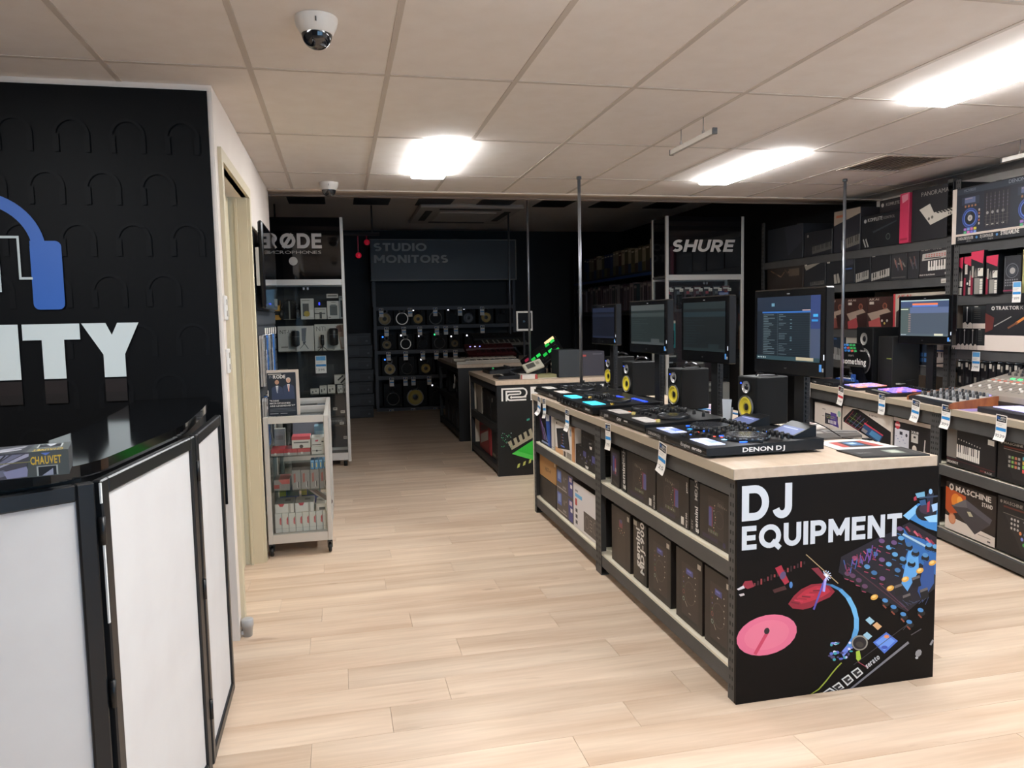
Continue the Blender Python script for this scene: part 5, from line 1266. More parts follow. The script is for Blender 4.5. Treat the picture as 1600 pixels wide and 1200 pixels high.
SS = [ # x centre, shelf, width, height, cone, ring, led, bright
 (.78, 3, .30, .33, 'a08c60', '8f8a86', '2a70ff', .0), (1.08, 3, .30, .33, None, 'd8d4ce', 'f0f4ff', .12), (1.36, 3, .26, .30, 'b39452', '2c2a26', 'd8d8e0', 0), (1.67, 3, .32, .33, None, '6a6866', '30e080', 0), (1.97, 3, .24, .30, None, '242426', 'e0e0f0', 0), (2.26, 3, .26, .31, '6a6a6e', '3c3c3e', 'e0e4ff', 0), (2.58, 3, .28, .31, 'b0904c', '3c3830', 'c0c0c8', 0), (2.88, 3, .26, .28, None, '2c2c2e', None, 0),
 (.80, 2, .22, .27, '8a7a58', '7a7672', '2a70ff', 0), (1.13, 2, .26, .29, None, 'd0ccc6', 'f4f4ff', .12), (1.43, 2, .22, .27, None, '2a2a2c', 'a0a0a8', 0), (1.73, 2, .28, .29, None, '5c5a58', '30e080', 0), (2.0, 2, .20, .25, '6a5a3c', '2c2a26', 'd0d0d8', 0), (2.29, 2, .22, .26, None, '202022', 'e8e8ff', 0), (2.56, 2, .22, .26, None, '3a3a3c', 'd8d8e0', 0),
 (.84, 1, .27, .33, 'b09a68', 'a09c96', '2a70ff', 0), (1.14, 1, .28, .33, None, '4c4a48', None, 0), (1.47, 1, .26, .31, 'b3944c', '3a362c', 'd0d0d8', 0), (1.80, 1, .26, .3, None, '262628', None, 0), (2.15, 1, .26, .3, None, '2a2a2c', None, 0),
 (.88, 0, .32, .42, None, '6a6866', None, 0), (1.27, 0, .42, .46, 'b39a44', '9c9890', None, 0), (1.68, 0, .34, .42, None, '242426', 'd8d8e8', 0), (2.1, 0, .34, .42, None, '28282a', None, 0)]
RN = ['bottom', 'second lowest', 'third lowest', 'top']
cnt = {}
for (x, s_, w, h, cone, ring, led, br) in SS:
    k = cnt.get(s_, 0); cnt[s_] = k + 1
    ld = {'2a70ff': ', blue light', '30e080': ', green light', 'f0f4ff': ', white ring', 'f4f4ff': ', white ring'}.get(led, '')
    cn = ', tan cone' if cone else ''
    studio_speaker('studio_monitor', '%s monitor speaker from the left, %s rack shelf%s%s' % (ORD[k], RN[s_], ld, cn), (x - w / 2, RY + .06, Zr[s_]), 0, w, h, .26, cone, ring, led, 'studio monitors on the rack', pad=False, logo=False, tweet='8d8a88' if led in ('2a70ff', 'f0f4ff', 'f4f4ff') else '3a3a3c', body='0a0a0b', led_s=.012, bright=br, r_w=w * .36)
tg = [(.72, 4), (1.22, 4), (1.66, 4), (2.10, 4), (2.50, 4), (.80, 3), (1.10, 3), (1.38, 3), (1.68, 3), (1.84, 3), (2.02, 3), (2.50, 3), (.82, 2), (1.12, 2), (1.42, 2), (1.66, 2), (1.82, 2), (2.0, 2), (.86, 1), (1.10, 1), (1.24, 1), (1.52, 1), (.84, 0), (1.22, 0), (1.62, 0)]
cnt = {}
for x, s_ in tg:
    k = cnt.get(s_, 0); cnt[s_] = k + 1
    price_tag((x, RY - .003, Zr[s_] - .03), 0, '%s price card from the left on the %s rack beam' % (ORD[k], (RN + ['uppermost'])[s_]), '', .15, .075, .15, group='price cards on the speaker rack')

# dark stacks left of the rack, red lamps, dark side
for k in range(7):
    carton('equipment_case', '%s flat dark case from the floor in the stack left of the speaker rack' % ORD[k], 'case', (-.05 + .02 * (k % 2), 12.7, .0 + k * .2), (.55, .195, .5), 0, '26272a', lambda p, k=k: (p.r(.05, .3, .95, .36, '37383c'), p.r(.1, .6, .16, .75, '4a4b4f'), p.r(.84, .6, .9, .75, '4a4b4f'), p.r(.3, .2, .6, .8, '303135')), 'dark cases stacked by the speaker rack')
t = thing('lamp_bar', 'dark lamp bar under the ceiling of the unlit room', 'lighting bar', (-.3, 11.0, 2.8))
MB().tube((-.6, 0, 0), (.9, 0, 0), .025, 10).obj('bar', [mat('3a3638', .5)], t)
for x in (-.5, .8): MB().tube((x, 0, 0), (x, 0, .4), .012, 8).obj('hanger', [mat('3a3638', .5)], t)
for k, (x, y, z, lab) in enumerate(((.30, 11.0, 2.50, 'red glowing stage lamp hanging left of the studio sign'), (.42, 11.0, 2.68, 'second red stage lamp high beside the studio sign'))):
    t = thing('stage_lamp', lab, 'lamp', (x, y - .07, z), 0)
    MB().lathe([(.04, 0), (.045, .03), (.045, .16), (.03, .19), (.0006, .19)], axis='y', n=18, caps=False).obj('can', [mat('2a0c14', .4)], t)
    MB().lathe([(.04, .0), (.03, -.010), (.0006, -.012)], axis='y', n=18, caps=False).obj('lens', [mat('e0203c', .3, 0, .25 if not k else .12)], t)
    MB().box(-.006, .006, .06, .08, .05, 2.776 - z).obj('yoke', [mat('8a1c30', .4, 0, .12)], t)  # red lamplight on the yoke put into its colour as a faint glow

# ================================================================== glass cabinets
def cabinet(name, label, x0, x1, y, d, ztop, zh, posts, header, hname, shelves, back='2c2e30'):
    t = thing(name, label, 'display cabinet', (x0, y, 0))
    w = x1 - x0
    for x in (0, w - .035):
        for yy in (0, d - .035): MB().box(x, x + .035, yy, yy + .035, .05, ztop, 0, .004).obj('frame_post', [M_ALU], t)
    for yy in (0, d - .03):
        MB().box(.035, w - .035, yy, yy + .03, .07, .15).obj('bottom_rail', [M_ALU], t)
        MB().box(.035, w - .035, yy, yy + .03, zh - .05, zh + .01).obj('middle_rail', [M_ALU], t)
    MB().box(.004, w - .004, .004, d - .004, .10, .12).obj('floor_board', [mat('6b6a68')], t)
    MB().box(.004, w - .004, .031, d - .031, zh - .02, zh).obj('top_board', [mat('5a5a58')], t)
    MB().box(.004, w - .004, d - .012, d - .004, .12, zh).obj('back_panel', [mat(back, .6)], t)
    for s_ in shelves: MB().box(.006, w - .006, .03, d - .02, s_ - .006, s_).obj('glass_shelf', [glass('shelf_glass', (.9, .95, .94), .05)], t)
    MB().box(.036, w / 2 - .002, .004, .009, .15, zh - .05).obj('glass_door', [M_GLASS], t)
    MB().box(w / 2 + .002, w - .036, .012, .017, .15, zh - .05).obj('glass_door', [M_GLASS], t)
    for x in (.006, w - .010): MB().box(x, x + .004, .036, d - .036, .15, zh - .05).obj('side_glass', [M_GLASS], t)
    h = MB().box(.01, w - .01, .004, d, zh + .011, ztop - .005).obj('header_panel', [mat('0c0c0e', .04, spec=.5)], t)
    p = Print(w - .02, ztop - zh); header(p); p.obj(hname, h, front(.004, .01, zh))
    for x in (.05, w - .08):
        for yy in (.02, d - .05): MB().lathe([(.02, 0), (.02, .05)], n=12, c=(x + .015, yy + .015, 0)).obj('foot', [M_BLACK], t)
    MB().box(w / 2 - .03, w / 2 - .01, -.002, .004, zh - .10, zh - .075).box(w / 2 + .01, w / 2 + .03, .006, .012, zh - .10, zh - .075).obj('lock', [M_CHROME], t)
    return t
def rode_header(p):
    # lettering spans x -0.71..-0.145, z 2.37..2.525
    p.t(.00, .495, .235, 'R', 'cfc7bf', 3, .165); p.t(.195, .495, .235, '\u00d8DE', 'cfc7bf', 3, .535)
    p.t(.02, .58, .048, 'MICROPHONES', 'b9b2aa', 0, .70)
    p.c(.355, .695, .067, 'c4bcb3', 26)
RC = (-.745, .078, 8.48)
cabinet('glass_cabinet', 'tall aluminium and glass microphone cabinet at the left with a black header', RC[0], RC[1], RC[2], .42, 2.70, 2.03, None, rode_header, 'header_lettering', [.45, .80, 1.27, 1.615])
def item(name, label, box, y, d, col, art=None, cat='box', group=None, rough=.5):
    (x0, z0), (x1, z1) = box
    return carton(name, label, cat, (x0, y, z0), (x1 - x0, z1 - z0, d), 0, col, art, group, ch=.002, rough=rough)
GR = 'boxes in the left glass cabinet'
Y1 = 8.60
S3, S2, S1 = 1.616, 1.271, .801
item('carton', 'orange and black box at the left of the top shelf, left glass cabinet', ((-.70, S3), (-.615, S3 + .21)), Y1, .1, 'b8832c', lambda p: (p.r(0, 0, 1, .25, '1c1712'), p.r(0, .55, 1, .75, '17130f'), p.r(.1, .3, .9, .5, 'd3a34a')), group=GR)
t = thing('headphones', 'black headphones standing on the top shelf of the left glass cabinet', 'headphones', (-.52, Y1 + .02, S3))
mb = MB()
for k in range(12):
    a, b = R(180 * k / 12), R(180 * (k + 1) / 12)
    mb.tube((.085 * math.cos(a), 0, .12 + .09 * math.sin(a)), (.085 * math.cos(b), 0, .12 + .09 * math.sin(b)), .009, 8)
mb.obj('headband', [mat('2a2a2b', .3)], t)
for s_ in (-1, 1): MB().lathe([(.03, -.02), (.045, -.012), (.045, .012), (.03, .02)], axis='x', n=20, c=(s_ * .085, 0, .06)).obj('ear_cup', [mat('3a3937', .35)], t)
MB().box(-.06, .06, -.03, .05, 0, .008).box(-.008, .008, .0, .016, .008, .2).obj('stand', [mat('77736a', .4)], t)
item('carton', 'white box with dark device and yellow dot, left glass cabinet', ((-.40, S3), (-.262, S3 + .225)), Y1, .09, 'c9c4ba', lambda p: (p.r(.15, .24, .62, .85, '55534f'), p.c(.45, .73, .14, 'b59a3c', 16), p.r(.7, .55, .95, .9, 'dcd7ce'), p.r(.1, .07, .7, .11, '8a857c')), group=GR)
item('carton', 'small white box with a black adapter, top shelf of the left glass cabinet', ((-.255, S3), (-.13, S3 + .125)), Y1, .09, 'c4beb2', lambda p: (p.r(.1, .14, .9, .2, '9a948a'), p.r(.0, .45, .9, .56, '55534f'), p.r(.4, .4, .6, .95, '403f3c')), group=GR)
t = thing('usb_light', 'small glowing blue indicator standing behind the white adapter box', 'light', (-.205, Y1 + .12, S3))
MB().box(-.012, .012, 0, .02, 0, .19).obj('stick', [M_BLACK], t); MB().box(-.008, .008, -.003, 0, .155, .185).obj('lamp', [mat('3040ff', .3, 0, 1.4)], t)
item('carton', 'white box with a grey capsule microphone, left glass cabinet', ((-.122, S3), (.005, S3 + .195)), Y1, .09, 'cbc5bb', lambda p: (p.r(.22, .25, .85, .8, '4f5452'), p.r(.3, .2, .75, .3, '6a6e6c'), p.r(.1, .88, .3, .93, '6a5a50'), p.r(.35, .06, .75, .10, '9a9288')), group=GR)
item('carton', 'taller pale box with a dark capsule at the right of the top shelf', ((.008, S3), (.066, S3 + .25)), Y1, .09, 'b9c0c0', lambda p: (p.r(.25, .2, .9, .92, '2f4248'), p.r(.1, .05, .9, .1, '8a9698')), group=GR)
item('shelf_label', 'white title strip lying upright behind the boxes on the top shelf', ((-.125, S3 + .23), (.0, S3 + .275)), Y1 + .05, .004, 'd0c8bc', lambda p: p.r(.1, .35, .9, .65, '6a6258'), cat='label')
item('carton', 'large white box with a desktop microphone picture, left one of two', ((-.655, S2), (-.275, S2 + .275)), Y1 + .06, .14, 'c6c0b6', lambda p: (p.t(.06, .30, .15, 'NT-USB', '35332f', 0, .46), p.P([(.66, .1), (.80, .08), (.76, .62), (.66, .6)], '5f6266'), p.P([(.68, .62), (.78, .62), (.72, .75), (.70, .75)], '44464a'), p.l(.72, .72, .60, .90, .02, '44464a'), p.l(.74, .72, .83, .92, .03, '44464a'), p.r(.08, .8, .27, .86, '8a857c'), p.P([(.28, .4), (.44, .4), (.5, .9), (.28, .9)], 'aaa59c')), group=GR)
item('carton', 'large white box with a dark microphone and singer picture, right one of two', ((-.268, S2), (.062, S2 + .29)), Y1 + .06, .14, 'c9c3b8', lambda p: (p.t(.06, .26, .17, 'NT1', '7a746a', 0, .30), p.P([(.74, .05), (1, .04), (1, .95), (.84, .95), (.78, .5)], '9c7f6c'), p.P([(.70, .1), (.86, .05), (.9, .3), (.74, .3)], '6a4a3a'), p.P([(.82, .5), (.98, .5), (.98, .9), (.88, .9)], 'b9b2a6'), p.r(.08, .85, .2, .9, '8a857c')), group=GR)
def mic(label, x, y, z, h, r_, tripod=True, box_=False):
    t = thing('microphone', label, 'microphone', (x, y, z), 0, 'microphones in the left glass cabinet')
    if tripod:
        for a in (90, 210, 330): MB().tube((0, 0, .05), (.055 * math.cos(R(a)), .055 * math.sin(R(a)), .005), .004, 6).obj('leg', [mat('18181a', .4)], t)
    else: MB().lathe([(.05, 0), (.05, .006), (.006, .01), (.006, .06)], n=18).obj('base', [mat('b9b4ac', .3, .6)], t)
    MB().lathe([(.006, .05), (r_ * .8, .06), (r_, .075), (r_, h * .72), (r_ * .98, h * .74), (r_, h * .76), (r_, h * .95), (r_ * .7, h), (.0006, h)], n=20, caps=False).obj('body', [mat('141416', .35)], t)
    MB().lathe([(r_ * 1.02, h * .70), (r_ * 1.02, h * .73)], n=20).obj('ring', [mat('6a6a68', .3, .6)], t)
mic('black desktop microphone in front of the left white box', -.465, Y1 - .02, S2, .225, .042, False)
mic('slim black microphone on a small tripod before the right white box', -.185, Y1 - .02, S2, .175, .020)
mic('thick black studio microphone before the right white box', -.065, Y1 - .02, S2, .245, .050, False)
price_tag((-.21, 8.52, 1.22), 0, 'price card hanging below the middle shelf inside the left glass cabinet', '295', .1, .115, .19, group='price cards in the cabinets', plain=True)
item('carton', 'grey box at the left below the middle shelf, left glass cabinet', ((-.66, S1 + .0), (-.57, S1 + .28)), Y1, .1, '8a867e', lambda p: (p.r(.1, .3, .9, .4, '5a564f')), group=GR)
item('carton', 'white box with two pencil microphones, left glass cabinet', ((-.075, S1 + .092), (.062, S1 + .195)), Y1 + .08, .07, 'b9b3a9', lambda p: (p.l(.28, .6, .7, .1, .16, '2c2b2a'), p.l(.5, .9, .92, .35, .16, '2c2b2a')), group=GR)
for k, (a, b, h) in enumerate(((-.335, -.245, .055), (-.235, -.16, .085), (-.15, -.07, .09), (-.045, .012, .085), (.018, .066, .09))):
    item('carton', '%s small white clip box from the left on the low cabinet shelf' % ORD[k], ((a, S1), (b, S1 + h)), Y1, .07, 'c0baae', lambda p, k=k: (p.r(.2, .45, .35, .85, '3a3835'), p.r(.55, .35, .75, .6, '6a665f'), p.r(.15, .12, .8, .2, '9a948a')), group='small white boxes in the left glass cabinet')
for k, (x, z) in enumerate(((-.1, .62), (-.02, .585), (-.035, .46), (.0, .30))):
    item('shelf_label', '%s white price label from the top behind the lower cabinet glass' % ORD[k], ((x, z), (x + .045, z + .03)), 8.505, .003, 'b9b2a6', lambda p: p.r(.15, .3, .8, .6, '6a655d'), cat='label', group='labels behind the lower cabinet glass')
item('device', 'low dark audio interface on the low shelf of the left glass cabinet', ((-.16, .451), (.03, .53)), Y1, .15, '3a3a38', lambda p: ([p.c(.15 + .15 * k, .5, .18, '6a6a66', 10) for k in range(5)]), cat='audio interface')

# ================================================================== the glass trolley by the door
TX0, TX1, TY0, TY1, TZ = -.522, -.098, 5.285, 6.55, .955
t = thing('glass_trolley', 'low aluminium and glass showcase on castors by the door', 'showcase', (TX0, TY0, 0))
TW, TD = TX1 - TX0, TY1 - TY0
for x in (0, TW - .032):
    for y in (0, TD / 2 - .034, TD / 2 + .002, TD - .032): MB().box(x, x + .032, y, y + .032, .085, TZ, 0, .004).obj('frame_post', [M_ALU], t)
for y in (0, TD / 2 - .034, TD / 2 + .002, TD - .032):
    MB().box(.032, TW - .032, y + .002, y + .030, TZ - .045, TZ).obj('top_rail', [M_ALU], t)
    MB().box(.032, TW - .032, y + .002, y + .030, .09, .15).obj('bottom_rail', [M_ALU], t)
for x in (.002, TW - .030):
    for a, b in ((.032, TD / 2 - .034), (TD / 2 + .034, TD - .032)):
        MB().box(x, x + .028, a, b, TZ - .045, TZ).obj('side_rail', [M_ALU], t)
        MB().box(x, x + .028, a, b, .09, .15).obj('side_rail', [M_ALU], t)
for a, b in ((.032, TD / 2 - .034), (TD / 2 + .034, TD - .032)):
    MB().box(.032, TW - .032, a, b, TZ - .03, TZ - .022).obj('glass_top', [M_GLASS], t)
    MB().box(.01, TW - .01, a, b, .135, .148).obj('floor_board', [mat('b5b0a8')], t)
    for s_ in (.44, .68): MB().box(.012, TW - .012, a + .01, b - .01, s_ - .006, s_).obj('glass_shelf', [glass('trolley_shelf_glass', (.88, .94, .93), .04)], t)
    for x in (.008, TW - .012): MB().box(x, x + .004, a, b, .15, TZ - .045).obj('side_glass', [M_GLASS], t)
for y in (.012, TD - .016): MB().box(.032, TW - .032, y, y + .004, .15, TZ - .045).obj('end_glass', [M_GLASS], t)
for x in (.02, TW - .02):
    for y in (.03, TD - .03):
        c = MB().lathe([(.03, -.011), (.034, -.006), (.034, .006), (.03, .011)], axis='x', n=20, c=(x, y, .034)).obj('castor', [mat('141414', .4)], t)
        MB().lathe([(.014, -.013), (.014, .013)], axis='x', n=14, c=(x, y, .034)).obj('hub', [mat('c9c6c0', .3, .5)], c)
        MB().prism_x([(y - .02, .034), (y + .02, .034), (y + .03, .085), (y - .03, .085)], x - .017, x - .013).prism_x([(y - .02, .034), (y + .02, .034), (y + .03, .085), (y - .03, .085)], x + .013, x + .017).box(x - .017, x + .017, y - .03, y + .03, .078, .09).obj('fork', [mat('1a1a1a', .4)], c)
YT = 5.345
GT = 'boxes in the glass trolley'
def titem(label, x0, x1, z0, z1, col, art=None, d=.2, y=YT, topart=None, group=GT):
    return carton('carton', label, 'box', (x0, y, z0), (x1 - x0, z1 - z0, d), 0, col, art, group, topart=topart, ch=.002)
ZB, ZM, ZT = .149, .441, .681
for k in range(8):
    titem('%s upright white pickup box from the left on the trolley floor' % ORD[k], -.478 + k * .0455, -.4345 + k * .0455, ZB, ZB + .135, 'd6d2c8', lambda p: (p.P([(.70, .3), (.95, .18), (.95, .62), (.7, .55)], 'b8484c'), p.P([(.66, .45), (.85, .40), (.9, .58), (.7, .58)], 'c86a68'), p.r(0, .78, 1, .8, 'b5b0a6')), group='white boxes on the trolley floor')
for k in range(2):
    titem('white flat box with red mark, %s one on the upright boxes' % ['left', 'right'][k], -.475 + k * .132, -.35 + k * .132, ZB + .136, ZB + .20, 'dbd6cd', lambda p: (p.P([(.18, .0), (.5, .0), (.42, .3), (.26, .3)], 'b8404a'), p.r(.7, 0, .82, 1, 'a9a398')), group='white flat boxes in the trolley', topart=lambda p: (p.r(0, 0, 1, 1, 'a9a69e'), p.r(.5, .3, .8, .6, '6a6864')))
titem('crumpled pale packet at the right end on the upright boxes', -.203, -.135, ZB + .136, ZB + .185, 'cfc3b4', lambda p: (p.P([(.1, .3), (.9, .2), (.8, .8), (.2, .9)], 'd9d0c4'), p.r(.3, .5, .9, .9, '4a4a48')))
titem('blue and yellow flat packet behind the white flat boxes', -.46, -.33, ZB + .137, ZB + .26, '2c4a86', lambda p: (p.r(0, 0, .35, .5, 'a9a338'), p.r(.4, .1, 1, .5, '3a5c50')), y=YT + .24, d=.1)
titem('second blue and yellow flat packet further right in the trolley', -.31, -.18, ZB + .137, ZB + .26, '2c4a86', lambda p: (p.r(0, 0, .3, .5, 'a9a338'), p.r(.35, .1, 1, .5, '2f5a44')), y=YT + .24, d=.1)
t = carton('carton', 'long brown box leaning diagonally in the trolley', 'box', (-.262, YT + .10, ZB + .272), (.20, .03, .05), 0, '6b5d55', lambda p: (p.r(.0, .65, 1, 1, 'a8a39c'), p.c(.1, .3, .2, 'd0cbc2', 8)), GT)
t.rotation_euler = (0, R(40), 0)
for k in range(4):
    titem('%s upright grey box from the left on the trolley middle shelf' % ORD[k], -.355 + k * .061, -.297 + k * .061, ZM, ZM + .135, '8b8782', lambda p, k=k: (p.P([(.2, .2), (.42, .15), (.42, .6), (.2, .65)], '9c5a52'), p.r(.55, .6, .62, .9, 'd5d2cc'), p.r(.62, .6, .72, .88, '1c1b1a')), d=.12, topart=(lambda p: p.r(0, 0, 1, 1, 'e0ddd8')) if k == 3 else None, group='grey boxes on the trolley middle shelf')
titem('red and grey carton lying at the left on the trolley middle shelf', -.475, -.37, ZM, ZM + .075, '8a8580', lambda p: (p.P([(.3, .0), (1, .0), (1, .4), (.5, .4)], 'b4605a'), p.r(0, .45, .35, .8, '9c4a44')), topart=lambda p: p.r(.3, 0, 1, 1, 'b8706a'))
for k in range(4):
    titem('%s small blue box from the left under the trolley top shelf' % ORD[k], -.228 + k * .028, -.203 + k * .028, ZM + .136, ZM + .20, '4c8cb8', lambda p: (p.r(.3, .3, .6, .8, 'c8c08a'), p.r(.1, .05, .9, .2, '8ab8d8')), d=.1, group='small blue boxes in the trolley')
for k in range(3):
    titem('%s flat red box from the left on the trolley top shelf' % ORD[k], -.485 + k * .087, -.40 + k * .087, ZT, ZT + .045, 'a83c40', lambda p: (p.r(0, .6, 1, 1, '9c9690'), p.c(.35, .7, .18, 'cfc9c0', 10)), d=.16, group='flat red boxes in the trolley')
titem('white box with red lid standing on the flat red boxes', -.345, -.222, ZT + .046, ZT + .125, 'cfcac2', lambda p: (p.r(0, 0, 1, .28, 'bd4a52'), p.r(.1, .45, .9, .55, '6a6662'), p.c(.5, .85, .16, '4a3a38', 14)), d=.14, topart=lambda p: p.r(0, 0, 1, 1, 'c0505a'))
titem('lower white box with black stripe at the right of the trolley top shelf', -.218, -.128, ZT, ZT + .05, 'c9c6be', lambda p: (p.r(.05, .5, .75, .58, '3a3836'), p.c(.4, .55, .14, '3a3836', 10)), d=.14)
titem('upper white box with red mark at the right of the trolley top shelf', -.216, -.13, ZT + .051, ZT + .115, 'd0ccc4', lambda p: (p.r(.05, .75, .75, .82, '3a3836'), p.P([(.3, .3), (.55, .25), (.5, .45), (.3, .45)], 'b8505a'), p.r(.78, .4, .95, .55, '3a3836')), d=.14)
titem('pale blue box at the back right under the trolley glass top', -.20, -.125, ZT + .001, ZT + .17, '7ca0b4', lambda p: p.r(.1, .2, .9, .4, 'a9c0cc'), y=YT + .17, d=.12)
titem('grey folded packet at the back left of the trolley', -.475, -.40, ZT + .001, ZT + .16, 'a39f96', lambda p: p.r(.1, .3, .8, .5, '8a867e'), y=YT + .2, d=.05)
carton('carton', 'flat silver box under the far glass top of the trolley', 'box', (-.38, 6.05, ZT + .001), (.24, .16, .3), 0, '8f8c98', None, GT, topart=lambda p: p.P([(.1, .2), (.9, .3), (.8, .7), (.2, .7)], '6a6a80'))
# magazine display on the trolley
t = thing('magazine_display', 'magazine with two men in dark suits standing on the glass trolley', 'magazine display', (-.488, 5.35, TZ), R(2))
MB().box(0, .186, 0, .012, 0, .292, 0, .002).obj('magazine', [mat('1d2430', .35)], t)
MB().prism_x([(.012, 0), (.15, 0), (.02, .31), (.012, .31)], .186, .206).box(-.002, .188, .012, .016, .0, .31).obj('cardboard_stand', [mat('cdbfb0', .5)], t)
p = Print(.186, .292)
p.r(0, 0, 1, 1, '141a24'); p.r(.04, .02, .5, .045, '9a968f'); p.t(.08, .125, .065, 'IN', '6a6f76', 0, .12); p.t(.22, .13, .075, 'RODE', 'd8d5cf', 1, .42)
for cx, hh, skin, hair, tie in ((.34, .20, 'b0866c', '2a2320', '8a94a8'), (.74, .17, 'c39a82', 'b8b2aa', 'c98a80')):
    p.P([(cx - .20, .62), (cx - .19, hh + .15), (cx - .07, hh + .10), (cx + .07, hh + .10), (cx + .19, hh + .15), (cx + .21, .62)], '2b3650')
    p.P([(cx - .045, hh + .10), (cx + .045, hh + .10), (cx + .01, hh + .27), (cx - .01, hh + .27)], 'd5d2cd')
    p.P([(cx - .014, hh + .12), (cx + .016, hh + .12), (cx + .022, hh + .27), (cx - .012, hh + .27)], tie)
    p.c(cx, hh - .005, .052, hair, 16); p.c(cx, hh + .018, .046, skin, 16, .052); p.r(cx - .03, hh + .01, cx - .012, hh + .016, '3a2a22'); p.r(cx + .012, hh + .01, cx + .03, hh + .016, '3a2a22'); p.r(cx - .022, hh + .043, cx + .022, hh + .05, '7a4a42')
p.t(.06, .665, .035, '"RODE', 'c9c6c0', 1, .32); p.t(.06, .725, .035, 'MICROPHONES', 'c9c6c0', 1, .72); p.t(.06, .785, .035, 'ARE LEGENDARY!"', 'c9c6c0', 1, .88)
for k in range(3): p.r(.06, .83 + .03 * k, .95, .84 + .03 * k, '5a5f66')
p.r(.06, .94, .35, .955, '8a8c8e'); p.r(.42, .94, .66, .955, '8a8c8e')
p.obj('cover_print', t, front(0))
t = thing('plastic_wrap', 'crumpled clear plastic bag on the left corner of the trolley', 'plastic bag', (-.505, 5.40, TZ))
mb = MB(); q = random.Random(4); vs = []; N = 10
for j in range(8):
    for k in range(N):
        a = 2 * math.pi * k / N; r_ = (.028 * (1 - j / 9) + .012) * (.7 + .6 * q.random())
        vs.append((r_ * math.cos(a), r_ * math.sin(a), j * .015))
fs = [(j * N + k, j * N + (k + 1) % N, (j + 1) * N + (k + 1) % N, (j + 1) * N + k) for j in range(7) for k in range(N)]
mb.add(vs, fs).obj('bag', [mat('cfcbc6', .12, spec=.9)], t)
MB().lathe([(.014, .098), (.02, .104), (.012, .115), (.0006, .118)], n=8, caps=False).obj('knot', [mat('bdb8b2', .15)], t)

# ================================================================== the left wall beyond the door
t = thing('slat_panel', 'dark grey slatwall panel on the left wall beyond the door', 'wall panel', (-.545, 5.30, .30))
MB().box(0, .010, 0, 1.50, 0, 1.90).obj('backing', [mat('2b2d30', .5)], t)
for k in range(18): MB().box(.010, .016, .001, 1.499, .012 + k * .105, .105 + k * .105).obj('slat', [mat('3a3c40', .45)], t)
t = thing('television', 'glossy black television on the left wall, seen edge on', 'television', (-.528, 5.30, 1.68))
MB().box(.0, .03, .25, .75, .1, .45).obj('bracket', [M_BLACK], t)
MB().box(.03, .062, 0, .98, 0, .575, 0, .01).obj('casing', [mat('0b0c0e', .15)], t)
MB().box(.0622, .0634, .02, .96, .03, .555).obj('screen', [mat('07080a', .03, spec=1.0)], t)
MB().box(.01, .03, -.004, .03, .15, .40).obj('side_label', [mat('b9b5ac')], t)
PK = [(5.36, 1.50, 'clear'), (5.50, 1.50, 'dark'), (5.66, 1.50, 'blue'), (5.83, 1.50, 'clear'), (6.0, 1.50, 'dark'), (6.2, 1.50, 'blue'), (5.36, 1.08, 'clear'), (5.50, 1.08, 'blue'), (5.66, 1.08, 'clear'), (5.83, 1.08, 'dark'), (6.02, 1.08, 'clear')]
for k, (y, z, c) in enumerate(PK):
    col = {'clear': '9a9794', 'dark': '35353a', 'blue': '3f72b4'}[c]
    t = thing('cable_pack', '%s %s cable pack from the door on the %s pegs of the left wall' % (ORD[k % 6 if k < 6 else k - 6], {'clear': 'clear', 'dark': 'dark', 'blue': 'blue'}[c], 'upper' if k < 6 else 'lower'), 'cable pack', (-.528, y, z), 0, 'cable packs on the left wall')
    MB().tube((0, 0, 0), (.05, 0, .004), .003, 6).obj('peg', [M_CHROME], t)
    m = MB()
    for q in range(2):
        x = .005 + q * .015
        prof = [(x, z_) for z_ in (0,)]
        m.prism_x([(-.05, -.34), (.05, -.34), (.05, -.02), (.02, .0), (-.02, .0), (-.05, -.02)], x, x + .012)
    pk_ = m.obj('bag', [mat(col, .18, spec=.7)], t)
    m = MB()
    for q in range(2):
        for s_ in range(10):
            a, b = 2 * math.pi * s_ / 10, 2 * math.pi * (s_ + 1) / 10
            m.tube((.012 + q * .015, .035 * math.cos(a), -.19 + .09 * math.sin(a)), (.012 + q * .015, .035 * math.cos(b), -.19 + .09 * math.sin(b)), .007, 6)
    m.obj('coiled_cable', [mat('222225' if c != 'dark' else '9a9a9c', .4)], pk_)
    MB().box(.042, .047, -.016, .016, .01, .05).obj('peg_label', [mat('d8d2c8')], t)

# ================================================================== right glass cabinet
def shure_header(p):
    p.t(.055, .60, .205, 'SHURE', 'c9bfb7', 3, .80, shear=.2)
SX0, SX1, SY = 3.63, 4.602, 8.10
cabinet('glass_cabinet', 'tall aluminium and glass cabinet in the middle with microphone packs inside', SX0, SX1, SY, .42, 2.70, 2.03, None, shure_header, 'header_lettering', [.45], '33262a')
GS = 'hanging packs in the middle glass cabinet'
def pack(label, x, z, w, h, col, art, y=SY + .22, hang=True):
    t = thing('blister_pack', label, 'blister pack', (x, y, z), 0, GS)
    MB().box(-w / 2, w / 2, 0, .004, -h, 0, 0, .001).obj('card', [mat(col, .4)], t)
    MB().box(-w * .32, w * .32, -.035, 0, -h * .88, -h * .35, 0, .008).obj('blister', [mat('1c1c1e', .12)], t)
    MB().tube((0, .16, -.015), (0, -.06, -.012), .0025, 6).obj('peg', [M_CHROME], t)
    p = Print(w, h); art(p); p.obj('card_print', t, front(0, -w / 2, -h))
    return t
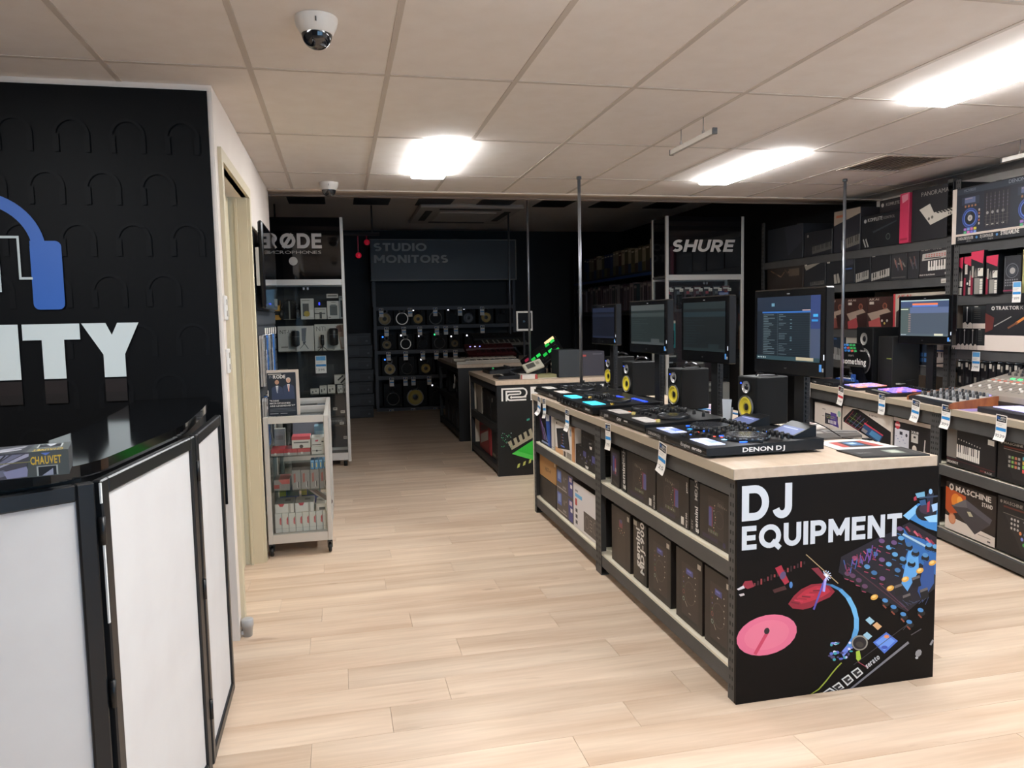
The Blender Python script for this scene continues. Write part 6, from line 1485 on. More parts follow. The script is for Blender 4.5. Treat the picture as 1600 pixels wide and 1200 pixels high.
for k in range(7):
    x = SX0 + .13 + k * .122
    pack('%s pack from the left on the top pegs of the middle glass cabinet' % ORD[k], x, 1.92, .095, .30, ['4a3038', '2c2c30', '3a3034', '4c2a30', '2c2c32', '3a3a40', '6a4a50'][k], lambda p, k=k: (p.r(.1, .05, .9, .12, 'b9b2aa'), p.r(.3, .2, .7, .3, ['a04a50', '6a6a6c'][k % 2])))
    t = thing('peg_label', '%s white peg label from the left in the middle glass cabinet' % ORD[k], 'label', (x, SY + .14, 1.885), 0, 'peg labels in the middle glass cabinet')
    MB().box(-.022, .022, -.003, 0, -.03, .005).obj('card', [mat('cfc6b8')], t); MB().box(-.015, .015, -.0036, -.003, -.02, -.014).obj('print_line', [mat('6a645c')], t)
pack('teal and cream pack at the left below the top pegs, middle cabinet', SX0 + .14, 1.52, .15, .32, '2f7c80', lambda p: (p.r(0, 0, 1, .1, 'cbbfae'), p.r(.55, .3, .85, .9, '8a9a5a'), p.r(.1, .2, .5, .9, '1f4a50')))
pack('dark blue pack left of the second monitor, middle cabinet', SX0 + .13, 1.66, .12, .13, '1f2c58', lambda p: p.r(.2, .2, .8, .5, '38488a'))
pack('blue and red microphone pack at the right of the top pegs', SX1 - .14, 1.86, .15, .36, '2f3a78', lambda p: (p.r(.0, .75, 1, 1, 'b83a40'), p.P([(.4, .2), (.7, .15), (.6, .7), (.45, .7)], 'b9b2aa'), p.r(.1, .05, .9, .15, '8a94b8')))
pack('orange pack below the price card in the middle cabinet', SX1 - .15, 1.44, .16, .28, 'b0653c', lambda p: (p.r(0, 0, 1, .15, 'd8b898'), p.r(.3, .2, .7, .95, '3a2c26'), p.r(.1, .4, .2, .8, 'd89860')))
pack('black pack lowest at the right side of the middle cabinet', SX1 - .14, 1.12, .16, .34, '1a1a1c', lambda p: (p.r(.1, .08, .9, .14, 'a9a298'), p.r(.35, .3, .65, .9, '6a6a6c')))
pack('black pack lowest at the left side of the middle cabinet', SX0 + .16, 1.14, .16, .34, '232324', lambda p: (p.r(.1, .08, .9, .14, 'a9a298'), p.r(.35, .3, .65, .9, '8a8a8a')))
pack('brown pack in the centre behind the second monitor', SX0 + .48, 1.5, .2, .4, '4a3a34', lambda p: (p.r(.1, .08, .9, .14, 'a9a298')))
pack('grey pack low in the centre of the middle cabinet', SX0 + .5, 1.05, .18, .34, '55504c', lambda p: (p.r(.1, .08, .9, .14, 'a9a298')))
price_tag((SX1 - .17, SY - .003, 1.63), 0, 'price card on the glass at the right of the middle cabinet', '149', .1, .105, .17, group='price cards in the cabinets', plain=True)
item('carton', 'white box at the bottom left of the middle glass cabinet', ((SX0 + .08, .451), (SX0 + .42, .75)), SY + .1, .2, 'b9b2a8', lambda p: (p.r(.5, .2, .9, .8, '55504c'), p.r(.1, .1, .4, .2, '6a645c')))
item('carton', 'white picture box at the bottom right of the middle glass cabinet', ((SX0 + .5, .451), (SX0 + .85, .78)), SY + .1, .2, 'a9a29a', lambda p: (p.r(.1, .3, .6, .8, '3c3a3a'), p.r(.1, .1, .4, .2, '6a645c')))
item('carton', 'dark box standing on the floor board of the middle glass cabinet', ((SX0 + .2, .121), (SX0 + .7, .42)), SY + .1, .2, '3a3634', lambda p: (p.r(.1, .3, .6, .8, '5c5a5a')))

# ================================================================== shelving along the right wall
WX = 4.80
def wall_shelves(name, label, yl, yr, levels, ztop, zbot=0.0, X=WX, D=.5, col=None, lip=.065):
    m_ = col or M_STEEL
    t = thing(name, label, 'shelving', (X, yl, 0), RW)
    L = yl - yr
    for x0, sx in ((0, 1), (L, -1)):
        for y0, sy in ((0.0, 1), (D, -1)):
            xa, xb = sorted((x0, x0 + sx * .05)); ya, yb = sorted((y0, y0 + sy * .045))
            po = MB().box(xa, xb, ya, ya + .004 if sy > 0 else yb, zbot, ztop).box(xa if sx > 0 else xb - .004, xa + .004 if sx > 0 else xb, ya + (.004 if sy > 0 else 0), yb, zbot, ztop).obj('post', [m_], t)
            if sy > 0:
                pts = []; zz = max(zbot, .9) + .05
                while zz < ztop - .03:
                    for q in (.014, .034): pts.append((x0 + sx * q - .004, x0 + sx * q + .004, y0 - .0006, y0 + .0004, zz, zz + .016))
                    zz += .045
                slots(po, pts)
    for z in levels:
        for ya, yb in ((.004, .03), (D - .03, D - .004)): MB().box(.05, L - .05, ya, yb, z - lip, z - .003).obj('beam', [m_], t)
        MB().box(.006, L - .006, .006, D - .006, z - .003, z + .010).obj('shelf_board', [mat('3d3c3b' if z > .5 else 'b5ab98', .5)], t)
    return t
wall_shelves('shelving_unit', 'steel shelving bay at the right edge of the view', 5.21, 2.95, [1.256, 1.68, 2.085], 2.60)
wall_shelves('shelving_unit', 'longer steel shelving bay receding behind the ceiling pole on the right wall', 8.06, 5.24, [1.10, 1.40, 1.84, 2.15], 2.62)
def wb(label, yl, yr, z, h, col, art=None, d=.36, dx=0.012, side=None, name='carton', group='boxes on the right wall shelves', topart=None, X=WX):
    return carton(name, label, 'box', (X + dx, yl, z), (yl - yr, h, d), RW, col, art, group, side, topart)
def keys(p, u0, v0, u1, v1, n, dv=0.0, wc='cfc8bd', bc='161414'):
    """a printed row of piano keys; dv = drop across the row"""
    for k in range(n):
        a, b = u0 + (u1 - u0) * k / n, u0 + (u1 - u0) * (k + .86) / n
        q, r_ = dv * k / n, dv * (k + .86) / n
        p.P([(a, v0 + q), (b, v0 + r_), (b, v1 + r_), (a, v1 + q)], wc)
    for k in range(n - 1):
        if k % 7 in (0, 1, 3, 4, 5):
            a = u0 + (u1 - u0) * (k + .66) / n; b = a + (u1 - u0) / n * .5; q = dv * k / n
            p.P([(a, v0 + q), (b, v0 + q), (b, v0 + (v1 - v0) * .6 + q), (a, v0 + (v1 - v0) * .6 + q)], bc)
# --- near bay, top shelf: the big controller box
def big_ctl(p):
    p.r(0, 0, 1, 1, '14171f'); p.r(0, 0, .045, 1, 'd3c4b8'); p.r(.045, .83, 1, .87, 'cdbdb0'); p.r(.045, .87, 1, 1, '0e1016')
    p.r(.05, .02, 1, .83, '1b202c'); p.r(.05, .02, 1, .12, '2c323e')
    p.t(.12, .085, .05, 'MCX8000', '6a727c', 0, .12); p.t(.56, .085, .06, 'DENON DJ', '8d949c', 0, .2)
    for cx in (.19, .735):
        p.r(cx - .09, .18, cx + .09, .32, '2a3040'); p.r(cx - .06, .19, cx + .05, .29, '5a6484'); p.r(cx - .055, .2, cx + .02, .22, '8a8090')
        for k in range(4): p.c(cx - .05 + .034 * k, .345, .022, '9a6848', 8)
        p.c(cx, .56, .175, '2a3c78', 28); p.ring(cx, .56, .125, .14, '5b78c8'); p.ring(cx, .56, .165, .178, '40589c'); p.c(cx, .56, .115, '14161c', 24)
        p.P([(cx - .02, .56), (cx - .035, .46), (cx + .01, .45)], '30343c'); p.c(cx, .56, .055, 'b5ada6', 18); p.c(cx, .56, .02, '8a8480', 12)
        for i in range(4):
            for j in range(2): p.r(cx - .062 + .034 * i, .735 + .055 * j, cx - .034 + .034 * i, .78 + .055 * j, [['9a6ab0', '7a9ac8', 'c86a9a', 'd8c848'], ['58a878', 'c86aa8', '7a6ac0', '7a9ad8']][j][i])
        for k in range(5): p.r(cx + .085, .42 + .06 * k, cx + .10, .46 + .06 * k, ['b9a89a', '9a5a40'][k % 2])
    p.r(.33, .14, .58, .8, '1d1a24')
    for k in range(6):
        p.r(.352 + .04 * k, .18, .358 + .04 * k, .76, '4a4440')
        for j in range(4): p.c(.355 + .04 * k, .25 + .06 * j, .012, '5a5060', 8)
        if k < 4: p.c(.365 + .05 * k, .52, .028, '8f8a86', 10); p.r(.355 + .05 * k, .72, .378 + .05 * k, .735, 'b5ada0')
    for j in range(3): p.r(.34, .58 + .06 * j, .57, .584 + .06 * j, '5a504c')
    p.t(.07, .94, .05, 'STANDALONE DJ PLAYER', 'c8beb6', 1, .16); p.t(.30, .94, .05, 'DJ CONTROLLER', 'c8beb6', 1, .13); p.t(.50, .94, .07, 'STREAMLINE', 'd8d0c8', 1, .17)
    p.c(.265, .92, .025, '4a80b8', 8); p.c(.465, .92, .025, '4a80b8', 8); p.t(.16, .985, .03, 'serato', 'a9a29c', 0, .05); p.t(.38, .985, .03, 'Engine', 'a9a29c', 0, .05)
wb('big controller box with two blue jog wheels on the top shelf at the right edge', 5.205, 4.28, 2.097, .425, '14171f', big_ctl, dx=-.03)
wb('plain dark box on the top shelf right of the big controller box', 4.26, 3.4, 2.097, .4, '1c1d22', lambda p: p.r(.1, .1, .9, .3, '2a3040'))
# second shelf: red topped boxes
def red_box(v):
    def f(p):
        p.r(0, 0, 1, 1, '17171a'); p.P([(0, .02), (1, .0), (.92, .30), (0, .17)], 'c22f4e'); p.P([(0, .55), (.18, .55), (.18, 1), (0, 1)], '7c1f33')
        if v == 0:
            p.r(.10, .21, .32, .46, 'c6bdb0'); [p.r(.10, .21 + .04 * k, .32, .215 + .04 * k, '6a655e') for k in range(6)]
            p.r(.5, .62, .95, .76, 'c9c1b4'); p.P([(.55, .40), (.62, .36), (.66, .62), (.52, .62)], '9a948c'); p.P([(.78, .42), (.9, .35), (.92, .62), (.76, .62)], '77726c'); p.r(.42, .80, .88, .98, 'a9a297'); p.c(.35, .70, .03, 'cfc8be', 8)
        else:
            p.r(.55, .40, .95, .58, 'cfc8bc'); p.P([(.62, .42), (.78, .40), (.6, .48)], '1c1c1e'); p.r(.30, .62, .70, .98, '87827a'); p.r(.08, .34, .22, .6, 'a59e92'); p.P([(.28, .5), (.4, .38), (.52, .6), (.3, .6)], '6f6a64'); p.r(.72, .64, .94, .98, 'cfc8bc'); [p.r(.72, .70 + .06 * k, .94, .71 + .06 * k, '6a655e') for k in range(4)]
    return f
for k, (a, b, h, dx, v) in enumerate(((5.21, 5.135, .30, .02, 0), (5.125, 5.02, .305, .02, 0), (5.005, 4.885, .335, -.03, 1), (4.862, 4.755, .29, -.03, 1))):
    wb('%s red topped box from the left on the right wall shelf' % ORD[k], a, b, 1.692, h, '1b191b', red_box(v), dx=dx, d=.3, side=lambda p: p.r(0, 0, 1, 1, '121214'), group='red topped boxes on the right wall')
wb('grey outlined player box right of the red topped boxes', 4.735, 4.59, 1.692, .275, '1c1c1f', lambda p: (p.r(.06, .05, .98, .96, '232327'), p.ring(.5, .40, .17, .20, '55565c'), p.c(.5, .40, .145, '3a3c42', 22), p.c(.52, .40, .085, 'a39d97', 18), [p.r(.1 + .8 * (k % 6) / 6, .62 + .07 * (k // 6), .18 + .8 * (k % 6) / 6, .66 + .07 * (k // 6), '77767a') for k in range(18)], p.r(.0, .90, .85, .94, '7c2f48'), p.r(.05, .04, .08, .9, '5a5a5e')), dx=.0)
wb('box with a yellowish edge at the right end of the second right shelf', 4.575, 4.2, 1.692, .31, '2a2a2c', lambda p: (p.r(0, 0, .05, 1, 'a9a06a'), p.r(.05, .3, .1, .7, '3a3a34')), dx=.0)
# third shelf: white based boxes and the wide box with an orange picture
def cable_box(p):
    p.r(0, 0, 1, .78, '17181a'); p.P([(0, .78), (.25, .70), (.5, .84), (.75, .72), (1, .80), (1, 1), (0, 1)], 'd3c6b8'); p.l(.42, .10, .42, .70, .035, 'a9aaa8'); p.c(.42, .08, .045, 'c9c2b8', 10); p.r(.86, .05, .9, .75, '4a4c4c'); p.r(.45, .9, .52, .93, '6a6058')
def disc_box(p):
    p.r(0, 0, 1, .78, '232527'); p.r(0, .78, 1, 1, 'd3c6b8'); [p.r(.1, .1 + .09 * k, .6, .115 + .09 * k, '66655f') for k in range(6)]; p.r(.1, .02, .4, .06, 'a9a59c')
wb('dark red upright box at the far end of the third right shelf', 5.20, 5.155, 1.268, .33, '4a1c20', lambda p: p.r(.2, .3, .8, .7, '6a2a2e'), d=.3, dx=.10)
for k, (a, b, z, h, ar) in enumerate(((5.205, 5.115, 1.268, .165, cable_box), (5.113, 5.035, 1.268, .165, cable_box), (5.033, 4.955, 1.268, .165, cable_box), (4.953, 4.882, 1.268, .165, disc_box), (5.10, 5.005, 1.434, .175, cable_box), (5.003, 4.885, 1.434, .175, disc_box))):
    wb(['lower far white based cable box on the third right shelf', 'lower second white based cable box on the third right shelf', 'lower third white based cable box on the third right shelf', 'lower white based disc box next to the wide orange picture box', 'upper white based cable box on the third right shelf', 'upper white based disc box next to the wide orange picture box'][k], a, b, z, h, '26272a', ar, d=.12, dx=.0)
wb('wide box with orange glowing picture and white base on the third right shelf', 4.875, 4.20, 1.268, .355, '1b1a1d', lambda p: (p.r(0, .67, 1, 1, 'd3c4b8'), p.ring(.10, .105, .020, .042, 'c9c1b8'), p.t(.135, .135, .07, 'TRAKTOR', 'c9c1b8', 1, .30), p.t(.45, .135, .07, 'KONTROL', '9a938c', 0, .3), p.P([(0, .2), (.12, .3), (.1, .55), (0, .62)], '5a2a26'), p.l(.12, .48, .34, .28, .02, '9a9690'), p.l(.40, .42, .60, .20, .05, 'c87a3c'), p.l(.30, .52, .42, .40, .04, '6a4430'), [p.l(.60 + .05 * k, .45, .72 + .05 * k, .26, .03, 'a9a8a4') for k in range(5)], p.c(.62, .58, .05, '9c4a2c', 12), p.c(.82, .62, .06, '70301f', 12), p.c(.52, .16, .05, '8a4a2c', 10)), dx=-.01)
price_tag((WX - .034, 4.585, 1.775), RW, 'price tag overlapping the wide orange picture box at the right edge', '899', .1, .07, .15, group='price tags on the right wall', plain=True)
price_tag((WX - .006, 4.955, 1.255), RW, 'price tag hanging below the white based boxes on the right wall', '799', .15, .075, .15, group='price tags on the right wall', plain=True)
for k in range(8):
    y = 5.14 - k * .075
    t = thing('hanging_pack', '%s black hanging pack from the left under the third right shelf' % ORD[k], 'hanging pack', (WX + .03, y, 1.172), RW, 'black packs under the third right shelf')
    MB().box(-.033, .033, 0, .03, -.2, 0, 0, .004).obj('pack', [mat('121214', .3)], t)
    MB().tube((0, .2, .008), (0, -.02, .008), .003, 6).obj('peg', [M_CHROME], t)
    p = Print(.066, .2); p.r(.1, .04, .45, .22, 'b9b1a6'); p.r(.6, .10, .8, .32, '8d867c'); p.r(.3, .6, .6, .85, ['6a655e', '3a3a3c'][k % 2]); p.obj('label_print', t, front(0, -.033, -.2))
# --- far bay, top row
wb('dark keyboard box at the far end of the top shelf on the right wall', 7.24, 6.78, 2.163, .25, '1c1c20', lambda p: (keys(p, .3, .62, 1, .92, 16, -.12, '55534f'), p.r(.1, .1, .16, .2, '8a8680')))
wb('large dark box beyond the keyboard boxes on the top right shelf', 7.95, 7.27, 2.163, .36, '202227', lambda p: p.P([(.5, 0), (1, 0), (1, .5), (.6, .9)], '2b2c33'))
wb('cream banded keyboard box behind the ceiling pole on the top right shelf', 6.75, 6.36, 2.163, .40, '232227', lambda p: (p.P([(0, .0), (1, .0), (1, .14), (0, .34)], '8a7d70'), p.r(.08, .10, .4, .16, '9c5a40'), keys(p, .3, .72, 1, .95, 10, -.1, '66625c')))
wb('long black keyboard box with pale lettering on the top right shelf', 6.34, 5.83, 2.163, .30, '151619', lambda p: (p.c(.10, .16, .06, '9a9894', 12), p.t(.17, .19, .10, 'KOMPLETE', 'b9b4ae', 0, .38), p.t(.58, .19, .08, 'KONTROL', '7a7672', 0, .28), p.P([(.3, .5), (.9, .28), (.9, .32), (.32, .56)], '2f3338'), p.c(.70, .72, .10, '4a4f4a', 14), p.c(.70, .72, .07, '1c1d1f', 14), p.l(.05, .7, .12, .95, .05, '8a8782'), p.l(.12, .7, .19, .95, .05, '8a8782')))
wb('black box lying on the long keyboard box under the ceiling edge', 6.10, 5.82, 2.464, .11, '1a1719', lambda p: (p.c(.14, .4, .16, 'a39e98', 12), p.t(.3, .52, .24, 'KOMPLETE', '9a958f', 0, .6)))
wb('narrow red box standing at the end of the long keyboard box', 5.805, 5.695, 2.163, .425, 'b02f4e', lambda p: (p.P([(.2, .04), (.9, .02), (.9, .14), (.3, .2)], 'c9808e'), p.r(.1, .9, .9, .94, '8a2038')), dx=-.02)
wb('large black box with a white keyboard picture on the top right shelf', 5.685, 5.235, 2.163, .435, '1c1b1e', lambda p: (p.t(.24, .16, .08, 'PANORAMA', '8a8580', 0, .66), p.P([(.2, .40), (.46, .32), (.56, .50), (1, .47), (1, .58), (.48, .72)], 'b9b1a5'), p.c(.44, .60, .03, '5a554f', 10), p.c(.52, .58, .03, '5a554f', 10), [p.P([(.58 + .08 * k, .48), (.62 + .08 * k, .475), (.70 + .08 * k, .52), (.66 + .08 * k, .53)], '2c2a2a') for k in range(5)]), dx=.0)
# middle row
wb('brown lettered box at the far end of the middle right shelf', 7.95, 7.26, 1.852, .26, '2a211c', lambda p: ([p.l(.1 + .1 * k, .2 + .1 * (k % 4), .2 + .1 * k, .3 + .1 * (k % 3), .05, ['6a5138', '4a3a2a', '77604a'][k % 3]) for k in range(8)], p.r(.62, .2, .9, .5, '55483a')))
wb('dark keyboard box with a pale wedge on the middle right shelf', 7.24, 6.88, 1.852, .25, '1f1f22', lambda p: (p.P([(.0, .12), (.95, .0), (.1, .32)], '8a8378'), p.r(.02, .02, .14, .12, 'b9b0a4'), keys(p, .3, .82, .95, .98, 9, -.04, '55524e')))
wb('plain dark box with a white price label on the middle right shelf', 6.865, 6.62, 1.852, .26, '1d1d20', lambda p: (p.r(.04, .04, .24, .16, 'b5ac9f'), p.P([(.5, .62), (.62, .6), (.72, .95), (.55, .97)], '8d8880'), p.P([(.68, .6), (.8, .58), (.92, .93), (.76, .95)], '8d8880')))
wb('dark box with a blue line picture left of the pale key boxes', 6.61, 6.43, 1.852, .26, '212226', lambda p: (p.r(.2, .42, .8, .47, '3f5a88'), p.P([(.1, .1), (.9, .05), (.9, .3), (.2, .35)], '34343a'), p.P([(.2, .6), (.9, .5), (.9, .9), (.2, .95)], '2c2b2c')))
wb('dark box with printed piano keys, left of two on the middle right shelf', 6.42, 6.205, 1.852, .25, '1d1d20', lambda p: keys(p, .06, .66, .9, .98, 7, -.12, '8f8a82'))
wb('dark box with printed piano keys, right of two on the middle right shelf', 6.195, 5.945, 1.852, .26, '1f1e20', lambda p: (p.r(.04, .04, .2, .13, 'b5ac9f'), keys(p, .02, .70, .98, .97, 8, -.14, 'a09a90')))
wb('dark mottled controller box with a white label on the middle right shelf', 5.935, 5.745, 1.852, .275, '2b2a2c', lambda p: (p.r(.06, .03, .3, .13, 'b9b0a4'), [p.l(.2 + .08 * k, .3 + .06 * (k % 4), .3 + .09 * k, .5 + .1 * (k % 3), .05, ['6a6258', '8a5a50', '4a4a50', '77726a'][k % 4]) for k in range(8)], p.r(.05, .9, .95, .93, '55524e')))
wb('narrow dark mottled box left of the white keyboard box', 5.735, 5.605, 1.852, .275, '29282a', lambda p: (p.r(.2, .03, .6, .12, 'b9b0a4'), [p.l(.2 + .1 * k, .3 + .08 * (k % 4), .35 + .1 * k, .5 + .1 * (k % 3), .05, ['55504a', '6a4a44', '4a4a50'][k % 3]) for k in range(6)]))
wb('dark box with a large white keyboard and red buttons picture', 5.595, 5.24, 1.852, .285, '2a2729', lambda p: (p.r(0, 0, 1, .07, '8a847c'), p.t(.05, .2, .11, 'SLMkII', '9c968e', 0, .62), p.P([(.10, .30), (1, .24), (1, .44), (.08, .50)], 'a59d94'), [p.r(.2 + .08 * k, .32 + .05 * j, .25 + .08 * k, .35 + .05 * j, 'a8504c') for k in range(8) for j in range(2)], p.r(.16, .42, .68, .45, '2a2728'), keys(p, .28, .52, .98, .80, 9, -.02, 'd0c8be'), p.t(.02, .93, .05, 'novation', 'b9b2a8', 1, .48), p.r(.8, .87, .88, .93, 'a9a298')))
# lower rows
def brown_keys(k):
    return lambda p: (p.r(0, 0, 1, 1, '35211d'), p.t(.06, .10, .06, 'AKAI', 'a8988c', 1, .4), p.r(.08, .14, .26, .22, 'b5aa9c'), p.P([(0, .5), (.8, .35), (1, .5), (.2, .75)], '8d7a6c'), p.c(.7, .28, .10, '7a4a3a', 14), p.c(.7, .28, .06, '4a2a22', 14), p.P([(.05, .75), (.5, .62), (.6, .95), (.1, .98)], ['6a3a34', '8a3a3c', '9a4a48'][k]), p.P([(.5, .55), (1, .45), (1, .9), (.6, .98)], '2b1917'), [p.c(.6 + .1 * q, .72 + .08 * (q % 2), .04, ['c9c0b0', 'b8a050', 'a9a49a'][q % 3], 8) for q in range(3)] if k == 2 else None)
for k, (a, b) in enumerate(((6.85, 6.545), (6.535, 6.245), (6.235, 5.905))):
    wb('%s brown pad controller box from the left behind the bench' % ORD[k], a, b, 1.412, .30, '35211d', brown_keys(k), group='brown boxes on the right wall')
wb('white and red edged box partly hidden by the right monitor', 5.895, 5.25, 1.412, .32, 'a39789', lambda p: (p.r(0, 0, .04, 1, 'a8343a'), p.t(.07, .13, .09, 'AKAI', 'a8443c', 1, .26), p.P([(.06, .98), (.06, .5), (.35, .15), (1, .05), (1, .98)], '2f2524'), p.P([(.2, .35), (.4, .12), (.9, .06), (.6, .3)], '5a4a44')))
wb('dark reddish box at the far end of the lower right shelf', 7.95, 6.87, 1.412, .28, '241c1a', lambda p: p.P([(.6, .3), (1, .2), (1, .7), (.7, .8)], '3a2a26'))
wb('dark blue keyboard box left of the monitor on the low right shelf', 6.86, 6.56, 1.112, .24, '1f2733', lambda p: (keys(p, .3, .45, .9, .95, 7, .12, '8a8a88'), p.r(.1, .1, .6, .18, '2f4a70')))
wb('white upright box beside the dark blue keyboard box on the low right shelf', 6.54, 6.36, 1.112, .26, '9a948a', lambda p: p.r(.1, .05, .9, .15, '7c766c'))
wb('dark box behind the large speaker on the low right shelf', 6.34, 5.93, 1.112, .25, '232326', lambda p: p.r(.2, .3, .8, .6, '303034'))
wb('dark blue pad box left of the white keyboard boxes', 5.92, 5.68, 1.112, .235, '232a36', lambda p: ([p.r(.2 + .2 * (k % 3), .3 + .2 * (k // 3), .36 + .2 * (k % 3), .44 + .2 * (k // 3), '33557f') for k in range(9)], p.l(.8, .1, .95, .5, .03, 'a9a59c')))
wb('white box with a blue pad picture on the low right shelf', 5.67, 5.46, 1.112, .25, 'c3b8aa', lambda p: (p.P([(.25, .2), (1, .1), (1, .98), (.4, .98)], '1f2630'), [p.r(.5 + .2 * (k % 2), .55 + .18 * (k // 2), .64 + .2 * (k % 2), .68 + .18 * (k // 2), '3a6494') for k in range(4)]), dx=.02)
wb('white keyboard box right of the blue pad box on the low right shelf', 5.45, 5.255, 1.112, .245, 'c9bdb0', lambda p: (p.r(.05, .02, .2, .15, '5a9ac8'), keys(p, .25, .10, 1, .30, 6, .04), keys(p, .22, .52, 1, .78, 7, -.02), p.r(.1, .42, 1, .48, '2c4a78'), p.P([(.0, .9), (1, .82), (1, .86), (0, .95)], '2a2626')), dx=.012)
for k, (y, lab) in enumerate(((5.33, 'white price label on the middle shelf lip beside the upright'), (6.93, 'white price label at the far end of the middle shelf lip'))):
    t = thing('shelf_label', lab, 'label', (WX - .003, y, 1.80 if k == 0 else 1.80), RW)
    MB().box(0, .05, -.003, .0, 0, .035).obj('card', [mat('b9b0a4')], t); MB().box(.008, .042, -.0036, -.003, .012, .018).obj('print_line', [mat('6a645c')], t)

# ================================================================== dark shelf deep at the back right
wall_shelves('shelving_unit', 'dark shelving of boxed software deep in the back right corner', 13.6, 9.6, [1.66, 2.215], 2.75, 0, 4.25, .45, mat('202328', .5))
q = random.Random(11)
y = 9.75; k = 0
while k < 24:
    w = q.choice([.12, .13, .14, .15]); c = ['b9b09c', '6a6448', '2a3c66', '3a4a78', '8a8272', '5a3a38'][(k * 5 + k // 3) % 6] if k > 8 else ['2f4a80', 'b5ac98', '5c5640', 'a8a08c', '5c5640', 'b0a690', '5c5640', 'a59c86', '5c5640'][k]
    h = (.42 if k == 1 else .33 + .05 * q.random())
    wb('%s slim box from the near end on the upper dark back shelf' % (ORD[k] if k < 20 else 'twenty-%s' % ORD[k - 20]), y + w, y + .006, 2.226, h, c, lambda p, c=c: (p.r(.15, .08, .85, .14, 'cfc8b8' if c != 'b9b09c' else '6a6458'), p.r(.0, .62, 1, 1, ['6a6446', '34466a', '4a3a38'][k % 3])), group='slim boxes on the upper back shelf', X=4.25, d=.2)
    y += w; k += 1
y = 9.75; k = 0
while k < 24:
    w = q.choice([.12, .13, .14, .16]); c = ['8a7f84', '5a4a50', '77707a', '4a3a44', '8a8484', '3a4a50'][k % 6]
    h = .36 + .06 * q.random()
    wb('%s slim box from the near end on the lower dark back shelf' % (ORD[k] if k < 20 else 'twenty-%s' % ORD[k - 20]), y + w, y + .008, 1.671, h, c, lambda p: (p.r(.3, .05, .7, .95, '5a5258'), p.r(.15, .06, .85, .16, 'a39c9a')), group='slim boxes on the lower back shelf', X=4.25, d=.2)
    y += w + (.10 if k % 5 == 4 else .0); k += 1
MB().box(.05, 3.95, -.003, .003, 2.215 - .06, 2.215 - .02).obj('edge_strip', [mat('2f4f8c', .4)], [o for o in COL.objects if o.name.startswith('shelving_unit')][-1])

# ================================================================== the right bench, turned a little towards the camera
FE = Vector((4.2734, 6.3703, 0)); BA = math.atan2(-.988, -.155)
BU = Vector((-.155, -.988, 0)).normalized(); BN = Vector((.988, -.155, 0)).normalized()
def BP(s_, t_, z): 
    v = FE + BU * s_ + BN * t_
    return (v.x, v.y, z)
BH = .925
rb = bench('display_bench', 'right hand steel display bench with pads and a mixing desk on top', BP(0, .013, 0), BA, 4.2, .66, BH, [1.945], [.085, .525], lip=.065, beam_top=.09, flush=True)
def rbx(label, s0, s1, z, h, col, art=None, t_=.045, d=.34, side=None, topart=None, name='carton'):
    return carton(name, label, 'box', BP(s0, t_ , z), (s1 - s0, h, d), BA, col, art, 'boxes in the right bench', side, topart)
RZ1, RZ0 = .538, .098
rbx('white keyboard controller box with a green sticker in the right bench', .08, .595, RZ1, .215, 'd3c7bb', lambda p: (p.P([(.40, .36), (.86, .40), (.86, .80), (.40, .82)], '3c3a40'), p.P([(.60, .28), (.80, .30), (.90, .85), (.60, .8)], '54408a'), [p.r(.52 + .05 * k, .62, .55 + .05 * k, .76, 'd0cbc4') for k in range(6)], [p.r(.44 + .05 * (k % 7), .44 + .07 * (k // 7), .47 + .05 * (k % 7), .48 + .07 * (k // 7), ['77a060', '8a8680', 'b0a050'][k % 3]) for k in range(14)], p.c(.90, .28, .13, '8fb5a4', 18), p.r(.3, .2, .42, .24, '9a9086'), p.r(.3, .5, .38, .53, '9a9086'), p.r(.97, 0, 1, 1, '5a554f')), topart=lambda p: p.r(0, 0, 1, 1, '6a645c'))
rbx('white box with a tilted black pad controller and blue screen picture', .605, 1.372, RZ1, .238, 'd3c7bb', lambda p: (p.t(.56, .16, .06, 'MPC', '77706a', 0, .16), p.P([(.22, .04), (.34, .02), (.98, .52), (.98, .98), (.7, .98), (.02, .58), (.02, .45)], '1a1719'), [p.l(.06 + .07 * k, .56 + .05 * k * .9, .24 + .075 * k, .10 + .06 * k, .012, ['b8404a', '6aa048', '8a5a8a', '5a8ac0'][k % 4]) for k in range(5)], [p.l(.06 + .045 * k, .56 - .115 * k, .36 + .045 * k, .74 - .10 * k, .012, ['b83a48', '3a6a8a', '8a9a3a', '6a3a5a'][k % 4]) for k in range(4)], p.P([(.48, .42), (.84, .68), (.76, .98), (.40, .74)], '2c4a70'), p.P([(.48, .42), (.84, .68), (.83, .72), (.46, .47)], 'b8354a'), p.P([(.62, .62), (.80, .75), (.76, .93), (.56, .78)], '4a7ea8'), p.P([(.44, .62), (.54, .69), (.5, .8), (.41, .73)], '8a8484'), p.P([(.74, .93), (.78, .95), (.76, 1), (.72, .97)], 'c9c4be'), p.r(.975, 0, 1, 1, 'c0b4a8')), side=lambda p: p.r(0, 0, 1, 1, 'c9bdb1'))
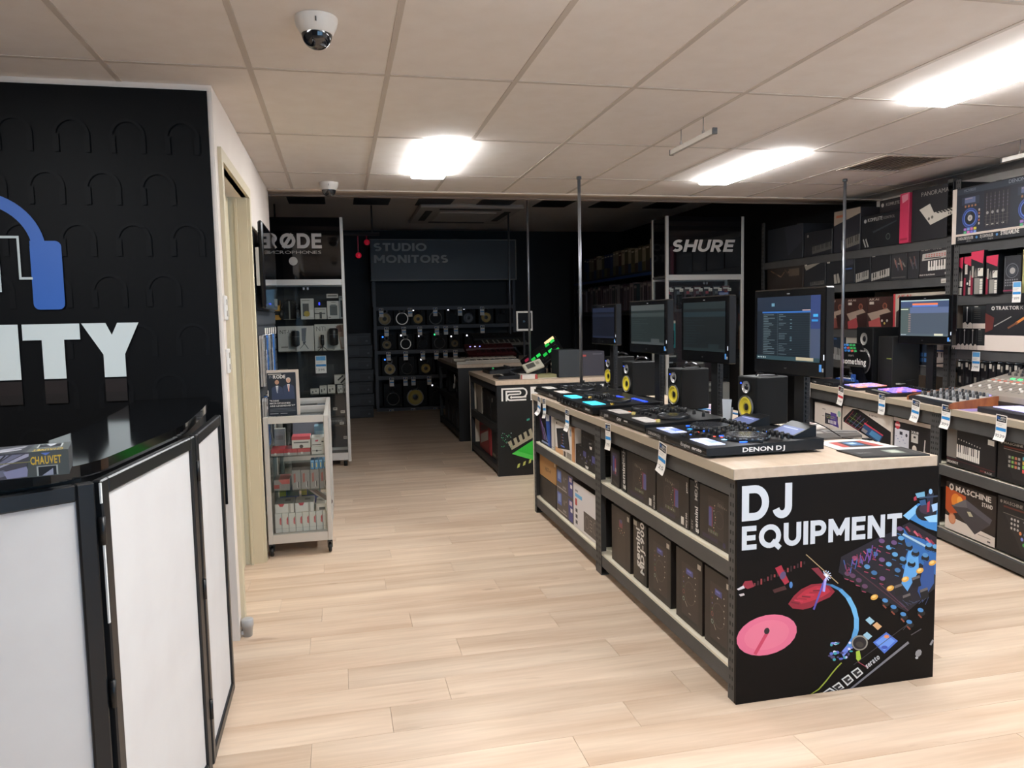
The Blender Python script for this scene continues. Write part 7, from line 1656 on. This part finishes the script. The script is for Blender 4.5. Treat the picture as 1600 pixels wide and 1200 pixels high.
rbx('black box with a white lid edge and red seal in the right bench', 1.385, 1.852, RZ1, .24, '1b181a', lambda p: (p.r(0, 0, 1, .12, 'c6b8ac'), p.r(.04, .34, .44, 1, 'c3c2c8'), p.r(.18, .42, .26, .52, '33323a'), p.c(.37, .50, .055, '3a3840', 14), [p.r(.07 + .05 * k, .58 + .08 * (k % 3), .10 + .05 * k, .60 + .08 * (k % 3), '5a6a98') for k in range(6)], p.c(.12, .24, .13, 'b8343e', 12), p.r(.05, .2, .19, .27, 'd8b0ac'), p.r(.5, .4, .68, .66, 'b9b2aa'), p.r(.56, .46, .62, .52, '2a2628'), p.t(.49, .38, .07, 'XR18', 'c9c2ba', 1, .2), p.c(.59, .86, .12, 'c9bcb0', 16), p.l(.84, .9, .86, .5, .05, 'b9b2aa'), p.c(.85, .85, .05, 'b9b2aa', 6)))
rbx('black synthesizer box with a white keyboard picture in the right bench', 2.03, 2.505, RZ1, .272, '1a1718', lambda p: (p.P([(0, .1), (.22, .1), (.22, .8), (0, .8)], '6a645e'), keys(p, .22, .44, .70, .76, 12, .03, 'd5cdc2'), [p.c(.26 + .055 * k, .31 + .012 * k, .016, 'd0c8be', 8) for k in range(9)], p.l(.0, .84, 1, .87, .008, '6a2028'), p.t(.02, .94, .055, 'DREADBOX', 'd0c6bc', 1, .24), p.t(.72, .96, .045, 'NYX', 'a8403c', 0, .1), p.t(.81, .965, .045, 'RACK', 'c9c2ba', 0, .14), p.P([(.85, .16), (.97, .17), (.97, .29), (.85, .28)], 'd0c8bc')))
rbx('black pad controller box with coloured pads at the right edge, upper shelf', 2.522, 3.05, RZ1, .268, '191718', lambda p: (p.c(.06, .13, .035, 'b9b2aa', 12), p.t(.10, .155, .05, 'MASCHINE', 'b9b2aa', 1, .30), p.r(.10, .20, .42, .235, '6a3024'), p.P([(.10, .26), (1, .30), (1, .9), (.26, .9)], '211f20'), [p.r(.40 + .055 * (k % 6), .36 + .095 * (k // 6), .445 + .055 * (k % 6), .435 + .095 * (k // 6), ['58a0a8', '58b0b8', 'c8a050', 'd0b048', '88b050', 'b8604a', 'c84a4a', '90a8a0'][(k * 3) % 8]) for k in range(24)], [p.r(.18 + .05 * (k % 4), .4 + .1 * (k // 4), .215 + .05 * (k % 4), .46 + .1 * (k // 4), ['8a8680', '77a050', 'b06a50', '9a9690'][k % 4]) for k in range(12)], p.l(.1, .26, 1, .30, .015, '8a8078')))
rbx('black box with an orange glow and laptop stand picture, lower right bench', 2.035, 2.525, RZ0, .325, '241b17', lambda p: (p.P([(0, .12), (.42, .2), (.45, .5), (.1, .68), (0, .6)], 'a8481f'), p.c(.22, .36, .15, 'd07a28', 18), p.c(.30, .33, .09, 'e09a40', 14), p.P([(0, .72), (1, .80), (1, 1), (0, 1)], 'd5c8bc'), p.P([(.12, .48), (.42, .36), (.92, .52), (.90, .60), (.62, .90)], '38353a'), p.P([(.42, .26), (.94, .48), (.90, .58), (.46, .42)], '4a4850'), p.P([(.42, .26), (.46, .42), (.14, .50), (.2, .44)], '5c5a5e'), p.P([(.45, .50), (.52, .48), (.58, .56), (.50, .58)], 'a9a48c'), p.c(.15, .76, .115, 'b8704c', 18), p.c(.15, .76, .09, 'c88a66', 18), p.ring(.12, .10, .035, .07, 'd0c8be'), p.t(.21, .155, .105, 'MASCHINE', 'd0c8be', 1, .70), p.t(.74, .28, .075, 'STAND', 'd0c8be', 1, .20), p.r(.68, .86, .92, .875, '8a7f76'), p.r(.86, .92, .92, .95, '4a4440')))
rbx('black box with round coloured pads at the right edge, lower shelf', 2.538, 3.06, RZ0, .345, '1b1919', lambda p: (p.c(.06, .10, .03, '8d8780', 12), p.t(.10, .125, .055, 'MASCHINE JAM', '8d8780', 1, .44), p.r(.10, .16, .5, .19, '5a2a20'), p.P([(.12, .30), (1, .32), (1, .9), (.42, .9)], '242122'), p.l(.1, .29, 1, .31, .012, '6a645e'), [p.c(.38 + .075 * (k % 8) + .03 * (k // 8), .56 + .09 * (k // 8), .032, ['c87a4c', '58a0d0', '4a90d0', '7a88d0', 'b070b0'][k % 5] if k < 16 else ['48a050', 'c84a6a', '90a850', 'c86a4a'][k % 4], 10) for k in range(24)], [p.c(.24 + .05 * (k % 3), .36 + .08 * (k // 3), .025, 'b0aaa4', 8) for k in range(9)], [p.r(.42 + .07 * k, .34, .46 + .07 * k, .36, '8a8680') for k in range(8)]))
rbx('plain brown carton on the low shelf at the far end of the right bench', .08, .85, RZ0, .22, '4a3f36', lambda p: p.r(.0, .48, 1, .52, '5c5046'))
rbx('plain grey carton on the low shelf of the right bench before the post', .87, 1.85, RZ0, .24, '3d3c3e', lambda p: p.r(.1, .2, .4, .5, '55545a'))
rbx('dark carton at the near end of the right bench, upper shelf', 3.08, 3.9, RZ1, .25, '242426', lambda p: p.r(.1, .2, .4, .5, '55545a'))
# tags on the right bench
for s_, lab, pr_c, cu, le, rd in ((.665, 'red banded price tag on the far part of the right bench', '749', .3, .12, True), (1.30, 'price tag below the coloured pads on the right bench', '545', .15, .02, False), (1.745, 'price tag below the wooden sided mixer on the right bench', '599', .45, .1, False), (2.085, 'price tag below the mixing desk beside the right bench post', '3199', .5, .04, False), (2.61, 'price tag nearest the right edge of the right bench', '1039', .45, .03, False), (.0, 'price tag at the far corner of the right bench behind the nearest monitor post', '299', .2, .0, False)):
    price_tag(BP(s_ + (.04 if s_ < .01 else 0), -.003, .945 if s_ > .1 else .93), BA, lab, pr_c, cu, .092, .16, red=rd, lean=le)
# things on the bench
t = thing('pad_controller', 'black pad controller with orange and violet lit pads on the right bench', 'pad controller', BP(.50, .06, BH), BA + R(-4), 'pad controllers on the right bench')
MB().prism_x([(0, 0), (0, .020), (.30, .034), (.30, 0)], 0, .33).obj('body', [mat('17171a', .4)], t)
for i in range(8):
    for j in range(6):
        c = ['ffb09a', 'ff9a88', 'ffc0a8', 'ffa890', '9a90ff', 'c0b0ff'][(i * 2 + j) % 6] if i > 1 else ['a8a0ff', 'd8c8ff', '88a0ff'][(i + j) % 3]
        MB().box(.03 + .035 * i, .062 + .035 * i, .035 + .04 * j, .071 + .04 * j, .020 + .0018 * (j + 1), .027 + .0018 * (j + 1), 0, .001).obj('pad', [mat(c, .4, 0, .62)], t)
t = thing('pad_controller', 'larger black pad controller with violet pads beside the monitor post', 'pad controller', BP(.96, .05, BH), BA + R(-8), 'pad controllers on the right bench')
MB().prism_x([(0, 0), (0, .020), (.36, .040), (.36, 0)], 0, .40).obj('body', [mat('17171a', .4)], t)
for i in range(8):
    for j in range(6):
        c = ['9a80ff', 'b090ff', '8a70ff', 'ff90a0', 'c0a0ff', '7a70ff'][(i + 2 * j) % 6]
        MB().box(.06 + .036 * i, .093 + .036 * i, .075 + .036 * j, .108 + .036 * j, .0245 + .002 * (j + 1), .032 + .002 * (j + 1), 0, .001).obj('pad', [mat(c, .4, 0, .6)], t)
MB().box(.05, .35, .03, .05, .023, .029).obj('touch_strip', [mat('9a9890', .4)], t)
for k in range(9): knob(t, .05 + .037 * k, .325, .038, .008, .018)
keyboard('small_keyboard', 'small black keyboard behind the pads on the right bench', BP(.36, .44, BH), BA, .42, .14, '161618', 15)
t = thing('audio_interface', 'flat black unit with white lettering at the far end of the right bench', 'audio interface', BP(.06, .02, BH), BA)
MB().box(0, .42, 0, .2, 0, .04, 0, .003).obj('body', [mat('1a1a1c', .4)], t)
p = Print(.42, .04); p.t(.12, .65, .3, 'MINI', 'c9c6c0', 0, .1); p.t(.72, .65, .35, 'Focusrite', 'c9c6c0', 0, .16); p.obj('front_lettering', t, front(0))
for k in range(4): MB().lathe([(.009, 0), (.009, .012)], axis='y', n=12, c=(.28 + .035 * k, -.012, .014)).obj('dial', [M_KNOB], t)
# wooden sided mixer
t = thing('analog_mixer', 'small knob covered mixer with wooden sides on the right bench', 'mixer', BP(1.56, .05, BH), BA + R(-6))
for x in (-.022, .56): MB().prism_x([(0, 0), (0, .028), (.03, .042), (.34, .085), (.36, .07), (.36, 0)], x, x + .022).obj('wooden_side', [noisy('cheek_wood', '9a5c38', '7c452a', (3, 30, 8), .4)], t)
MB().prism_x([(.005, .002), (.005, .03), (.345, .078), (.345, .002)], .0, .56).obj('body', [mat('1d2027', .4)], t)
MB().prism_x([(.04, .0362), (.04, .0372), (.33, .0782), (.33, .0772)], .02, .54).obj('face', [mat('b9b5b0', .4)], t)
for i in range(12):
    for j in range(4): knob(t, .045 + .043 * i, .08 + .065 * j, .043 + .0092 * j, .010, .026, 'c9c6c2', mat(['55565a', '2a2a2c', '8a8a8c', '1c1c1e'][(i + j) % 4], .4))
for i in range(3): MB().box(.40 + .04 * i, .43 + .04 * i, .30, .315, .074, .082).obj('lamp', [mat(['60ff80', 'd0c0ff', 'b0a0ff'][i], .3, 0, .7)], t)
# digital mixing desk
t = thing('mixing_desk', 'large grey mixing desk with rows of lit buttons at the right edge', 'mixing desk', BP(1.72, .30, BH), BA)
MB().prism_x([(.0, .05), (.0, .085), (.04, .10), (.62, .25), (.66, .25), (.66, .0), (.06, .0)], 0, 1.05).obj('chassis', [mat('8f857b', .45)], t)
MB().prism_x([(-.004, .0), (-.004, .05), (.05, .05), (.05, 0)], .01, 1.04).obj('dark_base', [mat('2a2828', .5)], t)
zd = lambda y: .10 + (y - .04) / .58 * .15
def face_btn(x, y, w, d, c, e=0.0, h=.006, name='button'):
    MB().prism_x([(y, zd(y)), (y, zd(y) + h), (y + d, zd(y + d) + h), (y + d, zd(y + d))], x, x + w).obj(name, [mat(c, .4, 0, e)], t)
for i in range(16):
    x = .05 + .06 * i
    face_btn(x + .010, .06, .004, .12, '3a3634', 0, .001, 'fader_slot')
    face_btn(x + .005, .07 + .012 * (i * 7 % 5), .014, .012, 'e6e0d8', 0, .012, 'fader_cap')
    face_btn(x, .205, .026, .013, ['e6e0d8', 'd8d2ca'][i % 2], 0, .006)
    face_btn(x, .235, .026, .010, 'c86a58' if i < 9 else 'c87a88', .25 if i < 14 else 0, .005)
    face_btn(x, .26, .026, .010, ['b9b0a6', 'c0b7ad'][i % 2], 0, .005)
    face_btn(x, .30, .034, .020, '8a8580', 0, .003)
    for j in range(3): knob(t, x + .015, .36 + .055 * j, zd(.36 + .055 * j), .011, .022, '9a958f', mat(['2c2a2c', '55514e'][(i + j) % 2], .4))
for x, y in ((.17, .285), (.24, .285), (.44, .225)): face_btn(x, y, .035, .014, '58ff90', .75, .007)
for k in range(6): face_btn(.55 + .075 * k, .55, .05, .05, '3c3a3c', 0, .004, 'display')
t = thing('drum_pad_slab', 'dark slab with a pale lilac lit top at the right edge of the right bench', 'pad controller', BP(2.30, .06, BH), BA + R(-3))
MB().box(0, .5, 0, .30, 0, .035, 0, .004).obj('body', [mat('1c1c22', .4)], t)
for i in range(6):
    for j in range(3): MB().box(.05 + .07 * i, .115 + .07 * i, .07 + .07 * j, .135 + .07 * j, .035, .040, 0, .001).obj('pad', [mat('c9c4ff', .4, 0, .65)], t)
t = thing('lilac_sheet', 'lilac sheet lying on the worktop beside the dark slab', 'sheet', BP(2.16, .03, BH), BA)
MB().box(0, .13, 0, .16, 0, .002).obj('sheet', [mat('8f82b8', .4)], t)
MB().box(.01, .12, .09, .14, .002, .0026).obj('printed_band', [mat('a79ad0', .4)], t)
# speaker, sign and small units at the far end
studio_speaker('studio_speaker', 'large black speaker with a silver tweeter at the far end of the right bench', BP(.22, .36, BH), BA, .28, .47, .29, '33322e', 'a9a59e', None, None, pad=True, tweet='b5b0a8', r_w=.115, r_t=.055)
carton('speaker_cabinet', 'plain black speaker cabinet beside the large speaker on the right bench', 'speaker', BP(.52, .40, BH), (.22, .44, .24), BA, '1d1c1b', lambda p: (p.r(.02, .0, .06, 1, '2c2a28'), p.r(.62, .42, .95, .435, '8a9a4a'), p.r(.0, .985, 1, 1, '8a8478')))
t = thing('display_card', 'black card reading start something with coloured squares before the large speaker', 'sign', BP(.28, .20, BH + .17), BA + R(8))
MB().prism([(0, 0), (.34, 0), (.34, .13), (.30, .15), (.26, .21), (.08, .21), (.0, .17)], 0, .006).obj('card', [mat('101112', .3)], t)
MB().prism_x([(.006, .0), (.08, -.17), (.09, -.17), (.02, .06), (.006, .1)], .10, .24).obj('stand', [M_BLACK], t)
p = Print(.34, .21)
p.t(.02, .88, .24, 'something', 'd5d0c8', 1, .94); p.t(.25, .56, .10, 'start', 'a9a49c', 0, .22); p.t(.72, .34, .07, 'CIRCUIT', 'c9c4bc', 0, .22); p.r(.2, .95, .85, .965, '6a6660')
for i in range(4):
    for j in range(3): p.P([(.02 + .13 * i + .03 * j, .06 + .12 * j), (.12 + .13 * i + .03 * j, .03 + .12 * j), (.15 + .13 * i + .03 * j, .11 + .12 * j), (.05 + .13 * i + .03 * j, .14 + .12 * j)], [['3f7fc8', '3f7fc8', '3a9a5a', '3a9a5a'], ['3f7fc8', 'c84a40', '3aa850', '3a9a5a'], ['2f6fb8', '3f7fc8', 'c85a48', '3a9a5a']][j][i])
p.obj('card_print', t, front(0))
t = thing('small_mixer', 'small blue mixer box below the coloured card on the right bench', 'mixer', BP(.10, .23, BH), BA + R(5))
MB().box(0, .32, 0, .14, 0, .05, 0, .004).obj('body', [mat('22407c', .4)], t)
MB().box(.26, .32, -.012, .0, .0, .10, 0, .002).obj('end_block', [mat('2a4f96', .4)], t)
p = Print(.06, .10); p.ring(.5, .5, .14, .2, '8ab0e0'); p.obj('end_print', t, front(-.012, .26, 0))
for k in range(6): knob(t, .03 + .04 * k, .07, .05, .009, .02)
MB().box(.02, .22, .02, .05, .05, .056).obj('white_strip', [mat('d0c9c0')], t)
t = thing('rack_unit', 'black rack units stacked behind the blue mixer box', 'audio unit', BP(-.04 + .06, .40, BH), BA)
for k in range(3):
    u_ = MB().box(0, .18, 0, .2, .002 + k * .055, .052 + k * .055, 0, .002).obj('unit', [mat('18181a', .35)], t)
    MB().box(.02, .13, -.002, 0, .02 + k * .055, .034 + k * .055).box(.145, .165, -.004, 0, .018 + k * .055, .036 + k * .055, 1).obj('panel_print', [mat('6a6a68'), mat('d8d4ce')], u_)
def scr_daw(p):
    p.r(0, 0, 1, 1, ('38404a', 2.2)); p.r(0, 0, 1, .03, ('8a9a9c', 2.2)); p.r(0, .03, 1, .2, ('2f3a52', 2.2)); p.r(.25, .09, .78, .14, ('b8603c', 2.2)); p.r(.25, .14, .78, .19, ('3f5c94', 2.2)); p.r(0, .2, .2, 1, ('3a4444', 2.2)); p.r(0, .24, .16, .265, ('a8b098', 2.2)); p.r(.2, .2, 1, .36, ('45506a', 2.2))
    [p.r(.17, .38 + .06 * k, .22, .41 + .06 * k, ('6a5a58', 2.2)) for k in range(9)]
    p.r(0, .94, 1, 1, ('404a50', 2.2)); p.r(.72, .93, .90, .985, ('a8a894', 2.2)); [p.r(.02 + .03 * k, .955, .035 + .03 * k, .975, ('b8c4c4', 2.2)) for k in range(4)]
MB_ = (4.60, 5.23, BH)
monitor('monitor on a post on the right bench showing a bright blue editing screen', MB_, R(-85), scr_daw, 1.505 - BH, .4, .525, .388)
pole('steel pole from the right bench up to the ceiling', 4.183, 6.10, BH, 2.6985) if False else None
PX_, PY_, _ = BP(.60, .42, BH)
pole('steel pole from the right bench up to the ceiling', 4.215, 5.775, BH, 2.6985)
